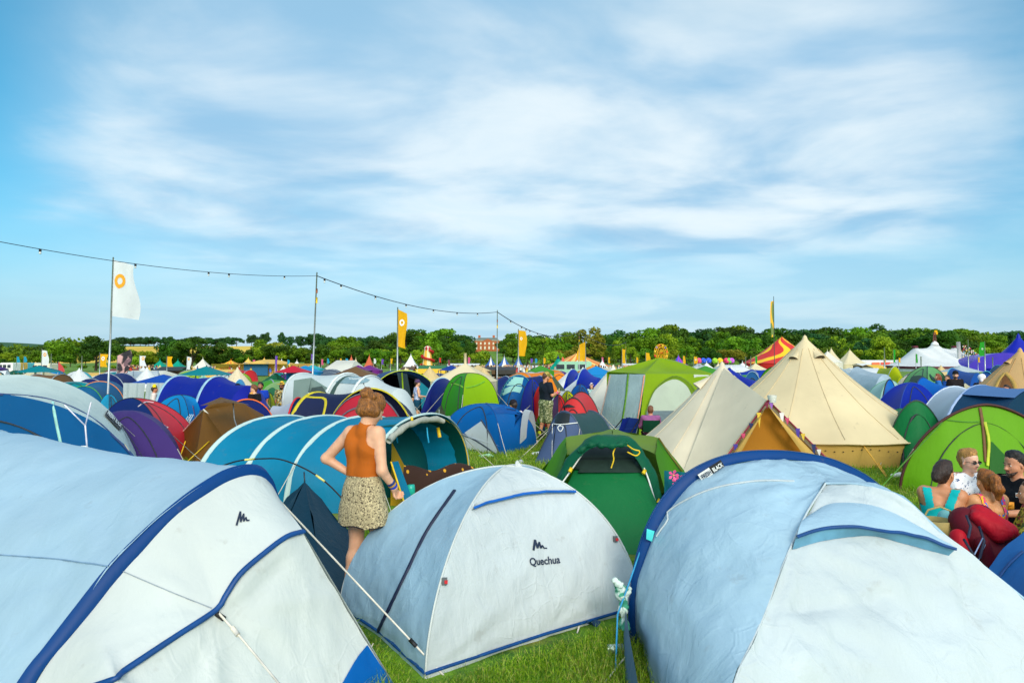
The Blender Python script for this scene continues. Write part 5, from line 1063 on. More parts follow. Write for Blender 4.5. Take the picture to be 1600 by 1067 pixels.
poly_tent('green and blue tent corner on the grass right of the seated man in white',[('flysheet',col((110,170,40)),[(P(846,640,18.6),P(848,643,18.5),G(846,673),G(831,674))],0),('blue_panel',col((30,100,160)),[(P(846,642,18.5),P(849,645,18.4),G(852,673),G(845,674))],0)],(X0(845,18.5),18.5))
# mint dome, yellow dome, navy red trimmed tent at centre left
MD=col((156,196,124),wr=.5,trans=.3); r_,bv,hh=dome_tent('pale mint green dome tent with a darker green window behind the straw hat man',[XY(440,21),XY(478,23),XY(440,25.5),XY(398,23)],ZZ(596,23),MD,p=2.2,polish=False)
zone('mesh_window',bv,[(418,611),(427,606),(434,612)],[(420,617),(427,618),(434,616)],plain((30,100,40)),r_,8,4,.03)
dome_tent('acid yellow small dome tent between the bearded man and the straw hat man',[XY(424,17.8),XY(436,18.8),XY(420,20),XY(405,18.6)],ZZ(614,18.6),YP,p=1.8)
r_,bv,hh=tunnel_tent('blue tunnel tent with red piping and white end left of the white tunnel tent',[(XY(415,15.5),XY(440,17),.95,2),(XY(445,14.6),XY(485,16.2),ZZ(622,15.2),2),],[col((200,206,220))],band=[None,TRIM((206,30,40))],bw=.04,front=col((200,206,220)),back=col((10,70,150)))
tunnel_tent('pale blue and white tunnel end behind the man in the black cap',[(XY(360,26),XY(390,27),1.35,2),(XY(378,22),XY(400,23),1.2,2)],[col((60,150,200))],band=[WHITE,None],bw=.06,front=col((200,210,220)))
# ------------------------------------------------------------------ nearest tents
PALE=fabric((176,204,222),.42,.14,.8,1.0); PALE2=fabric((212,217,214),.42,.14,.9,1.0); NAVY=fabric((0,60,122),.5,.05,.5,1.5); BLU=fabric((0,92,170),.45,.08,.6,1.4); PIP=plain((0,66,130),.5)  # pale pair: one white cloth, bluish shade and lit front put into the colour
LOGO=plain((16,34,62),.6); CORD=plain((222,214,200),.8)
def folds(obs,pt,amp,freq,L_,seed=0,ax=None):
    """tension creases fanning out of a corner or tie point"""
    pt=V(pt)
    for o in obs:
        me=o.data; no=[v.normal.copy() for v in me.vertices]; par=o.parent.matrix_basis.translation; nn=V((0,0,0))
        near=[(v.co+par-pt).length for v in me.vertices]; k=min(range(len(near)),key=lambda i:near[i]); nn=no[k]
        u=nn.orthogonal().normalized() if abs(nn.z)>.95 else V((0,0,1)).cross(nn).normalized(); w_=nn.cross(u)
        for v,n_,r in zip(me.vertices,no,near):
            if r>L_*3: continue
            d=v.co+par-pt; a=math.atan2(d.dot(w_),d.dot(u)); q=mnoise.noise(V((a*freq*.5+seed,r*.6,seed*1.7)))*1.3+.6*mnoise.noise(V((a*freq*1.3+seed*2,r*.9,3.1)))
            v.co+=n_*(amp*q*min(1,r/.25)*math.exp(-r/L_))
        me.update()
# --- A: left tent
Nf=G(-95,1270); Ff=G(505,1010)
pv=lambda a,b: tuple(PV(a,b,Nf,Ff))
outer=[tuple(Nf)]+[pv(a,b) for a,b in [(29,1067),(70,1013),(117,952),(170,885),(215,839),(260,798),(302,765),(345,738),(372,728),(395,725),(412,729),(423,741),(430,765),(442,805),(462,870),(484,940)]]+[tuple(Ff)]
inner=[tuple(Nf+V((.12,0,0)))]+[pv(a,b) for a,b in [(48,1067),(97,1001),(143,948),(190,892),(232,844),(271,803),(310,776),(349,752),(380,742.5),(403,745),(417,757),(426,773),(440,812),(460,878),(482,945)]]+[tuple(Ff)]
nr=V((Ff.y-Nf.y,-(Ff.x-Nf.x),0)).normalized()
oc=smoothp(outer,90); ic=smoothp(inner,90)+np.array(tuple(nr*.035))
base=(-1.9,4.2); A_=empty('dome_tent',(base[0],base[1],0),'white tent with a broad navy hoop and blue piping filling the lower left corner','tent')
back=oc+np.array([-3.3,2.25,0]); back2=oc*np.array([1,1,1])+np.array([-3.9,2.7,0]); 
body=MB().grid(sag_loft(oc,back,40,.05)).build('flysheet',PALE,A_)
MB().grid(np.array([back,(back+back[::-1])/2*np.array([1,1,0])+np.array([-.6,.4,0])])).build('end_panel',PALE,A_)
band=MB().grid(np.array([oc-np.array(tuple(nr*.02)),(oc*.6+ic*.4)+np.array(tuple(nr*.018)),ic])).build('pole_sleeve',NAVY,A_)
Np,Fq=Nf+nr*.50,Ff+nr*.40
pw=lambda a,b: tuple(PV(a,b,Np,Fq))
pip=[tuple(G(20,1190)*1.0+V((0,0,.25)))]+[pw(a,b) for a,b in [(165,1067),(194,1048),(271,997),(335,955),(349,935),(372,900),(407,869),(446,840),(474,831)]]
pc_=smoothp(pip,60); icr=ic[0:int(len(ic)*.80)]
# hoop part that the hood hangs from: up to its shoulder
k=int(np.argmin(np.linalg.norm(ic-np.array(pv(426,773)),axis=1))); icr=resamp([tuple(q) for q in ic[:k+1]],60)
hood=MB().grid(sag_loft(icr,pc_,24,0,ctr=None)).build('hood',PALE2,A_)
gl=resamp([tuple(G(150,1420)),tuple(G(420,1200)),tuple(G(618,1072))],60)
pl2=pc_.copy(); pl2[:,2]-=.012; pl2-=np.array(tuple(nr*.012))
low=MB().grid(sag_loft(pl2,gl,28,0)).build('door',PALE2,A_)
sd2=resamp([tuple(ic[k]),tuple(pv(460,878)),tuple(Ff)],20); sd1=resamp([tuple(pc_[-1]),tuple(G(618,1072))],20)
MB().grid(np.array([sd2,sd1])).build('side_panel',PALE2,A_)
crumple([body],.035,1.1,1); crumple([hood],.010,1.7,2); crumple([low],.022,1.6,3)
folds([low,hood],pw(346,958),.020,6,.5,1); folds([low],pw(474,832),.022,7,.6,2); folds([body],pv(170,885),.03,7,.9,3); folds([low],G(618,1072),.02,8,.5,4)
bvh=bvh_of([hood]); bvl=bvh_of([low,hood]); bvb_=bvh_of([body])
strip('piping',[V(q)+V(tuple(nr*.008))+V((0,0,.008)) for q in pc_],.028,PIP,A_,bvh,.007)
ribbon('seam',bvb_,[(0,867),(90,874),(170,885)],.006,plain((120,150,180)),A_,16,.003); ribbon('seam',bvh,[(193,893),(260,922),(330,950)],.004,plain((150,160,170)),A_,16,.003)
zone('mud_flap',bvl,[(572,1008),(555,1030),(532,1070)],[(573,1008),(594,1040),(614,1069)],BLU,A_,10,8,.008)
def mark_shape(ky=1.0):
    pts=[(0,0),(.10,1.0),(.30,.28),(.42,.86),(.55,.34),(.68,.62),(.80,.40),(1.0,.44)]; v=[];f=[]; w_=.085
    for i in range(len(pts)-1):
        a,b=V(pts[i]),V(pts[i+1]); d=(b-a).normalized(); n_=V((-d.y,d.x))*w_*(1-.4*i/7); a_=a-d*.03;b_=b+d*.03; k=len(v)
        v+= [(*(a_-n_),i*.0006),(*(b_-n_),i*.0006),(*(b_+n_),i*.0006),(*(a_+n_),i*.0006)]; f.append((k,k+1,k+2,k+3))
    return [(q[0],q[1]*ky,q[2]) for q in v],f
decal('emblem',bvh,380,811,19,None,LOGO,A_,ang=8,shapes=mark_shape(1.45),off=.006)
tip=on(bvh,473,833,.01); g2_=P(700,1062,4.35); tube_obj('guy_line',[tip,tip.lerp(g2_,.5),g2_],.006,CORD,A_); q=tip.lerp(g2_,.80); MB().tube([q-(g2_-tip).normalized()*.03,q+(g2_-tip).normalized()*.03],.014).build('guy_runner',BLACK,A_)
t2=on(bvl,341,958,.01); g3=t2.lerp(P(520,1180,3.2),1); tube_obj('guy_line',[t2,P(380,1000,3.5),P(450,1085,3.3)],.006,CORD,A_); MB().tube([t2-V((.03,0,-.01)),t2+V((.03,0,-.03))],.014).build('toggle',BLACK,A_)
MB().tube([P(363,980,3.55),P(372,992,3.52)],.013).build('guy_runner',CORD,A_)
PALEB=fabric((160,194,214),.45,.14,1.0,1.3); PALEB2=fabric((206,214,216),.45,.14,1.2,1.3)  # same white cloth twice: shade on the side panels given as a bluer base colour
# --- B: middle dome
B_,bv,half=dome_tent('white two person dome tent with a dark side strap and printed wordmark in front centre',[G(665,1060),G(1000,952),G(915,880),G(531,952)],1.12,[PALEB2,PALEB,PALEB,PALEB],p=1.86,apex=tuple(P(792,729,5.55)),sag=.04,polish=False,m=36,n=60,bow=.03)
B_.location=B_.location
fs=[c for c in B_.children]; crumple(fs,.016,2.4,5); crumple(fs,.005,5.5,9)
for i_,p_ in enumerate((G(665,1060),G(1000,952),G(531,952),(V(tuple(half[0][0]))+V(tuple(half[1][0])))*.5,(V(tuple(half[0][0]))+V(tuple(half[3][0])))*.5)): folds(fs,p_,.022,9,.42,i_)
bv=bvh_of(fs)
for k in (0,1,2,3):
    tube_obj('pole_sleeve',[V(q)+V((0,0,.004)) for q in half[k]],.008,PALE2,B_,6)
hp_=[]
for i in range(4):
    A,Bq=half[i][0],half[(i+1)%4][0]; hp_.append(resamp([tuple(A),tuple((A+Bq)/2+(np.array([half[0][-1][0],half[0][-1][1],0])-(A+Bq)/2)*.035),tuple(Bq)],20)+np.array([0,0,.035]))
for i in (0,3): strip('hem_tape',[V(q)+V((0,-.01,0)) for q in hp_[i]],.022,PIP,B_,None,.006)
for i in range(4):
    q=hp_[i]; MB().grid(np.array([q,q*np.array([1,1,0])+(np.array([half[0][-1][0],half[0][-1][1],0])-q*np.array([1,1,0]))*.05])).build('groundsheet',plain((12,20,34)),B_)
ribbon('side_strap',bv,[(592,986),(607,955),(637,893),(668,830),(711,767)],.026,plain((10,26,60)),B_,40,.010,.006)
# roof vent: a cloth lip with blue piping
vp=[(736,797),(762,788),(820,775),(860,771),(897,771)]; vt=onl(bv,vp,24,.035); vb=onl(bv,[(735,790),(765,778),(820,764),(860,761),(893,765)],24,.004)
MB().grid(np.array([[tuple(q) for q in vb],[tuple(q) for q in vt]])).build('vent_hood',PALE2,B_); strip('vent_piping',vt,.018,plain((0,92,180)),B_,bv,.006)
MB().grid(np.array([[tuple(q) for q in onl(bv,[(a,b+1) for a,b in vp],24,.004)],[tuple(q) for q in vt]])).build('vent',plain((130,156,170)),B_)
decal('emblem',bv,843,853,27,None,LOGO,B_,ang=-1,shapes=mark_shape(.66)); decal('lettering',bv,850,877,58,'Quechua',LOGO,B_,ang=9)
for px,py in ((693,908),(960,842)):
    q=on(bv,px,py,.012); t_=MB().box(q,(.035,.02,.045)).build('toggle',plain((90,96,100)),B_,False); MB().box(q+V((.012,-.012,0)),(.02,.015,.02)).build('knob',plain((196,30,40)),t_,False)
for px,py in ((583,1012),(905,985)): q=G(px,py)+V((0,0,.03)); tube_obj('peg_loop',[q,q+V((-.02,-.05,-.03))],.006,CORD,B_)
q=P(808,728,5.6); MB().add([q+V((-.03,0,-.01)),q+V((.05,0,-.01)),q+V((.0,0,.05))],[(0,1,2)]).build('tip_tab',PALE2,B_)
MB().add([tuple(on(bv,805,731,.0)),tuple(on(bv,818,732,.0)),tuple(P(806,722,5.55)),tuple(P(812,726,5.62))],[(0,1,3,2)]).build('peak_tab',WHITE,B_)
# --- C: right tent
PALE3=fabric((172,203,222),.40,.14,1.1,.9); PALE4=fabric((202,212,216),.40,.14,1.25,.9)  # one cloth in two whites: side's bluish shade and lit door put into colour
hl=np.array([.80,4.82,0]); hr_=np.array([3.5,5.5,0]); T=P(1290,756,4.65); f1=G(1098,1250); f2=G(1790,1120)
Hc=arch(hl,hr_,1.0,2.0,10)
PVh=lambda a,b: tuple(PV(a,b,hl,hr_))
ho=smoothp([tuple(hl)]+[PVh(a,b) for a,b in [(984,940),(990,890),(1005,835),(1030,785),(1065,745),(1105,721),(1150,707),(1200,703),(1250,706),(1300,716),(1345,736),(1375,757),(1400,785),(1425,830)]]+[tuple(hr_)],100)
hi=smoothp([tuple(hl+np.array([.08,0,0]))]+[PVh(a,b) for a,b in [(990,945),(998,895),(1017,845),(1044,797),(1078,757),(1115,734),(1155,721),(1200,717),(1250,719),(1295,728),(1335,745),(1366,766),(1390,795),(1413,840)]]+[tuple(hr_-np.array([.08,0,0]))],100)
nc=np.array([ (hr_-hl)[1],-(hr_-hl)[0],0]); nc/=np.linalg.norm(nc)
hi=hi+nc*.03
C_=empty('dome_tent',(2.1,4.4,0),'large pale blue white tent with a navy hoop and hooded door filling the lower right','tent')
MB().grid(np.array([ho-nc*.015,(ho+hi)/2+nc*.02,hi])).build('pole_sleeve',NAVY,C_)
pt=lambda a,b,u: tuple(PV(a,b,T,u))
p1=smoothp([tuple(T)]+[pt(a,b,f1) for a,b in [(1262,800),(1238,850),(1215,905),(1195,960),(1170,1015),(1148,1067)]]+[tuple(f1)],50)
p2=smoothp([tuple(T)]+[pt(a,b,f2) for a,b in [(1340,757),(1385,769),(1425,792),(1470,832),(1530,880),(1600,936),(1690,1012)]]+[tuple(f2)],50)
i0=int(np.argmax(hi[:,2])); i0=int(len(hi)*.62)
hL=resamp([tuple(q) for q in hi[:i0+1]],50); hR=resamp([tuple(q) for q in hi[i0:]],50)
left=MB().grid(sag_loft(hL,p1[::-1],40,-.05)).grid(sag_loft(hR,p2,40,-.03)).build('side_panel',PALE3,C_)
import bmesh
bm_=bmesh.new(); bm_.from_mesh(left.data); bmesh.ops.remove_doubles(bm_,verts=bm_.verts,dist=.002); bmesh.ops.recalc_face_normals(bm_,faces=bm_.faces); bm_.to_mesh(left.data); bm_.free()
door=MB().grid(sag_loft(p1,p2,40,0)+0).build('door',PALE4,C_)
bk=hi+np.array([.35,1.6,0])-nc*0; bk[:,2]*=.55
MB().grid(sag_loft(ho,bk,14,.03)).build('flysheet',PALE3,C_)
crumple([left],.024,2.0,11); crumple([left],.006,5,12); crumple([door],.030,1.8,13); crumple([door],.009,5,14); [folds([left],q_,.026,7,.8,i_) for i_,q_ in enumerate((T,G(985,1010),hi[50]))]; [folds([door],q_,.036,7,.8,i_+4) for i_,q_ in enumerate((PV(1240,852,T,f1),PV(1470,832,T,f2),f1,f2,PV(1195,960,T,f1),PV(1600,936,T,f2)))]
bl_=bvh_of([left]); bd=bvh_of([door]); ba=bvh_of([left,door])
tube_obj('pole_sleeve',[V(q)+V((0,0,.004)) for q in p1],.007,PALE4,C_,8); tube_obj('pole_sleeve',[V(q)+V((0,0,.004)) for q in p2],.008,PALE3,C_,8)
# door hood
hp1=[(1238,853),(1280,841),(1330,833),(1365,832),(1410,843),(1450,854),(1482,862)]; vt=onl(bd,hp1,34,.075); vt=[V(q)+V((0,-.02*math.sin(math.pi*i/34),.0)) for i,q in enumerate(vt)]
for _ in range(5): vt=[vt[0]]+[(vt[i-1]+vt[i]*2+vt[i+1])/4 for i in range(1,len(vt)-1)]+[vt[-1]]; vb=onl(ba,[(1256,812),(1290,790),(1330,786),(1370,792),(1410,808),(1440,826),(1470,850)],34,.006)
MB().grid(np.array([[tuple(V(a).lerp(V(b),s)+V((0,0,.02*math.sin(math.pi*s)))) for a,b in zip(vb,vt)] for s in np.linspace(0,1,8)])).build('vent_hood',PALE3,C_)
strip('vent_piping',vt,.016,PIP,C_,bd,.007)
MB().grid(np.array([[tuple(q) for q in onl(bd,[(a,b+6) for a,b in hp1],34,.004)],[tuple(V(q)+V((0,.01,-.004))) for q in vt]])).build('vent',plain((96,150,180)),C_)
ribbon('seam',bl_,[(1016,832),(1050,795),(1110,765),(1180,752),(1240,752)],.012,PALE4,C_,30,.006)
# label patch on the hoop
def hooppt(px,py,o=.02): q=V(PV(px,py,hl,hr_)); return tuple(q+V(tuple(nc))*(.05+o))
lv=[[hooppt(*(np.array(a)*(1-s)+np.array(b)*s)) for s in np.linspace(0,1,7)] for a,b in (((1082,739),(1118,716)),((1089,749),(1124,726)))]
lw_=[[hooppt(*(np.array(a)*(1-s)+np.array(b)*s),.024) for s in np.linspace(0,.48,4)] for a,b in (((1082,739),(1118,716)),((1089,749),(1124,726)))]
lp=MB().grid(np.array(lv)).build('label_patch',BLACK,C_); MB().grid(np.array(lw_)).build('label_patch',WHITE,C_)
lg_=lambda s,t: hooppt((1089-7*t)*(1-s)+(1124-6*t)*s,(749-10*t)*(1-s)+(726-10*t)*s,.036); label_text('lettering',lg_,'FRESH',.05,.44,.2,.8,LOGO,lp); label_text('lettering',lg_,'BLACK',.53,.95,.2,.8,WHITE,lp)
# turquoise tab, side guy lines, slate mud flap
tb=[hooppt(1004,822),hooppt(1016,826),hooppt(1012,842),hooppt(1003,838)]; MB().add(tb,[(0,1,2,3)]).build('tab',plain((70,206,206)),C_)
mf=MB().grid(np.array([[tuple(G(976,1002)+V((0,0,.30))),tuple(G(984,1060)+V((0,0,.26))),tuple(G(1000,1150)+V((0,0,.22)))],[tuple(G(974,1010)),tuple(G(978,1080)),tuple(G(992,1180))]])).build('mud_flap',fabric((70,104,140),.5,.05,1,2),C_)
tube_obj('guy_line',[P(1008,838,4.9),P(985,905,4.75),P(965,960,4.6),G(962,1046)],.006,plain((40,150,200)),C_); tube_obj('guy_line',[G(980,1035)+V((0,0,.05)),G(945,1066)],.006,CORD,C_)
# blue tent corner bottom right, under the rucksack
BC=col((44,108,176),wr=.9)
r_,bv,hh_=dome_tent('steel blue dome tent cut off by the right border below the rucksack',[XY(1640,4.5),XY(1950,5.0),XY(1800,6.3),XY(1512,5.5)],.92,BC,p=1.62,apex=(X0(1735,5.4),5.4,1),m=20,n=30,polish=False); crumple([c for c in r_.children if c.name.startswith('flysheet')],.02,3,5)
ribbon('seam_tape',bvh_of([c for c in r_.children if c.name.startswith('flysheet')]),[(1560,905),(1580,880),(1600,862)],.02,plain((20,70,130)),r_,8,.01)
# ------------------------------------------------------------------ people
def blob(prims,res=.01,k=.03):
    """one continuous skin round tapered limbs. prim: (a,ra,b,rb[,flatdir,factor[,k]])"""
    pr=[]
    for q in prims:
        a,ra,b,rb=np.array(tuple(q[0]),float),q[1],np.array(tuple(q[2]),float),q[3]; fl=None; kk=k
        if len(q)>4 and q[4] is not None: n_=np.array(tuple(q[4]),float); fl=(n_/np.linalg.norm(n_),q[5])
        if len(q)>6: kk=q[6]
        pr.append((a,ra,b,rb,fl,kk))
    lo=np.min([np.minimum(a-ra,b-rb) for a,ra,b,rb,_,_ in pr],0)-.03-res*2; hi=np.max([np.maximum(a+ra,b+rb) for a,ra,b,rb,_,_ in pr],0)+.03+res*2
    n=np.ceil((hi-lo)/res).astype(int)+1; D=np.full(n,1.0,dtype=np.float32); ax=[lo[i]+np.arange(n[i])*res for i in range(3)]
    for a,ra,b,rb,fl,kk in pr:
        m=kk+res*2; l=np.minimum(a-ra,b-rb)-m; h=np.maximum(a+ra,b+rb)+m
        i0=np.clip(((l-lo)/res).astype(int),0,n); i1=np.clip(((h-lo)/res).astype(int)+2,0,n)
        g=np.stack(np.meshgrid(*[ax[i][i0[i]:i1[i]] for i in range(3)],indexing='ij'),-1)
        ab=b-a; L2=max(ab@ab,1e-9); t=np.clip(((g-a)@ab)/L2,0,1); v=g-a-t[...,None]*ab
        if fl is not None: v=v+(fl[1]-1)*(v@fl[0])[...,None]*fl[0]
        d=np.linalg.norm(v,axis=-1)-(ra+(rb-ra)*t); s=tuple(slice(i0[i],i1[i]) for i in range(3)); c=D[s]
        hh=np.maximum(kk-np.abs(c-d),0)/max(kk,1e-6); D[s]=np.minimum(c,d)-hh*hh*kk*.25
    S=D<0; nx,ny,nz=n; cs=[S[i:nx-1+i,j:ny-1+j,k_:nz-1+k_] for i in(0,1) for j in(0,1) for k_ in(0,1)]
    sm=sum(c.astype(np.int8) for c in cs); act=(sm>0)&(sm<8); idx=-np.ones(act.shape,int); w_=np.argwhere(act); idx[act]=np.arange(len(w_))
    acc=np.zeros((len(w_),3)); ct=np.zeros(len(w_)); co=[(i,j,k_) for i in(0,1) for j in(0,1) for k_ in(0,1)]
    for p in range(8):
        for q in range(p+1,8):
            if sum(abs(co[p][i]-co[q][i]) for i in range(3))!=1: continue
            dp=D[w_[:,0]+co[p][0],w_[:,1]+co[p][1],w_[:,2]+co[p][2]]; dq=D[w_[:,0]+co[q][0],w_[:,1]+co[q][1],w_[:,2]+co[q][2]]
            m=(dp<0)!=(dq<0); t=np.where(m,dp/np.where(m,dp-dq,1),0); pos=np.array(co[p])+(np.array(co[q])-np.array(co[p]))*t[:,None]
            acc+=pos*m[:,None]; ct+=m
    vv=lo+(w_+acc/np.maximum(ct,1)[:,None])*res; F=[]
    for axis in range(3):
        sl=[slice(1,-1)]*3; sl[axis]=slice(0,-1); s0=tuple(sl); sl2=list(sl); sl2[axis]=slice(1,None); s1=tuple(sl2)
        A=S[s0];B=S[s1]; e=np.argwhere(A!=B); 
        if len(e)==0: continue
        off=np.array([1,1,1]); off[axis]=0; e=e+off; a1,a2=[i for i in range(3) if i!=axis]
        def sh(u,v_): q=e.copy(); q[:,a1]-=u; q[:,a2]-=v_; return idx[q[:,0],q[:,1],q[:,2]]
        qd=np.stack([sh(0,0),sh(1,0),sh(1,1),sh(0,1)],1); inside=S[e[:,0],e[:,1],e[:,2]]
        flip=inside if axis!=1 else ~inside; qd[flip]=qd[flip][:,::-1]; F.append(qd)
    F=np.concatenate(F); F=F[(F>=0).all(1)]; return vv,F
def skinmat(c):
    k=('skin',c)
    if k in MATS: return MATS[k]
    m_,n_,b,o=mat('skin'); t=N(n_,'ShaderNodeTexCoord'); c_=srgb(c); nz=NOI(n_,t.outputs['Object'],14,3)
    L(n_,MIX(n_,SMO(n_,nz,.3,.7),tuple(q*.88 for q in c_),c_),b.inputs['Base Color']); b.inputs['Roughness'].default_value=.5
    b.inputs['Subsurface Weight'].default_value=.12; b.inputs['Subsurface Radius'].default_value=(.02,.008,.004); b.inputs['Subsurface Scale'].default_value=.3; MATS[k]=m_; return m_
def hairmat(c):
    k=('hair',c)
    if k in MATS: return MATS[k]
    m_,n_,b,o=mat('hair'); t=N(n_,'ShaderNodeTexCoord'); mp_=N(n_,'ShaderNodeMapping'); L(n_,t.outputs['Object'],mp_.inputs[0]); mp_.inputs['Scale'].default_value=(1,1,.10); c_=srgb(c)
    nz=NOI(n_,mp_.outputs[0],90,3,.6,1.5); L(n_,MIX(n_,SMO(n_,nz,.35,.65),tuple(q*.42 for q in c_),tuple(min(1,q*1.5) for q in c_)),b.inputs['Base Color']); b.inputs['Roughness'].default_value=.45
    bp=N(n_,'ShaderNodeBump'); L(n_,nz,bp.inputs['Height']); bp.inputs['Distance'].default_value=.01; L(n_,bp.outputs[0],b.inputs['Normal']); MATS[k]=m_; return m_
def printed(name,c1,c2,sc,lo=.2,hi=.26,c3=None):
    k=('pr',c1,c2,sc,lo)
    if k in MATS: return MATS[k]
    m_,n_,b,o=mat(name); t=N(n_,'ShaderNodeTexCoord'); nz=NOI(n_,t.outputs['Object'],sc,2,.5,.8)
    c=MIX(n_,SMO(n_,nz,lo,hi),srgb(c1),srgb(c2))
    if c3: n2=NOI(n_,t.outputs['Object'],sc*.8,1,.5,.3); c=MIX(n_,SMO(n_,n2,.58,.6),c,srgb(c3))
    f=NOI(n_,t.outputs['Object'],9,3); bp=N(n_,'ShaderNodeBump'); L(n_,f,bp.inputs['Height']); bp.inputs['Distance'].default_value=.02; L(n_,bp.outputs[0],b.inputs['Normal'])
    L(n_,c,b.inputs['Base Color']); b.inputs['Roughness'].default_value=.8; MATS[k]=m_; return m_
def cloth(c): return fabric(c,.8,0,.35,3,key='wear')
class Body:
    """standing or seated figure; joints in metres, figure faces +y, turned by face (radians, ccw), feet at loc"""
    J0=dict(hip=(0,0,.90),hl=(-.085,0,.88),hr=(.085,0,.88),kl=(-.10,.02,.48),kr=(.10,.02,.48),al=(-.10,-.02,.08),ar=(.10,-.02,.08),tl=(-.115,.15,.03),tr=(.115,.15,.03),
      waist=(0,0,1.05),chest=(0,-.005,1.26),neck=(0,-.015,1.43),sl=(-.165,-.01,1.385),sr=(.165,-.01,1.385),el=(-.22,-.04,1.12),er=(.22,-.04,1.12),wl=(-.23,.05,.90),wr=(.23,.05,.90),head=(0,.015,1.565))
    def __init__(s,label,loc,face=0,scale=1.0,sk=(222,170,132),res=.012,build=1.0,cat='person',group=None,hx=0.0,nod=0.0,**j):
        s.J={k:np.array(j.get(k,v),float) for k,v in s.J0.items()}; s.res=res; s.loc=loc; s.bw=build
        s.root=empty('person',(loc[0],loc[1],loc[2] if len(loc)>2 else 0),label,cat,group); s.rz=face; s.sc=scale; s.sk=skinmat(sk)
        s.hf=np.array([-math.sin(hx),math.cos(hx),0]); s.hr=np.array([math.cos(hx),math.sin(hx),0]); s.hu=np.array([0,0,1.0]); s.nod=nod
        if nod: c,n_=math.cos(nod),math.sin(nod); s.hf,s.hu=s.hf*c-s.hu*n_,s.hu*c+s.hf*n_
    def hd(s,x,y,z): return s.J['head']+s.hr*x+s.hf*y+s.hu*z
    def put(s,name,prims,m_,k=.03,res=None,parent=None,clip=None):
        v,f=blob(prims,res or s.res,k); 
        if clip is not None: keep=clip(v); kf=keep[f].all(1); f=f[kf]
        v=v*s.sc; c,n_=math.cos(s.rz),math.sin(s.rz); v=np.c_[v[:,0]*c-v[:,1]*n_,v[:,0]*n_+v[:,1]*c,v[:,2]]; L0=s.loc; v=v+np.array([L0[0],L0[1],L0[2] if len(L0)>2 else 0])
        return mk(name,v,f,m_,parent or s.root)
    def w(s,p):
        p=np.array(p,float)*s.sc; c,n_=math.cos(s.rz),math.sin(s.rz); return V((p[0]*c-p[1]*n_+s.loc[0],p[0]*n_+p[1]*c+s.loc[1],p[2]+(s.loc[2] if len(s.loc)>2 else 0)))
    def torso(s,g=0.0):
        J=s.J; b=s.bw; f=(0,1,0); up=J['neck']-J['hip']; up=up/np.linalg.norm(up); lr=J['sr']-J['sl']; lr/=np.linalg.norm(lr); fd=np.cross(up,lr); fd=-fd if fd[1]<0 else fd
        p=[]
        for sgn in (-1,1):
            p.append((J['hip']+lr*.055*sgn*b,.115*b+g,J['waist']+lr*.045*sgn*b,.095*b+g,fd,1.15)); p.append((J['waist']+lr*.045*sgn*b,.095*b+g,J['chest']+lr*.065*sgn*b,.108*b+g,fd,1.15))
        p.append((J['chest']+lr*.07,.105*b+g,J['sr']-lr*.03-up*.03,.072+g*.8)); p.append((J['chest']-lr*.07,.105*b+g,J['sl']+lr*.03-up*.03,.072+g*.8)); p.append((J['sl']+lr*.02,.056+g*.8,J['sr']-lr*.02,.056+g*.8))
        s.fd=fd; s.lr=lr; s.up=up; return p
    def arm(s,q,g=0,l=1.0,w_=1):
        J=s.J; a,b,c=J['s'+q],J['e'+q],J['w'+q]; p=[]
        e=a+(b-a)*min(1,l*2) if l<.5 else b; p.append((a,(.052+g)*w_,e,(.052+(.040-.052)*min(1,l*2)+g)*w_))
        if l>.5: e2=b+(c-b)*min(1,(l-.5)*2); p.append((b,.040*w_+g,e2,.040-.013*min(1,(l-.5)*2)+g))
        return p
    def leg(s,q,g=0,l=1.0,w_=1):
        J=s.J; a,b,c=J['h'+q],J['k'+q],J['a'+q]; e=a+(b-a)*min(1,l*2) if l<.5 else b; p=[(a,.088*w_+g,e,(.088+(.055-.088)*min(1,l*2))*w_+g)]
        if l>.5:
            t=min(1,(l-.5)*2); mid=b+(c-b)*min(t,.3); p.append((b,.052*w_+g,mid,.056*w_+g))
            if t>.3: p.append((mid,.056*w_+g,b+(c-b)*t,(.056-.022*(t-.3)/.7)+g))
        return p
    def hand(s,q,curl=.5,dirv=None,side=None):
        J=s.J; w_=J['w'+q]; d=(w_-J['e'+q]) if dirv is None else np.array(dirv,float); d=d/np.linalg.norm(d); sd=np.cross(d,[0,0,1]) if side is None else np.array(side,float); 
        if np.linalg.norm(sd)<.2: sd=np.array([0,1.0,0])
        sd=sd-d*(sd@d); sd/=np.linalg.norm(sd); nn=np.cross(sd,d); pm=w_+d*.075; p=[(w_,.024,w_+d*.02,.025),(w_+d*.02,.030,pm,.032,nn,1.9)]
        for i,(o_,l_) in enumerate(((-.028,.068),(-.010,.078),(.010,.072),(.027,.058))):
            a=pm+sd*o_+d*.012; b=a+(d*math.cos(curl*.6)-nn*math.sin(curl*.6))*l_*.5; c=b+(d*math.cos(curl*1.7)-nn*math.sin(curl*1.7))*l_*.5; p+=[(a,.0095,b,.009,None,1,.006),(b,.009,c,.0078,None,1,.006)]
        a=w_+d*.03-sd*.024; b=a+(-sd*.7+d*.7)*.035-nn*.01; c=b+(d*.9-nn*.4-sd*.1)*.03; p+=[(a,.012,b,.0105,None,1,.01),(b,.0105,c,.009,None,1,.006)]
        return p
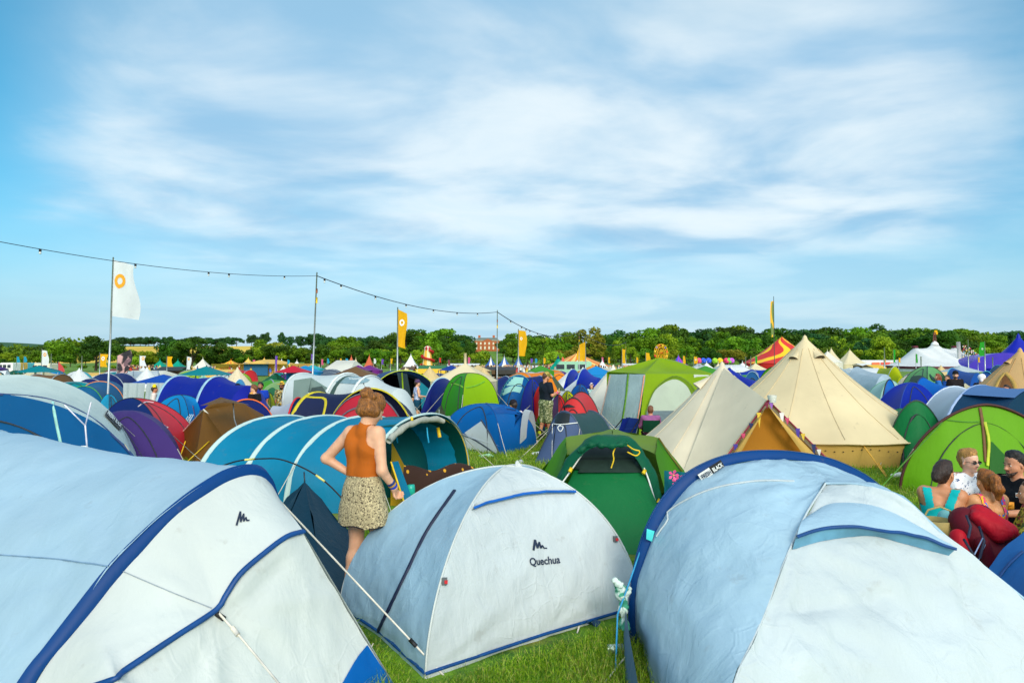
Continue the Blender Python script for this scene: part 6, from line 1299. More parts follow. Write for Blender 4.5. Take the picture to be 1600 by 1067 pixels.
    def headp(s,nose=1,chin=1,female=False):
        h=s.hd; p=[(h(0,.0,.035),.083,h(0,-.018,.032),.084,s.hr,1.15),(h(0,.028,-.045),.058,h(0,.045,-.085),.030,s.hr,1.0),(h(0,-.01,-.02),.070,h(0,.02,-.03),.066,s.hr,1.05),
          (s.J['neck']-np.array([0,0,.03]),.056,h(0,-.012,-.07),.050),
          (h(0,.088,-.008),.010,h(0,.106,-.032),.013,None,1,.012),(h(-.010,.096,-.036),.008,h(.010,.096,-.036),.008,None,1,.01),(h(-.030,.078,.012),.009,h(.030,.078,.012),.009,None,1,.014),
          (h(-.016,.083,-.063),.0065,h(.016,.083,-.063),.0065,None,1,.006),(h(0,.072,-.092),.014,h(0,.070,-.096),.014,None,1,.02),
          (h(-.077,.0,.0),.010,h(-.081,-.006,-.028),.010,s.hr,1.4,.006),(h(.077,.0,.0),.010,h(.081,-.006,-.028),.010,s.hr,1.4,.006)]
        return p
    def body(s,curl=.5,hands=True,hd=None,feet=True,legw=1,armw=1):
        p=s.torso()+s.headp()
        for q in 'lr':
            p+=s.arm(q,w_=armw)+s.leg(q,w_=legw)
            if hands: p+=s.hand(q,curl,*( (hd or {}).get(q,(None,None))))
            if feet: p+=[(s.J['a'+q],.034,s.J['a'+q]-np.array([0,.02,.03]),.036),(s.J['a'+q]-np.array([0,0,.035]),.034,s.J['t'+q],.024)]
        s.bo=s.put('body',p,s.sk,.025); return s.bo
    def face(s,lip=(170,80,76),eye=(40,30,26),brow=None,far=False):
        h=s.hd
        for x in (-.031,.031):
            e=s.put('eye',[(h(x,.0745,.0),.0095,h(x,.0745,.0),.0095)],plain((226,222,216),.2),.002,.0035,s.bo); s.put('iris',[(h(x,.0825,.0),.0048,h(x,.0825,.0),.0048)],plain(eye,.1),.001,.002,s.bo)
            s.put('eyebrow',[(h(x*.55,.088,.020),.004,h(x*1.45,.080,.022),.0035)],plain(brow or eye,.8),.001,.003,s.bo)
        s.put('lips',[(h(-.020,.083,-.060),.0055,h(.020,.083,-.060),.0055)],plain(lip,.4),.001,.003,s.bo)
    def hair(s,c,kind='short',res=None):
        h=s.hd; m_=hairmat(c); cap=[(h(0,-.012,.050),.087,h(0,-.036,.03),.086,s.hr,1.10),(h(.02,.03,.105),.028,h(-.03,.02,.11),.03,None,1,.03),(h(0,-.05,.0),.068,h(0,-.04,-.04),.058,s.hr,1.0)]
        if kind=='short': p=cap
        if kind=='shaved': p=[(h(0,-.02,.042),.082,h(0,-.038,.0),.078,s.hr,1.1)]
        if kind=='bun': p=cap+[(h(-.05,-.02,-.01),.035,h(-.05,-.05,.02),.04),(h(.05,-.02,-.01),.035,h(.05,-.05,.02),.04),(h(.02,-.06,.125),.034,h(-.02,-.085,.12),.032,None,1,.01)]
        if kind=='lowbun': p=cap+[(h(0,-.10,.0),.055,h(0,-.115,-.03),.05)]
        if kind=='updo': p=[(h(0,-.002,.052),.091,h(0,-.035,.028),.094,s.hr,1.05),(h(0,-.062,.005),.080,h(0,-.07,-.03),.064),(h(-.06,-.01,-.015),.050,h(-.06,-.06,-.03),.052),(h(.06,-.01,-.015),.050,h(.06,-.06,-.03),.052),(h(-.02,-.10,.115),.040,h(.04,-.12,.10),.038,None,1,.012),(h(-.05,-.09,.08),.03,h(.0,-.14,.09),.03,None,1,.01),(h(.06,-.08,.08),.03,h(.02,-.14,.07),.03,None,1,.01)]
        if kind=='swept': p=cap+[(h(-.02,-.03,.095),.050,h(.03,-.05,.09),.050,None,1,.03),(h(0,-.075,.06),.055,h(.01,-.09,.03),.05)]
        if kind=='pony': p=cap+[(h(0,-.09,.06),.04,h(0,-.14,.05),.045),(h(0,-.14,.05),.05,h(.02,-.16,-.05),.055),(h(.02,-.16,-.05),.055,h(.03,-.14,-.14),.03)]
        if kind=='long': p=cap+[(h(-.06,-.02,-.02),.04,h(-.075,.0,-.12),.04),(h(.06,-.02,-.02),.04,h(.075,.0,-.12),.04),(h(0,-.07,-.02),.07,h(0,-.08,-.13),.06)]
        o=s.put('hair',p,m_,.02,res or min(s.res,.008)); crumple([o],.009,11,3,ridge=False); crumple([o],.003,30,5,fine=1.2); return o
    def beard(s,c,l=.03):
        h=s.hd; return s.put('beard',[(h(0,.055,-.085),.040,h(0,.060,-.10-l),.026+l*.2),(h(-.055,.02,-.03),.018,h(-.035,.055,-.08),.022),(h(.055,.02,-.03),.018,h(.035,.055,-.08),.022),(h(-.022,.088,-.050),.008,h(.022,.088,-.050),.008)],hairmat(c),.02,.007)
    def glasses(s,dark=True,c=(14,14,16)):
        h=s.hd; m_=plain(c,.15); 
        g_=MB()
        for x in (-.033,.033):
            ring=[h(x+.025*math.cos(t)*1.1,.094,.0+.018*math.sin(t)) for t in np.linspace(0,6.283,13)]
            if dark: g_.add([s.w(q) for q in ring[:-1]]+[s.w(q-s.hf*.004) for q in ring[:-1]],[tuple(range(12)),tuple(range(23,11,-1))]+[(i,(i+1)%12,12+(i+1)%12,12+i) for i in range(12)])
            else: g_.tube([s.w(q) for q in ring],.0025,5)
            g_.tube([s.w(h(x*1.8,.092,.004)),s.w(h(x*2.45,.0,.004))],.003,5)
        g_.tube([s.w(h(-.012,.096,.004)),s.w(h(.012,.096,.004))],.003,5); return g_.build('sunglasses' if dark else 'glasses',m_,s.root)
    def top(s,m_,sleeve=.25,g=.012,hem=None,name='top',low=None,extra=[]):
        p=s.torso(g)
        if low is not None: p=[q for q in p]
        for q in 'lr':
            if sleeve>0: p+=s.arm(q,g+.008,sleeve)
        ch=low if low is not None else s.J['hip'][2]-.02
        nz=s.J['neck'][2]+.015
        return s.put(name,p+extra,m_,.03,None,None,clip=lambda v:(v[:,2]>ch)&(v[:,2]<nz))
    def bottoms(s,m_,l=.35,g=.018,name='shorts',skirt=False,top_=None,w_=1.05):
        J=s.J; p=[(J['hip']+np.array([-.05,0,-.02])*s.bw,.118*s.bw+g,J['hip']+np.array([.05,0,-.02])*s.bw,.118*s.bw+g,(0,1,0),1.1),(J['hip'],.11*s.bw+g,J['hip']*.35+J['waist']*.65,.10*s.bw+g,(0,1,0),1.1)]
        for q in 'lr': p+=s.leg(q,g+.008,l,w_)
        tz=(J['hip'][2]*.4+J['waist'][2]*.6) if top_ is None else top_; return s.put(name,p,m_,.035,clip=lambda v:v[:,2]<tz)
    def shoes(s,c=(60,60,64)):
        J=s.J
        for q in 'lr': a,t=J['a'+q],J['t'+q]; s.put('shoe',[(a-np.array([0,.02,.03]),.042,t*.5+a*.5-np.array([0,0,.035]),.042),(t*.5+a*.5-np.array([0,0,.035]),.042,t,.033)],plain(c),.02)
    def cap(s,m_,peak=1,back=False):
        h=s.hd; f=-1 if back else 1
        c=s.put('cap',[(h(0,-.005,.066),.090,h(0,-.02,.062),.092,s.hr,1.06)],m_,.01,None,None,clip=None)
        s.put('cap_peak',[(h(-.03,f*.10,.055),.030,h(.03,f*.10,.055),.030,s.hu,4.0),(h(0,f*.12,.05),.045,h(0,f*.13,.047),.035,s.hu,5.0)],m_,.01,.006,c)
    def brim(s,m_,r=.15):
        h=s.hd; s.put('hat',[(h(0,-.01,.075),.080,h(0,-.01,.115),.066)],m_,.01); s.put('hat_brim',[(h(-.05,-.01,.070),r-.04,h(.05,-.01,.070),r-.04,s.hu,9.0)],m_,.01,.006)
def stand(px,foot,**k): p=G(px,foot); return (p.x,p.y,0)
# --- standing woman in the middle (seen from behind)
Lw=G(566,948); sc_=ZZ(614,Lw.y)/1.70
W=Body('woman with ginger hair tied up, rust orange sleeveless top and spotted skirt, seen from behind',(Lw.x,Lw.y,0),face=R(-36),build=.95,scale=sc_,sk=(228,172,136),res=.0085,hx=R(-10),nod=R(27),
  hl=(-.085,0,.90),hr=(.085,0,.90),kl=(-.105,.03,.49),kr=(.10,.10,.50),al=(-.125,-.05,.09),ar=(.10,-.16+.12,.10),tl=(-.14,.11,.03),tr=(.12,.11,.03),
  waist=(0,0,1.07),chest=(.005,.01,1.27),neck=(.02,.0,1.435),head=(.045,.055,1.565),sl=(-.150,-.005,1.375),sr=(.152,.02,1.385),el=(-.335,-.10,1.16),wl=(-.165,.02,1.03),er=(.215,.0,1.10),wr=(.225,.12,.955))
W.body(curl=1.2,hd={'l':((.75,.45,-.35),(0,.3,1)),'r':((-.25,.5,-.55),(0,.3,1))},legw=1.04,armw=1.0)
W.hair((146,90,32),'updo')
h=W.hd; W.put('hair_tie',[(h(.0,-.088,.085),.022,h(.02,-.088,.115),.018)],plain((200,90,20)),.01,.007)
ORG=fabric((184,94,20),.75,0,.8,3.2,key='wear')
W.put('top',W.torso(.011)+[(W.J['neck']-np.array([0,0,.05]),.062,W.J['neck']+np.array([0,0,-.005]),.058)],ORG,.03,.005,None,clip=lambda v:(v[:,2]>1.045)&(v[:,2]<1.475)&(v[:,0]-.012<.080+np.clip(1.42-v[:,2],0,1)**.9*.60-.045*np.exp(-((v[:,2]-1.32)/.07)**2))&(v[:,0]-.012>-.098-np.clip(1.42-v[:,2],0,1)*.45))
SKM=printed('spotted_skirt_cloth',(176,160,122),(56,42,28),90,.53,.60,(206,188,144))
pk=[];Jw=W.J
for a,b,r0,r1 in ((1.06,.90,.112,.150),(.90,.76,.150,.178),(.76,.64,.178,.19)):
    pk+=[((-.035,0,a),r0,(-.045,.0,b),r1,(0,1,0),1.25),((.035,0,a),r0,(.045,.01,b),r1,(0,1,0),1.25)]
sk_=W.put('skirt',pk,SKM,.03,None,None,clip=lambda v:(v[:,2]<1.075)&(v[:,2]>.66+.008*np.sin(v[:,0]*30)))
MB().tube([W.w((.19*math.cos(t)*1.12,.155*math.sin(t)+.0,.663+.008*math.sin(.19*math.cos(t)*30))) for t in np.linspace(0,6.283,40)],.005,5).build('hem_tape',BLACK,sk_)
wb=W.J['wr']+(W.J['er']-W.J['wr'])*.12
for i,c in enumerate(((30,60,170),(190,140,40),(30,50,110))): q=W.J['wr']+(W.J['er']-W.J['wr'])*(.06+.08*i); dd=(W.J['er']-W.J['wr']); W.put('wristband',[(q,.034,q+dd*.02,.035)],plain(c),.004,.006)
for q in 'lr': W.put('sock',[(W.J['a'+q]+np.array([0,0,.03]),.040,W.J['a'+q],.043)],cloth((24,50,120)),.01)
W.shoes((40,44,60))
# --- man in the patterned cap
M1=Body('bearded man in a black T-shirt, camouflage shorts and patterned cap looking down at his hands',stand(853,683),face=R(-62),scale=ZZ(583,D0(683))/1.67,sk=(216,150,112),res=.011,build=1.22,nod=R(28),
  el=(-.25,.05,1.10),wl=(-.12,.27,1.14),er=(.26,.04,1.10),wr=(.10,.30,1.16),sl=(-.185,0,1.37),sr=(.185,0,1.37),al=(-.12,-.12,.09),kl=(-.12,0,.48),ar=(.11,.06,.08),tl=(-.13,.04,.03),tr=(.12,.23,.03))
M1.body(curl=1.4); M1.face(); M1.hair((90,56,30),'short'); M1.beard((150,92,40),.05); M1.cap(printed('patterned_cap_cloth',(160,140,50),(90,70,30),50,.48,.52,(210,190,100)))
M1.top(cloth((20,30,42)),.33,.022,low=.86); M1.bottoms(printed('camouflage_cloth',(132,140,92),(64,80,44),26,.48,.52,(190,190,150)),.55,.03,w_=1.15)
q=M1.J['wr']*.85+M1.J['er']*.15; M1.put('wristband',[(q,.036,q+(M1.J['er']-q)*.05,.037)],plain((236,40,130)),.004,.006)
for q in 'lr': M1.put('sock',[(M1.J['a'+q]+np.array([0,0,.06]),.044,M1.J['a'+q],.044)],plain((196,206,40)),.01)
M1.shoes((70,60,50)); M1.put('phone',[(M1.J['wr']+np.array([-.08,.08,.02]),.014,M1.J['wr']+np.array([-.08,.10,.10]),.014)],plain((220,190,120)),.002,.006)
# --- woman in shorts on the path by the dark awning
M2=Body('woman in denim shorts, striped vest and a purple cap walking by the dark awning',(X0(652,21),21,0),face=R(-70),scale=ZZ(594,21)/1.68,sk=(232,176,140),res=.012,nod=R(8),er=(.22,.03,1.12),wr=(.16,.26,1.10),el=(-.2,-.08,1.12),wl=(-.2,.14,1.05),kl=(-.09,.06,.49),al=(-.08,.10,.08),tl=(-.08,.26,.03),kr=(.09,-.01,.48),ar=(.09,-.12,.09),tr=(.1,.04,.03))
M2.body(); M2.face(); M2.hair((60,34,26),'bun'); M2.cap(cloth((84,60,96))); M2.top(printed('striped_vest_cloth',(214,220,236),(90,110,200),40,.5,.56),0,.010,low=.98); M2.bottoms(cloth((14,70,96)),.22,.02); M2.shoes((196,190,180)); M2.put('shoulder_bag',[((-.16,-.13,.98),.07,(-.18,-.12,.86),.075,(1,0,0),1.6)],plain((206,150,110)),.01)
# --- seated man in white by the camp chairs
def seated(label,loc,face,**k):
    J=dict(hip=(0,0,.12),hl=(-.09,.02,.12),hr=(.09,.02,.12),kl=(-.27,.30,.22),kr=(.27,.30,.22),al=(-.08,.36,.09),ar=(.08,.42,.09),tl=(.05,.42,.06),tr=(-.05,.46,.06),waist=(0,.01,.27),chest=(0,.03,.47),neck=(0,.05,.64),sl=(-.165,.04,.59),sr=(.165,.04,.59),el=(-.23,.14,.36),er=(.23,.14,.36),wl=(-.14,.33,.28),wr=(.14,.33,.28),head=(0,.075,.775)); J.update(k); return Body(label,loc,face,**J)
M3=seated('man in white T-shirt and black cap sitting on grass beyond the blue dome tent',(X0(805,17.8),17.8,0),R(40),scale=1.1,res=.012,sk=(206,140,104),kl=(-.12,.42,.30),al=(-.12,.72,.08),tl=(-.12,.86,.05),kr=(.12,.48,.22),ar=(.12,.85,.07),tr=(.12,.98,.05),nod=R(10))
M3.body(); M3.face(); M3.hair((50,34,26)); M3.cap(cloth((30,26,34))); M3.top(cloth((236,230,234)),.25,.018,low=.10); M3.bottoms(cloth((28,44,96)),.8,.02,name='trousers'); M3.shoes((200,200,200))
tag(MB().tube([P(806,652,17.2),P(818,657,17.0),P(828,662,16.8)],.14,12).tube([P(828,662,16.8),P(828.6,662.3,16.78)],.12,12,1).build('sleeping_bag',[cloth((20,40,130)),WHITE]),'rolled navy sleeping bag on the grass behind the blue dome tent','sleeping bag')

# --- man in the camp chair
M4=seated('balding man in a purple shirt in a green camp chair, seen from behind',(X0(1016,17.2),17.2,.0),R(-8),scale=1.0,res=.012,sk=(214,150,116),kl=(-.14,.42,.30),kr=(.14,.42,.30),al=(-.14,.62,.08),ar=(.14,.62,.08),tl=(-.14,.78,.04),tr=(.14,.78,.04))
M4.body(); M4.hair((120,76,48),'shaved'); M4.top(cloth((150,90,140)),.9,.02,low=.10); M4.bottoms(cloth((60,60,70)),.95,.02,name='trousers'); M4.shoes()
def camp_chair(label,x,y,rz,c,k=.72):
    r_=empty('camp_chair',(x,y,0),label,'camp chair','folding camp chairs by the tents'); cs,sn=math.cos(rz),math.sin(rz); T_=lambda a,b,z:(x+k*1.2*(a*cs-b*sn),y+k*1.2*(a*sn+b*cs),z*k); m_=cloth(c)
    MB().grid(np.array([[T_(.26*u,.24*v,.42-.05*(1-u*u)*(1-v*v)) for u in np.linspace(-1,1,7)] for v in np.linspace(-1,1,5)])).build('seat',m_,r_)
    MB().grid(np.array([[T_(.27*u,-.24-.14*v-.04*(1-u*u),.42+.48*v) for u in np.linspace(-1,1,7)] for v in np.linspace(0,1,5)])).build('backrest',m_,r_)
    for u in (-1,1):
        for a,b in (((.27*u,-.26,0),(.27*u,.25,.42)),((.27*u,.26,0),(.27*u,-.38,.9))): tube_obj('leg',[T_(*a),T_(*b)],.012,BLACK,r_)
        MB().grid(np.array([[T_(.27*u+w_,-.3+.55*v,.62-.02*math.sin(v*3.1)) for w_ in (-.04,.04)] for v in np.linspace(0,1,5)])).build('armrest',m_,r_)
    return r_
camp_chair('dark green camp chair holding the balding man in the purple shirt',X0(1016,17.12),17.12,R(-8),(10,70,50),.62)
camp_chair('blue camp chair standing before the grey awning panel',X0(958,16.6),16.6,R(60),(16,44,140)); camp_chair('black camp chair beside the man in the patterned cap',X0(833,17),17,R(-150),(24,24,28))
camp_chair('blue and red low camp chair tipped beside the slate blue pop up',X0(972,16.2),16.2,R(120),(20,50,120))
# clutter of the little camp
rr=random.Random(9)
for i,(c,s_) in enumerate([((240,196,30),.28),((30,120,60),.16),((220,60,40),.14),((40,150,160),.12),((236,220,200),.14)]):
    x,y=X0(816+i*4.5,16.2),16.2+.25*(i%2); o=MB(); o.box((x,y,s_*.5),(s_*1.2,s_,s_),rz=i,taper=.86); o.box((x,y,s_*1.03),(s_*.9,s_*.7,s_*.12),rz=i); tag(o.build('shopping_bag' if i==0 else 'carton',plain(c)),['yellow bag of shopping in the little camp by the black camp chair','green carton next to the yellow shopping bag','red carton next to the yellow shopping bag','teal carton near the black camp chair','cream carton nearest the black camp chair'][i],'bag' if i==0 else 'carton')
# --- group seated on the right
yb=7.35
S1=seated('seated woman with dark pinned up hair in a turquoise crop top, reaching right',(X0(1466,7.0),7.0,0),R(-46),scale=1.06,res=.008,sk=(206,140,98),hx=R(-18),er=(.16,.30,.44),wr=(.06,.56,.42),sr=(.15,.10,.58),el=(-.20,.20,.40),wl=(-.05,.40,.42),neck=(0,.10,.63),head=(.0,.135,.765),chest=(0,.06,.47),kl=(-.2,.4,.26),kr=(.22,.36,.24))
S1.body(armw=.95); S1.face(); S1.hair((52,34,26),'lowbun'); S1.put('hair_clip',[(S1.hd(-.075,-.04,.07),.010,S1.hd(-.085,-.01,.075),.008)],plain((200,150,80)),.004,.005); S1.glasses(False,(200,150,120))
TQ=fabric((0,176,176),.7,0,.6,3,key='wear')
S1.put('crop_top',S1.torso(.012),TQ,.03,None,None,clip=lambda v:(v[:,2]>.31)&((v[:,2]<.475+.12*(v[:,1]>.13))|((np.abs(np.abs(v[:,0])-.07-(v[:,2]-.45)*.25)<.040)&(v[:,2]<.64))))
for z,c in ((.316,(30,60,90)),(.330,(196,120,50)),(.344,(30,90,120))): S1.put('striped_band',S1.torso(.015),plain(c),.03,None,None,clip=lambda v:(v[:,2]>z)&(v[:,2]<z+.014))
S1.bottoms(cloth((20,96,66)),1.0,.035,name='trousers',w_=1.15)
S2=seated('smiling woman with fair tied up hair, sunglasses and a white patterned shirt, facing the camera',(X0(1503,8.0),8.0,0),R(188),scale=1.06,res=.008,sk=(240,184,156),hx=R(8),nod=R(2),el=(-.22,.18,.34),er=(.22,.18,.34))
S2.body(); S2.face(lip=(196,90,90)); S2.hair((176,126,62),'swept'); S2.glasses(True)
S2.top(printed('bird_print_shirt_cloth',(238,238,242),(60,84,130),30,.60,.63),.45,.018,low=.1); S2.bottoms(cloth((60,80,110)),1,.02,name='trousers')
S3=seated('woman with an auburn ponytail and a bright patterned strap top, back to the camera',(X0(1543,6.9),6.9,0),R(6),scale=.98,res=.008,sk=(222,156,104),hx=R(-8),neck=(0,.04,.63),head=(.0,.06,.77))
S3.body(); S3.face(); S3.hair((150,88,30),'pony'); S3.put('strap_top',S3.torso(.011),printed('tropical_print_cloth',(236,70,120),(240,190,30),22,.48,.52,(40,120,210)),.03,None,None,clip=lambda v:(v[:,2]>.1)&((v[:,2]<.47)|((np.abs(np.abs(v[:,0])-.105)<.028)&(v[:,2]<.66)))); S3.bottoms(cloth((60,110,60)),1,.02,name='trousers')
S4=seated('dark haired seated man with short beard in a black T-shirt at the right border',(X0(1592,7.4),7.4,0),R(100),scale=1.12,res=.008,sk=(206,142,108),build=1.08,hx=R(-2),nod=R(6),wl=(-.12,.42,.34),wr=(.16,.40,.30))
S4.body(); S4.face(brow=(26,20,18)); S4.hair((24,18,18),'short'); S4.put('beard',[(S4.hd(0,.060,-.088),.028,S4.hd(0,.062,-.098),.026),(S4.hd(-.045,.035,-.06),.014,S4.hd(-.03,.06,-.085),.016),(S4.hd(.045,.035,-.06),.014,S4.hd(.03,.06,-.085),.016),(S4.hd(-.018,.088,-.050),.0055,S4.hd(.018,.088,-.050),.0055)],hairmat((70,48,38)),.012,.005); S4.top(cloth((20,22,28)),.3,.018,low=.1); S4.bottoms(cloth((50,56,60)),.7,.02,name='shorts')
q=S4.w((-.0,.145,.50)); bvs=bvh_of([c for c in S4.root.children if c.name.startswith('top')])
zone('chest_patch',bvs,[(1588,770),(1597,770)],[(1588,777),(1597,777)],WHITE,S4.root,4,2,.008,False)
try: zz2=zone('chest_mark',bvs,[(1591,775.5),(1593,772),(1595,775.5)],[(1590.5,776),(1593,775.6),(1595.5,776)],BLACK,S4.root,4,1,.013,False)
except Exception: pass
S5=seated('person in yellow floral clothing mostly cut off at the right border',(X0(1616,6.6),6.6,0),R(60),scale=.9,res=.012,sk=(214,150,110)); S5.body(); S5.face(); S5.hair((90,56,30),'short'); S5.top(printed('floral_print_cloth',(206,190,60),(70,84,30),24,.48,.52,(150,60,60)),.5,.018,low=.1); S5.bottoms(printed('floral_print_cloth',(206,190,60),(70,84,30),24,.48,.52,(150,60,60)),1,.03,name='trousers')
tag(MB().box(tuple(P(1577,790,7.0)),(.10,.03,.07),rz=.3).box(tuple(P(1577,788,6.98)),(.07,.02,.035),rz=.3).build('snack_packet',plain((236,150,30))),'small orange snack packet held between the group on the right','packet')
# red rucksack, basket, bottle bags
def rucksack():
    c=P(1533,838,6.15); r_=empty('rucksack',(c.x,c.y,0),'red hiking rucksack with dark straps leaning behind the ponytail woman','rucksack'); RDm=fabric((178,14,34),.6,0,1.1,4,key='wear'); DR=fabric((96,12,28),.6,0,1.0,4,key='wear'); DBm=plain((24,34,60))
    def pb(name,pr,m_,k=.03,parent=None): v,f=blob([(np.array(tuple(a)),ra,np.array(tuple(b)),rb)+tuple(x) for a,ra,b,rb,*x in pr],.010,k); return mk(name,v,f,m_,parent or r_)
    A1,B1=P(1508,815,6.15),P(1545,870,6.0)
    bo_=pb('pack_body',[(A1,.13,B1,.16),(P(1530,810,6.2),.13,P(1560,850,6.05),.14)],DR); lo_=pb('lid',[(P(1534,805,6.1),.064,P(1562,826,5.95),.072,(.5,0,.8),1.2),(P(1528,798,6.1),.04,P(1582,831,5.95),.05),(P(1526,808,6.0),.04,P(1562,838,5.9),.05)],RDm,.12); crumple([lo_],.012,9,2)
    pb('side_pocket',[(P(1497,838,6.0),.065,P(1505,868,5.95),.075)],RDm,.02); pb('side_pocket',[(P(1535,850,5.9),.06,P(1545,880,5.88),.06)],DR,.02)
    for a,b,c_ in (((1510,805),(1517,822),(1513,840)),((1530,822),(1538,845),(1531,872)),((1506,842),(1516,858),(1526,875))): tube_obj('strap',[P(*a,5.86),P(*b,5.80),P(*c_,5.80)],.012,DBm,r_,6)
    MB().tube([P(1522,868,5.8),P(1536,840,5.78)],.005).tube([P(1528,878,5.8),P(1540,850,5.8)],.004).build('cord',plain((170,190,230)),r_)
rucksack()
for nm_,lb_,cc_,px_,py_,s_ in (('paper_scrap','white scrap of paper on the grass beside the large navy hooped tent',(230,230,226),1404,747,.10),('shoe','dark shoe lying on the grass before the brown ridge tent, left one',(40,44,46),292,728,.15),('shoe','dark shoe lying on the grass before the brown ridge tent, right one',(50,54,58),304,729,.15),('plastic_bag','torn white plastic bag on the grass right of the blue dome tent',(220,224,228),842,712,.12),('drink_can','silver can on the grass behind the middle dome tent',(170,176,180),812,726,.06),('drink_bottle','pale green bottle lying on the grass behind the middle dome tent',(150,200,160),760,716,.13)):
    q_=G(px_,py_); q_=np.array([q_.x,q_.y,.05]); v,f=blob([(q_-np.array([s_,0,.01]),.035,q_+np.array([s_*.4,.02,0]),.045),(q_+np.array([s_*.4,.02,0]),.045,q_+np.array([s_,.03,-.01]),.025)],.01,.02); tag(mk(nm_,v,f,plain(cc_)),lb_,nm_.replace('_',' '))
def basket():
    c=P(1463,822,6.3); r_=empty('basket',(c.x,c.y,0),'open woven basket bag with a dark inside beside the turquoise top woman','basket'); STW=plain((170,150,90),.8)
    MB().lathe([(.09,-.13),(.13,-.04),(.145,.06),(.135,.065),(.12,-.03),(.08,-.10)],(c.x,c.y,c.z),18).build('body',STW,r_); MB().lathe([(.0,.02),(.125,.02)],(c.x,c.y,c.z),16).build('lining',plain((50,36,24)),r_)
    tube_obj('handle',[c+V((-.13,0,.05)),c+V((-.10,-.05,.16)),c+V((0,-.06,.19)),c+V((.10,-.05,.15)),c+V((.13,0,.05))],.009,STW,r_)
basket()
v,f=blob([(np.array(tuple(P(1478,808,6.5))),.07,np.array(tuple(P(1487,835,6.35))),.09),(np.array(tuple(P(1490,812,6.4))),.05,np.array(tuple(P(1486,850,6.2))),.06)],.012,.03); tag(mk('tote_bag',v,f,fabric((120,180,180),.6,0,1.2,4,key='wear')),'crumpled pale teal cloth bag between the basket and the red rucksack','bag')
v,f=blob([(np.array(tuple(P(1561,845,6.1))),.05,np.array(tuple(P(1566,862,6.0))),.07)],.012,.03); tag(mk('paper_bag',v,f,plain((226,170,40))),'yellow paper bag behind the red rucksack','bag')
# --- people standing among the tents, left of centre
def standing(label,px,top,d,face,sk,res=.014,**k):
    hgt=ZZ(top,d); b=Body(label,(X0(px,d),d,0),face,scale=hgt/1.68,sk=sk,res=res,**k); return b
Q=standing('man in a white T-shirt and black cap behind the brown tent, seen from behind',372,601,16.8,R(10),(226,170,136)); Q.body(); Q.hair((40,30,26)); Q.cap(cloth((22,22,30)),back=True); Q.top(cloth((232,232,238)),.3,.02,low=.86); Q.bottoms(cloth((40,50,70)),.5); Q.shoes(); tube_obj('bag_strap',[Q.w((-.12,-.13,1.42)),Q.w((-.02,-.155,1.2)),Q.w((.12,-.15,1.0))],.012,plain((30,60,130)),Q.root)
Q=standing('woman with brown hair in a black jacket turned left, beside the white T-shirt man',398,601.5,16.3,R(80),(230,180,140),nod=R(8)); Q.body(); Q.face(); Q.hair((120,70,34),'short'); Q.top(cloth((22,20,22)),.95,.025,low=.84); Q.bottoms(cloth((30,30,34)),1,name='trousers'); Q.shoes(); Q.put('scarf',[((-.05,.06,1.44),.05,(-.04,.12,1.2),.05)],cloth((220,160,70)),.02)
Q=standing('bearded man in a blue and yellow football style shirt',408,597.5,18.5,R(168),(176,112,80)); Q.body(); Q.face(); Q.hair((30,20,16)); Q.beard((30,20,16),.02); Q.top(cloth((24,70,190)),.3,.02,low=.86); Q.bottoms(printed('floral_print_cloth',(206,170,40),(90,50,20),20,.48,.52,(150,60,60)),.5); Q.put('sleeve_trim',[(Q.J['sr'],.062,Q.J['sr']*.6+Q.J['er']*.4,.06)],cloth((216,190,30)),.01); Q.shoes()
Q=standing('man in a straw hat, sunglasses and an open patterned shirt',441,598,19.5,R(175),(170,104,72)); Q.body(); Q.face(); Q.hair((30,20,16)); Q.brim(cloth((226,180,50)),.17); Q.glasses(True); Q.beard((36,24,18),0); Q.top(printed('floral_print_cloth',(200,190,140),(60,60,30),20,.48,.52,(190,140,40)),.4,.02,low=.86); Q.bottoms(printed('floral_print_cloth',(200,190,140),(60,60,30),20,.48,.52,(190,140,40)),.5); Q.shoes()
Q=standing('person in yellow hat and white T-shirt at the mouth of the royal blue tunnel',242,603,19.0,R(-60),(210,140,110)); Q.body(); Q.hair((60,40,30)); Q.brim(cloth((240,210,30)),.13); Q.top(cloth((226,214,210)),.4,.02,low=.86); Q.bottoms(cloth((200,140,120)),.6); Q.shoes()
Q=standing('long haired woman in white visor and pale floral shirt beyond the red pop up tent',924,600,24,R(170),(220,160,130)); Q.body(); Q.face(); Q.hair((40,26,22),'long'); Q.brim(cloth((236,220,220)),.12); Q.top(printed('pale_print_cloth',(190,220,220),(80,140,130),24,.5,.56),.4,.02,low=.86); Q.bottoms(cloth((120,170,160)),.7); Q.shoes()
Q=standing('woman with auburn hair facing left behind the azure tunnel tent, left of three',1465,584.5,24.5,R(60),(224,168,136)); Q.body(); Q.face(); Q.hair((130,60,30),'long'); Q.top(cloth((40,110,190)),.4,.02,low=.86); Q.bottoms(cloth((40,40,60)),1,name='trousers'); Q.shoes()
Q=standing('small dark haired person between the auburn woman and the man in black',1480,586.5,25.5,R(100),(200,140,110)); Q.body(); Q.face(); Q.hair((40,30,26),'short'); Q.top(cloth((40,90,180)),.4,.02,low=.86); Q.bottoms(cloth((40,40,60)),1,name='trousers'); Q.shoes()
Q=standing('bearded man in a black sweater and black cap among the blue tents',1492,580.5,22.0,R(175),(216,156,126),hx=R(-30)); Q.body(); Q.face(); Q.hair((30,24,22)); Q.beard((50,34,28),0); Q.cap(cloth((22,20,24))); Q.top(cloth((26,18,22)),1,.022,low=.84); Q.bottoms(cloth((30,30,34)),1,name='trousers'); Q.shoes()
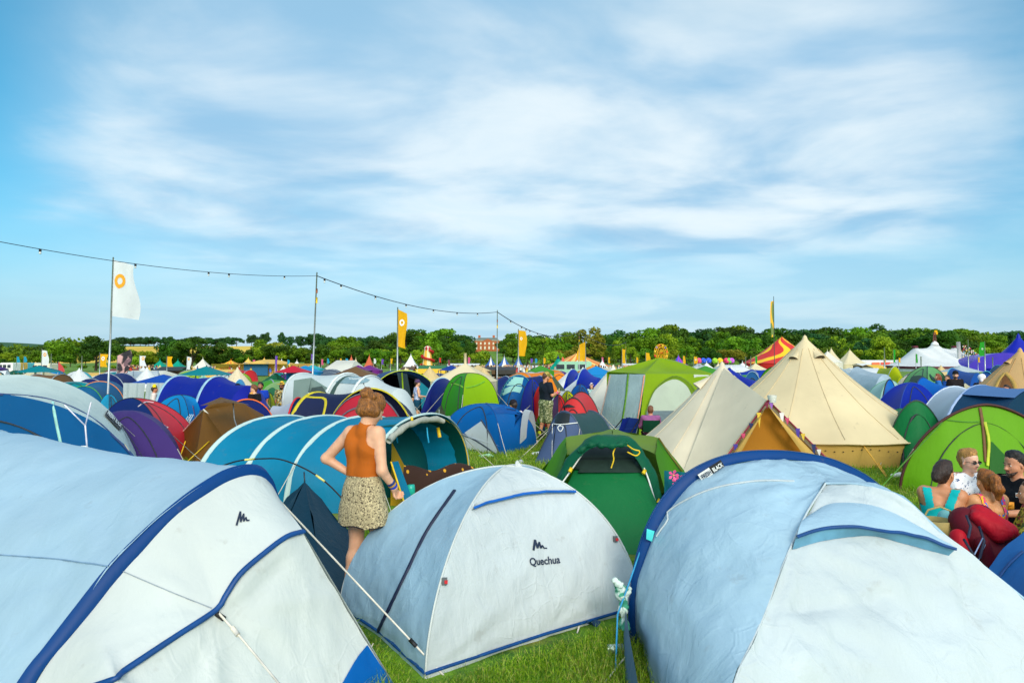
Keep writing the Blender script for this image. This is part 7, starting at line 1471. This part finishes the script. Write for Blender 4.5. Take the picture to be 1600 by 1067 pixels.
Q=standing('woman with a white headscarf and black strap top, looking down right',1533,585.5,19.5,R(-60),(224,160,120),nod=R(22)); Q.body(); Q.face(); Q.put('headscarf',[(Q.hd(0,-.01,.05),.096,Q.hd(0,-.04,.03),.094),(Q.hd(0,-.07,.0),.05,Q.hd(.06,-.02,-.16),.03),(Q.hd(.06,-.02,-.16),.03,Q.hd(.10,.02,-.26),.02)],cloth((238,234,240)),.02); Q.top(cloth((20,18,22)),0,.012,low=.9); Q.bottoms(cloth((40,40,50)),.6); Q.shoes()
Q=standing('person in dark clothes whose head shows above the navy tent at far right',1572,602,16.8,R(100),(196,130,100)); Q.body(); Q.face(); Q.hair((46,28,22)); Q.top(cloth((60,40,40)),.4,.02,low=.86); Q.bottoms(cloth((40,40,60)),1,name='trousers'); Q.shoes()
# bits by the green tent and on the grass
# green tent, middle right of the front dome
GO=col((110,138,50),wr=.9,trans=.2); GL2=col((78,142,22),wr=.8,trans=.25); GD=col((16,110,58),wr=1.1,trans=.12); GH=col((12,92,62),wr=1.2,trans=.15); MS=plain((34,52,44),.5)
a=P(916,697,8.2); b=P(986,697,8.2); c=G(835,862); d=G(1062,868); tl=P(884,683,8.9); tr=P(1028,684,9.1); tt=P(957,672,9.3); lg=G(795,812); rg_=G(1124,812); bl_=G(905,770); br_=G(1060,770)
r_,bv,ob=poly_tent('green tent with olive fly, rolled hood and dark mesh front before the bell tents',[
 ('front_panel',GD,[(a,b,d,c)],-.10),('fly',GO,[(tl,tt,P(957,684,8.3),P(886,712,8.4)),(tt,tr,P(1027,712,8.6),P(957,684,8.3)),(tl,tt,br_,bl_),(tt,tr,br_,br_)],.05),
 ('side_panel',GL2,[(tl,lg,c,P(886,705,8.4)),(tr,rg_,d,P(1024,708,8.5)),(tl,lg,bl_,tl),(tr,rg_,br_,tr)],.06)],(0.9,8.6),name='dome_tent')
crumple(ob[1:],.03,3,7); crumple([ob[0]],.02,2.5,3)
zone('mesh_window',bv,[(918,700),(950,699),(984,700)],[(894,741),(955,741),(1014,741)],MS,r_,12,8,.03,False)
zone('mesh_band',bv,[(906,719),(950,719),(1002,719)],[(904,722),(955,722),(1003,722)],plain((20,34,28)),r_,10,2,.045,False)
bgr=bvh_of([ob[0]])
hd_o=[P(*q) for q in ((866,752,7.9),(884,722,8.0),(905,698,8.05),(930,684,8.1),(955,681,8.1),(978,686,8.1),(1000,700,8.05),(1022,735,8.0),(1040,790,7.9))]; hd_i=[P(*q) for q in ((876,756,7.75),(893,730,7.8),(912,708,7.8),(935,698,7.75),(957,701,7.7),(978,698,7.75),(992,712,7.8),(1008,745,7.8),(1028,795,7.75))]
ho_=MB().grid(sag_loft(smoothp(hd_o,40),smoothp(hd_i,40),8,-.06)).build('door_hood',GH,r_); crumple([ho_],.03,5,2)
MB().tube(smoothp([P(*q) for q in ((905,705,7.85),(925,695,7.8),(955,697,7.7),(980,692,7.8))],24),[.03+.014*math.sin(i*1.3) for i in range(25)],8).build('rolled_door',GH,r_)
for q in (((918,697,7.95),(890,738,7.8),(870,765,7.7)),((984,697,7.95),(1008,735,7.8),(1027,795,7.6))): tube_obj('pole',smoothp([P(*k) for k in q],16),.010,TRIM((230,228,220)),r_)
tube_obj('tie_cord',smoothp([P(*k) for k in ((962,698,7.75),(958,708,7.7),(959,718,7.7),(955,731,7.7))],14),.008,YEL,r_)
for q in ((890,737),(1005,740),(1028,786)): MB().tube([P(*q,7.72),P(q[0]+3,q[1]-6,7.74)],.022).build('pole_clip',YEL,r_)
tube_obj('guy_line',smoothp([P(*k) for k in ((978,694,7.8),(990,702,7.7),(1000,705,7.7),(994,712,7.7),(980,706,7.7))],16),.008,YEL,r_); tube_obj('guy_line',[P(1029,684,9.0),P(1048,712,8.9),P(1066,736,8.8)],.012,plain((110,100,30)),r_)
tw=MB().grid(np.array([[tuple(P(1038+t*36,735+3*t+s*42,7.3-.1*s+.05*math.sin(t*6))) for t in np.linspace(0,1,8)] for s in np.linspace(0,1,8)])).build('towel',fabric((0,92,104),.8,0,.8,3,key='wear')); tag(tw,'teal towel hanging at the right corner of the green tent','towel')
for i,(px,py) in enumerate(((1052,742),(1057,753),(1063,750))):
    c_=P(px,py,7.1); o=MB()
    for k in range(5): a_=k*1.257; o.add([c_,c_+V((.045*math.cos(a_-.4),-.01,.045*math.sin(a_-.4))),c_+V((.06*math.cos(a_),-.02,.06*math.sin(a_))),c_+V((.045*math.cos(a_+.4),-.01,.045*math.sin(a_+.4)))],[(0,1,2,3)])
    o.lathe([(.0,.01),(.012,0),(0,-.01)],tuple(c_+V((0,-.02,0))),6,1); tag(o.build('flower_garland',[plain((240,90,150)),plain((240,200,90))]),['pink cloth flower, topmost on the teal towel','pink cloth flower, lowest on the teal towel','pink cloth flower, rightmost on the teal towel'][i],'cloth flower')
# rubbish bag tied to the guy line and can on the grass
v,f=blob([(np.array(tuple(P(966,913,4.75))),.035,np.array(tuple(P(973,925,4.75))),.05),(np.array(tuple(P(972,930,4.7))),.03,np.array(tuple(P(976,980,4.7))),.035),(np.array(tuple(P(960,908,4.7))),.02,np.array(tuple(P(968,915,4.7))),.03)],.007,.02)
o=mk('rubbish_bag',v,f,printed('carrier_bag_film',(60,150,120),(206,222,214),9,.45,.55)); crumple([o],.028,15,3); tag(o,'crumpled green and white carrier bag tied to the blue guy line','bag')
q=G(962,1022)+V((0,0,.033)); o=MB().tube([q-V((.055,0,0)),q-V((.05,0,0)),q+V((.05,.01,0)),q+V((.055,.01,0))],[.024,.032,.032,.024],14); tag(o.build('drink_can',plain((206,220,206),.3,.6)),'crushed pale drink can lying on the grass by the carrier bag','can')
q=G(960,985); tag(MB().grid(np.array([[tuple(q+V((.10*t-.2,.05*s,.045+.02*math.sin(t*7+s*3)))) for t in np.linspace(0,1,8)] for s in np.linspace(0,1,5)])).build('tent_bag',cloth((30,60,90))) ,'small dark blue stuff sack on the grass','bag')
# airer and hanging things by the blue dome
p0=P(664,663,13.2); r_=empty('drying_rack',(p0.x+.5,p0.y,0),'thin white drying rack left of the blue dome with white panels','drying rack'); RK=TRIM((196,206,210))
for a,b in (((664,651),(703,651)),((664,651),(664,670)),((686,640),(686,700)),((703,651),(703,690)),((664,668),(664,700))): tube_obj('rail',[P(*a,13.2),P(*b,13.2)],.012,RK,r_,5)
# ------------------------------------------------------------------ light string and its poles
PO=[(-12.7,7.0,5.0),(X0(494,23.6),23.6,ZZ(431,23.6)),(X0(777,40.2),40.2,ZZ(487.5,40.2)),(X0(905,65),65,ZZ(518,65)),(X0(978,98),98,ZZ(535,98))]
nm_=['','tall pale light string pole left of centre behind the white tunnel tent','slim pale light string pole in front of the brick manor','slim light string pole beside the orange flag near the striped big top','far light string pole between the orange flag and the big wheel']
for i,(x,y,z) in enumerate(PO):
    if i==0: continue
    r_=empty('light_pole',(x,y,0),nm_[i],'pole'); l=(-.17 if i==1 else -.02)
    tube_obj('pole',[(x+l,y,0),(x+l*.5,y,z*.5),(x,y,z+.12)],[.035,.03,.022],STEEL,r_,8); MB().tube([(x,y,z-.95),(x,y,z-.75)],.032,8).build('tape_band',YEL,r_); MB().tube([(x,y,z-.6),(x,y,z-.45)],.032,8).build('tape_band',plain((150,80,40)),r_)
bulbs=[[59,209,324,356,443],[506,532,586,634,677,714,746],[798,815,822,828,840,851,860],[]]
for i in range(4):
    a,b=V(PO[i]),V(PO[i+1]); sg=[.62,.5,.9,.8][i]; f=lambda t: a.lerp(b,t)-V((0,0,4*sg*t*(1-t)))
    r_=empty('light_string',tuple(a.lerp(b,.5)),['festoon light cable sweeping from the left edge to the first pole','festoon light cable between the first pole and the manor pole','festoon light cable right of the manor pole','faint festoon light cable right of the orange flag'][i],'light string')
    tube_obj('cable',[f(t) for t in np.linspace(0,1,40)],.008+.002*i*4,plain((40,44,70)),r_,5)
    for px in bulbs[i]:
        u=(px-800)/FPX; t=(u*a.y-a.x)/((b.x-a.x)-u*(b.y-a.y)); p=f(t); k=1+.35*i
        k*=.75; s_=MB().tube([p,p-V((0,0,.075*k))],.035*k,7).build('lamp_holder',BLACK,r_); MB().lathe([(.02*k,-.075*k),(.035*k,-.10*k),(.03*k,-.135*k),(.0,-.15*k)],tuple(p),8).build('bulb',plain((226,230,226),.2),r_)
# ------------------------------------------------------------------ flags
OR_=plain((236,160,20),.6); flagpole('tall white flag with an orange ring on the left, under the light string',174,402,406,494,35,24,FWH,(187.5,439,10,OR_),seed=1,r=.04,hang=.25,lean=-.12,ang=.12)
flagpole('tall yellow flag with a white ring left of the spiral slide tower',621,480,483,541,13,45,GOLD,(628,504,4.6,WHITE),seed=5,r=.06,hang=.5,ang=.2)
flagpole('yellow flag with a small white spot right of the brick manor',810,514,516,556,12,70,GOLD,(814.5,529,2.2,WHITE),seed=9,r=.07,hang=.1,ang=.1)
flagpole('orange flag blown left in front of the striped big top',915,532,534,562,12,70,GOLD,None,side=-1,seed=4,r=.06,hang=.4)
flagpole('narrow curled orange flag right of the striped big top',972,543,545,567,5,75,GOLD,None,seed=2,r=.05,hang=.3)
flagpole('broad orange flag left of the big wheel',1009,549,551,566,7,80,GOLD,None,seed=3,r=.05,hang=.1)
flagpole('small orange flag right of the big wheel',1067,555,556,569,4,80,GOLD,None,seed=8,r=.05); flagpole('square orange flag right of the purple striped top',1084,555,557,568,6,80,GOLD,(1087,562,1.2,WHITE),seed=7,r=.05)
gy=stripes((110,130,60),(236,176,20),9,.9); flagpole('tall thin green flag edged with yellow above the red big top',1210,463,470,526,5,40,gy,None,side=-1,seed=11,r=.025,hang=.3,polemt=plain((60,60,60)))
flagpole('white flag with an orange ring among the trees at far left',65,545,547,570,9,62,FWH,(70,554,2.6,OR_),seed=3,r=.05); flagpole('orange flag with a white ring left of the tall white flag pole',156,551,553,573,11,62,GOLD,(161,560,3.0,WHITE),seed=6,r=.05,hang=.05)
flagpole('white flag with an orange ring right of the portrait flag',218,554,556,572,9,66,FWH,(223.5,560,2.6,OR_),seed=2,r=.05,hang=.02); flagpole('plain orange flag between the two teal stalls',261,556,557,573,8,68,GOLD,None,seed=2,r=.05,hang=.02)
flagpole('white flag with an orange spot in front of the white peaked marquee',292,556,557,577,6,68,FWH,(295,561,1.8,OR_),seed=10,r=.05,hang=.2)
PT=printed('portrait_flag_cloth',(40,36,44),(206,160,160),1.6,.5,.58,(120,90,100)); flagpole('black flag with a faded pinkish portrait behind the pole of the white flag',183,556,556,588,18,50,PT,None,seed=12,r=.04,hang=-.55,ang=.25)
flagpole('small green white and red flag hanging by the bushy tree at far left',91,564,565,578,8,70,plain((196,60,60)),None,seed=3,r=.03,hang=.9)
flagpole('tiny blue flag above the caravans at far left, left one',26,556,557,566,4,95,FTQ,None,seed=1,r=.05); flagpole('tiny blue flag above the caravans at far left, right one',37,556,557,566,4,95,FTQ,None,seed=4,r=.05)
flagpole('bright green flag with a white mark blown left at far right',1539,533,534,556,8,110,FGR,(1535,545,1.4,WHITE),side=-1,seed=4,r=.10,hang=.1)
for px,top in ((1513,530),(1551,558),(1382,543),(1165,557),(1247,560),(80,552),(1173,556),(1439,557),(128,556)): 
    d=90; r_=tube_obj('flag_pole',[(X0(px,d),d,0),(X0(px,d),d,ZZ(top,d))],.07,STEEL,None,6); tag(r_,{1513:'bare pole beside the bunting frame at right',1551:'short bare pole before the violet canopy',1382:'bare pole in front of the pale round tree',1165:'thin bare pole left of the red big top',1247:'thin bare pole behind the large bell tent peak',80:'bare pale pole right of the leftmost white flag',1173:'thin bare pole nearest the red big top',1439:'thin pole in front of the white circus tent',128:'thin bare pole left of the oak at far left'}[px],'pole')
fe=[(430,'purple',FPU,556,580),(486,'violet',FPU,553,562),(502,'pink',FPK,561,570),(511,'pale blue',FTQ,560,568),(531,'yellow',GOLD,560,569),(540,'blue',FTQ,560,568),(596,'violet',FPU,561,569),(584,'white',FWH,560,568),(700,'dark red',plain((120,40,60)),562,575),(731,'crimson',FPK,558,568),(829,'purple',FPU,560,567),(836,'turquoise',FTQ,560,567),(849,'yellow',GOLD,559,568),(878,'coral',plain((230,90,60)),558,568),(940,'rose',FPK,558,568),(950,'yellow',GOLD,558,567),(994,'yellow',GOLD,558,567),(1180,'light green',FGR,556,570),(1381,'yellow',GOLD,560,566),(1396,'green',FGR,546,566),(1404,'yellow',GOLD,559,566),(1431,'green and white',FGR,553,567),(1528,'yellow',GOLD,558,566),(686,'red',RED,559,566),(395,'magenta',FPK,562,569),(449,'blue',FTQ,562,569),(610,'gold',GOLD,560,568)]
for i,(px,cn,mt_,t_,b_) in enumerate(fe):
    d=100+i%5*6; flagpole(f'small {cn} feather flag over the distant stalls',px,t_-1,t_,b_,3.2,d,mt_,None,seed=i,r=.05,group='feather flags over the distant stalls')
# ------------------------------------------------------------------ far camp
def where(px):
    L_=[(0,'at the far left edge'),(65,'near the white ring flag at far left'),(165,'around the tall white flag pole'),(230,'beyond the royal blue tunnel tent'),(300,'below the white peaked marquee'),(360,'below the sand stretch tent'),(430,'below the purple feather flag'),(494,'around the first light string pole'),(560,'below the salmon tents'),(640,'left of the spiral slide tower'),(690,'right of the spiral slide tower'),(760,'below the brick manor'),(830,'left of the teal marquee'),(880,'below the teal marquee'),(950,'right of the orange flag'),(1010,'left of the big wheel'),(1130,'behind the bell tent tip'),(1300,'right of the large bell tent peak'),(1370,'below the white hoarding'),(1450,'below the white circus tent'),(1540,'below the violet canopy'),(1620,'at the right edge')]
    return min(L_,key=lambda q:abs(q[0]-px))[1]
CN=[('royal blue',(10,50,160)),('sky blue',(20,140,210)),('dark blue',(16,36,100)),('leaf green',(70,150,40)),('dark green',(20,90,60)),('lime',(160,196,20)),('orange',(230,130,20)),('red',(200,40,44)),('pale grey',(190,200,206)),('white',(228,230,230)),('sand',(224,196,140)),('cream',(232,214,180)),('teal',(0,130,140)),('mint',(150,206,180)),('purple',(90,50,130)),('brown',(120,86,50)),('turquoise',(40,180,190)),('slate grey',(90,100,116))]
rf_=random.Random(21); FAR=[]
def far_tent(px,d,cn,c,kind):
    x=X0(px,d); c1=fabric(c,.55,.15,.4,.6); a=rf_.uniform(-.6,.6)+(0 if rf_.random()<.5 else 1.57); cs,sn=math.cos(a),math.sin(a); T_=lambda u,v:(x+u*cs-v*sn,d+u*sn+v*cs)
    lb=lambda k: f'{cn} {k} in the far camp, {where(px)}'; g='tents of the far camp'
    if kind=='dome': s=rf_.uniform(.95,1.3); r_,_,_=dome_tent(lb('dome tent'),[T_(-s,-s*.8),T_(s,-s*.8),T_(s,s*.8),T_(-s,s*.8)],rf_.uniform(.95,1.2),c1,p=rf_.uniform(1.8,2.3),m=5,n=9,pr=.02,pole=rf_.choice([BLACK,STEEL]),group=g)
    elif kind=='tunnel': w_=rf_.uniform(1.0,1.5); h=rf_.uniform(1.15,1.45); r_,_,_=tunnel_tent(lb('tunnel tent'),[(T_(-1.9,-w_*.8),T_(-1.9,w_*.8),h*.8,2.1),(T_(-.4,-w_),T_(-.4,w_),h,2.1),(T_(1.3,-w_),T_(1.3,w_),h,2.1)],[c1,c1],band=[STEEL,STEEL,STEEL],bw=.04,front=c1,back=c1,slope=(T_(-2.8,0),T_(2.0,0)),n=12,m=4,group=g)
    elif kind=='bell': r_,_=bell_tent(lb('bell tent'),(x,d),rf_.uniform(1.3,1.7),rf_.uniform(1.45,1.75),.25,c1,c1,n=8,group=g)
    elif kind=='gazebo':
        r_=peak_tent(lb('gazebo'),px,568-(1.8-1.95)/d*FPX,568-(1.35-1.95)/d*FPX,1.2/d*FPX,d,c1,conc=.1,wall=rf_.random()<.5,group=g,name='gazebo',cat='tent',pole=False,sub=3)
    elif kind=='pyramid': s=rf_.uniform(1.1,1.5); ap=(x,d,rf_.uniform(1.1,1.4)); q=[(*T_(u,v),0) for u,v in ((-s,-s),(s,-s),(s,s),(-s,s))]; r_,_,_=poly_tent(lb('ridge tent'),[('flysheet',c1,[(ap,q[i],q[(i+1)%4],ap) for i in range(4)],.08),('door',fabric(tuple(max(0,v-50) for v in c)),[((ap[0],ap[1]-.1,ap[2]*.75),(*T_(-s*.4,-s*1.01),0.0),(*T_(s*.4,-s*1.01),0.0),(ap[0],ap[1]-.1,ap[2]*.75))],0)],ap,group=g)
    FAR.append(r_)
for i in range(270):
    t=i/270; px=rf_.uniform(-40,640) if i%3 else rf_.uniform(560,1640); d=rf_.uniform(30,50)*(1+.8*rf_.random()**1.3); 
    if px>1250: d=max(d,46)
    kind=rf_.choices(['dome','tunnel','bell','gazebo','pyramid'],[5,4,2,1.2,1.6])[0]; cn,c=rf_.choice(CN[9:12]) if kind=='bell' else rf_.choice(CN)
    if any(abs(px-p2)/FPX*d<2.6 and abs(d-d2)<3.4 for p2,d2 in [(X_[0],X_[1]) for X_ in getattr(far_tent,'used',[])]): continue
    far_tent.used=getattr(far_tent,'used',[])+[(px,d)]; far_tent(px,d,cn,c,kind)
for px,d,cn,c,kind in ((248,30,'lime',(160,196,20),'pyramid'),(560,60,'purple',(120,40,130),'gazebo'),(577,62,'purple',(120,40,130),'gazebo'),(459,48,'red',(206,20,50),'gazebo'),(477,50,'sky blue',(10,140,200),'gazebo'),(705,62,'royal blue',(20,60,150),'gazebo'),(925,50,'orange',(240,150,10),'gazebo')): far_tent(px,d,cn,c,kind)
# caravans and vans at the far left and among the stalls
def van(label,px,d,c,L_=4.6,h=2.3,cat='van',name='parked_van'):
    x=X0(px,d); r_=empty(name,(x,d,0),label,cat); rows=[]
    pr=[(-.5,.35),(-.5,.9),(-.42,1.0),(-.30,h*.95),(-.26,h),(.47,h),(.5,h*.93),(.5,.35)]
    MB().grid(np.array([[(x+a*L_,d+s,z) for a,z in pr] for s in (0,.08,1.7,1.78)])).add([(x+a*L_,d+s_,z) for s_ in (0,1.78) for a,z in pr],[tuple(range(8)),tuple(range(15,7,-1))]).build('body',plain(c,.35),r_,False)
    for a in (-.28,-.02,.26): MB().box((x+a*L_,d-.02,h*.72),(L_*.2,.05,h*.24)).build('window',plain((40,50,60),.15),r_,False)
    for a in (-.3,.3): w_=MB().tube([(x+a*L_,d-.05,.32),(x+a*L_,d+.2,.32)],.32,14).build('wheel',BLACK,r_); 
van('cream camper van beside the grass at far left',63,100,(226,216,190),2.8,2.0,'camper van','camper_van')
for i,(px,c) in enumerate(((8,(236,236,232)),(20,(226,180,90)),(32,(90,190,210)),(43,(232,228,226)))): van(['white caravan farthest left behind the camp','yellow fronted caravan at far left','turquoise striped caravan at far left','white caravan nearest the bushy tree at far left'][i],px,112+i*5,c,2.6,2.1,'caravan','caravan')
van('pale green and white old camper van by the teal marquee',893,78,(150,200,170),4.6,2.2,'camper van','camper_van')
# distant crowd between the stalls
mb=MB(); rc_=random.Random(31); cols=[(30,30,40),(230,230,230),(200,60,50),(240,200,60),(50,90,180),(220,170,130),(90,60,40)]; 
for i in range(430):
    z_=rc_.random(); px=rc_.uniform(196,246) if z_<.2 else (rc_.uniform(300,640) if z_<.3 else rc_.uniform(640,1010)); d=rc_.uniform(88,130); x=X0(px,d); h=rc_.uniform(1.5,1.8); k=rc_.randrange(5)
    mb.tube([(x,d,0),(x+.05,d,h*.48)],[.10,.16],5,rc_.choice([0,4,5])); mb.tube([(x+.05,d,h*.46),(x,d,h*.62),(x,d,h*.83)],[.17,.20,.12],6,k); mb.tube([(x,d,h*.84),(x,d,h*.93),(x,d,h)],[.06,.10,.07],6,5 if rc_.random()<.5 else 6)
o=mb.build('crowd',[plain(c) for c in cols]); tag(o,'dense crowd of festival goers milling between the distant stalls','crowd',kind='stuff')
# ------------------------------------------------------------------ drop what the photograph cannot see, make every label single out its thing
bpy.context.view_layer.update(); dg=bpy.context.evaluated_depsgraph_get()
def kids(o): return list(o.children)
def rem(o):
    for c in kids(o): rem(c)
    bpy.data.objects.remove(o)
def rootof(o):
    while o.parent is not None: o=o.parent
    return o
rv=random.Random(2)
def seen(r,nper=16):
    for c in [r]+kids(r):
        if c.type!='MESH' or not len(c.data.vertices): continue
        vv=c.data.vertices
        for _ in range(nper):
            p=c.matrix_world@vv[rv.randrange(len(vv))].co; q=p-C0
            if q.y<=0 or abs(q.x/q.y)>.752: continue
            h,loc,n_,i_,ob,_m=SC.ray_cast(dg,C0,q.normalized())
            if h and rootof(ob)==r: return True
    return False
cand=[o for o in bpy.data.objects if o.parent is None and (o in FAR or o.get('group') in ('trees of the far treeline','bushes along the far treeline','feather flags over the distant stalls'))]
dead=[o for o in cand if not seen(o)]
FAR=[o for o in FAR if o not in dead]
for o in dead: rem(o)
tops=[o for o in bpy.data.objects if o.parent is None and o.get('label') and o.get('kind') is None]
by={}
for o in tops: by.setdefault(o['label'],[]).append(o)
pxo=lambda o: o.location.x/max(o.location.y,.1)
for lb_,os_ in by.items():
    if len(os_)<2: continue
    os_.sort(key=pxo)
    if o.get('group') is None: pass
    W1=['first','second','third','fourth','fifth','sixth','seventh','eighth','ninth','tenth','eleventh','twelfth','thirteenth','fourteenth','fifteenth','sixteenth','seventeenth','eighteenth','nineteenth','twentieth','twenty first','twenty second','twenty third','twenty fourth','twenty fifth','twenty sixth']
    for i,q in enumerate(os_): q['label']=lb_+(', leftmost' if i==0 else ', rightmost' if i==len(os_)-1 else f', {W1[i]} from left')
for o in tops:
    if len(o['label'].split())>16: print('LONG',len(o['label'].split()),o['label'])
print('dropped',len(dead),'things',len(tops))
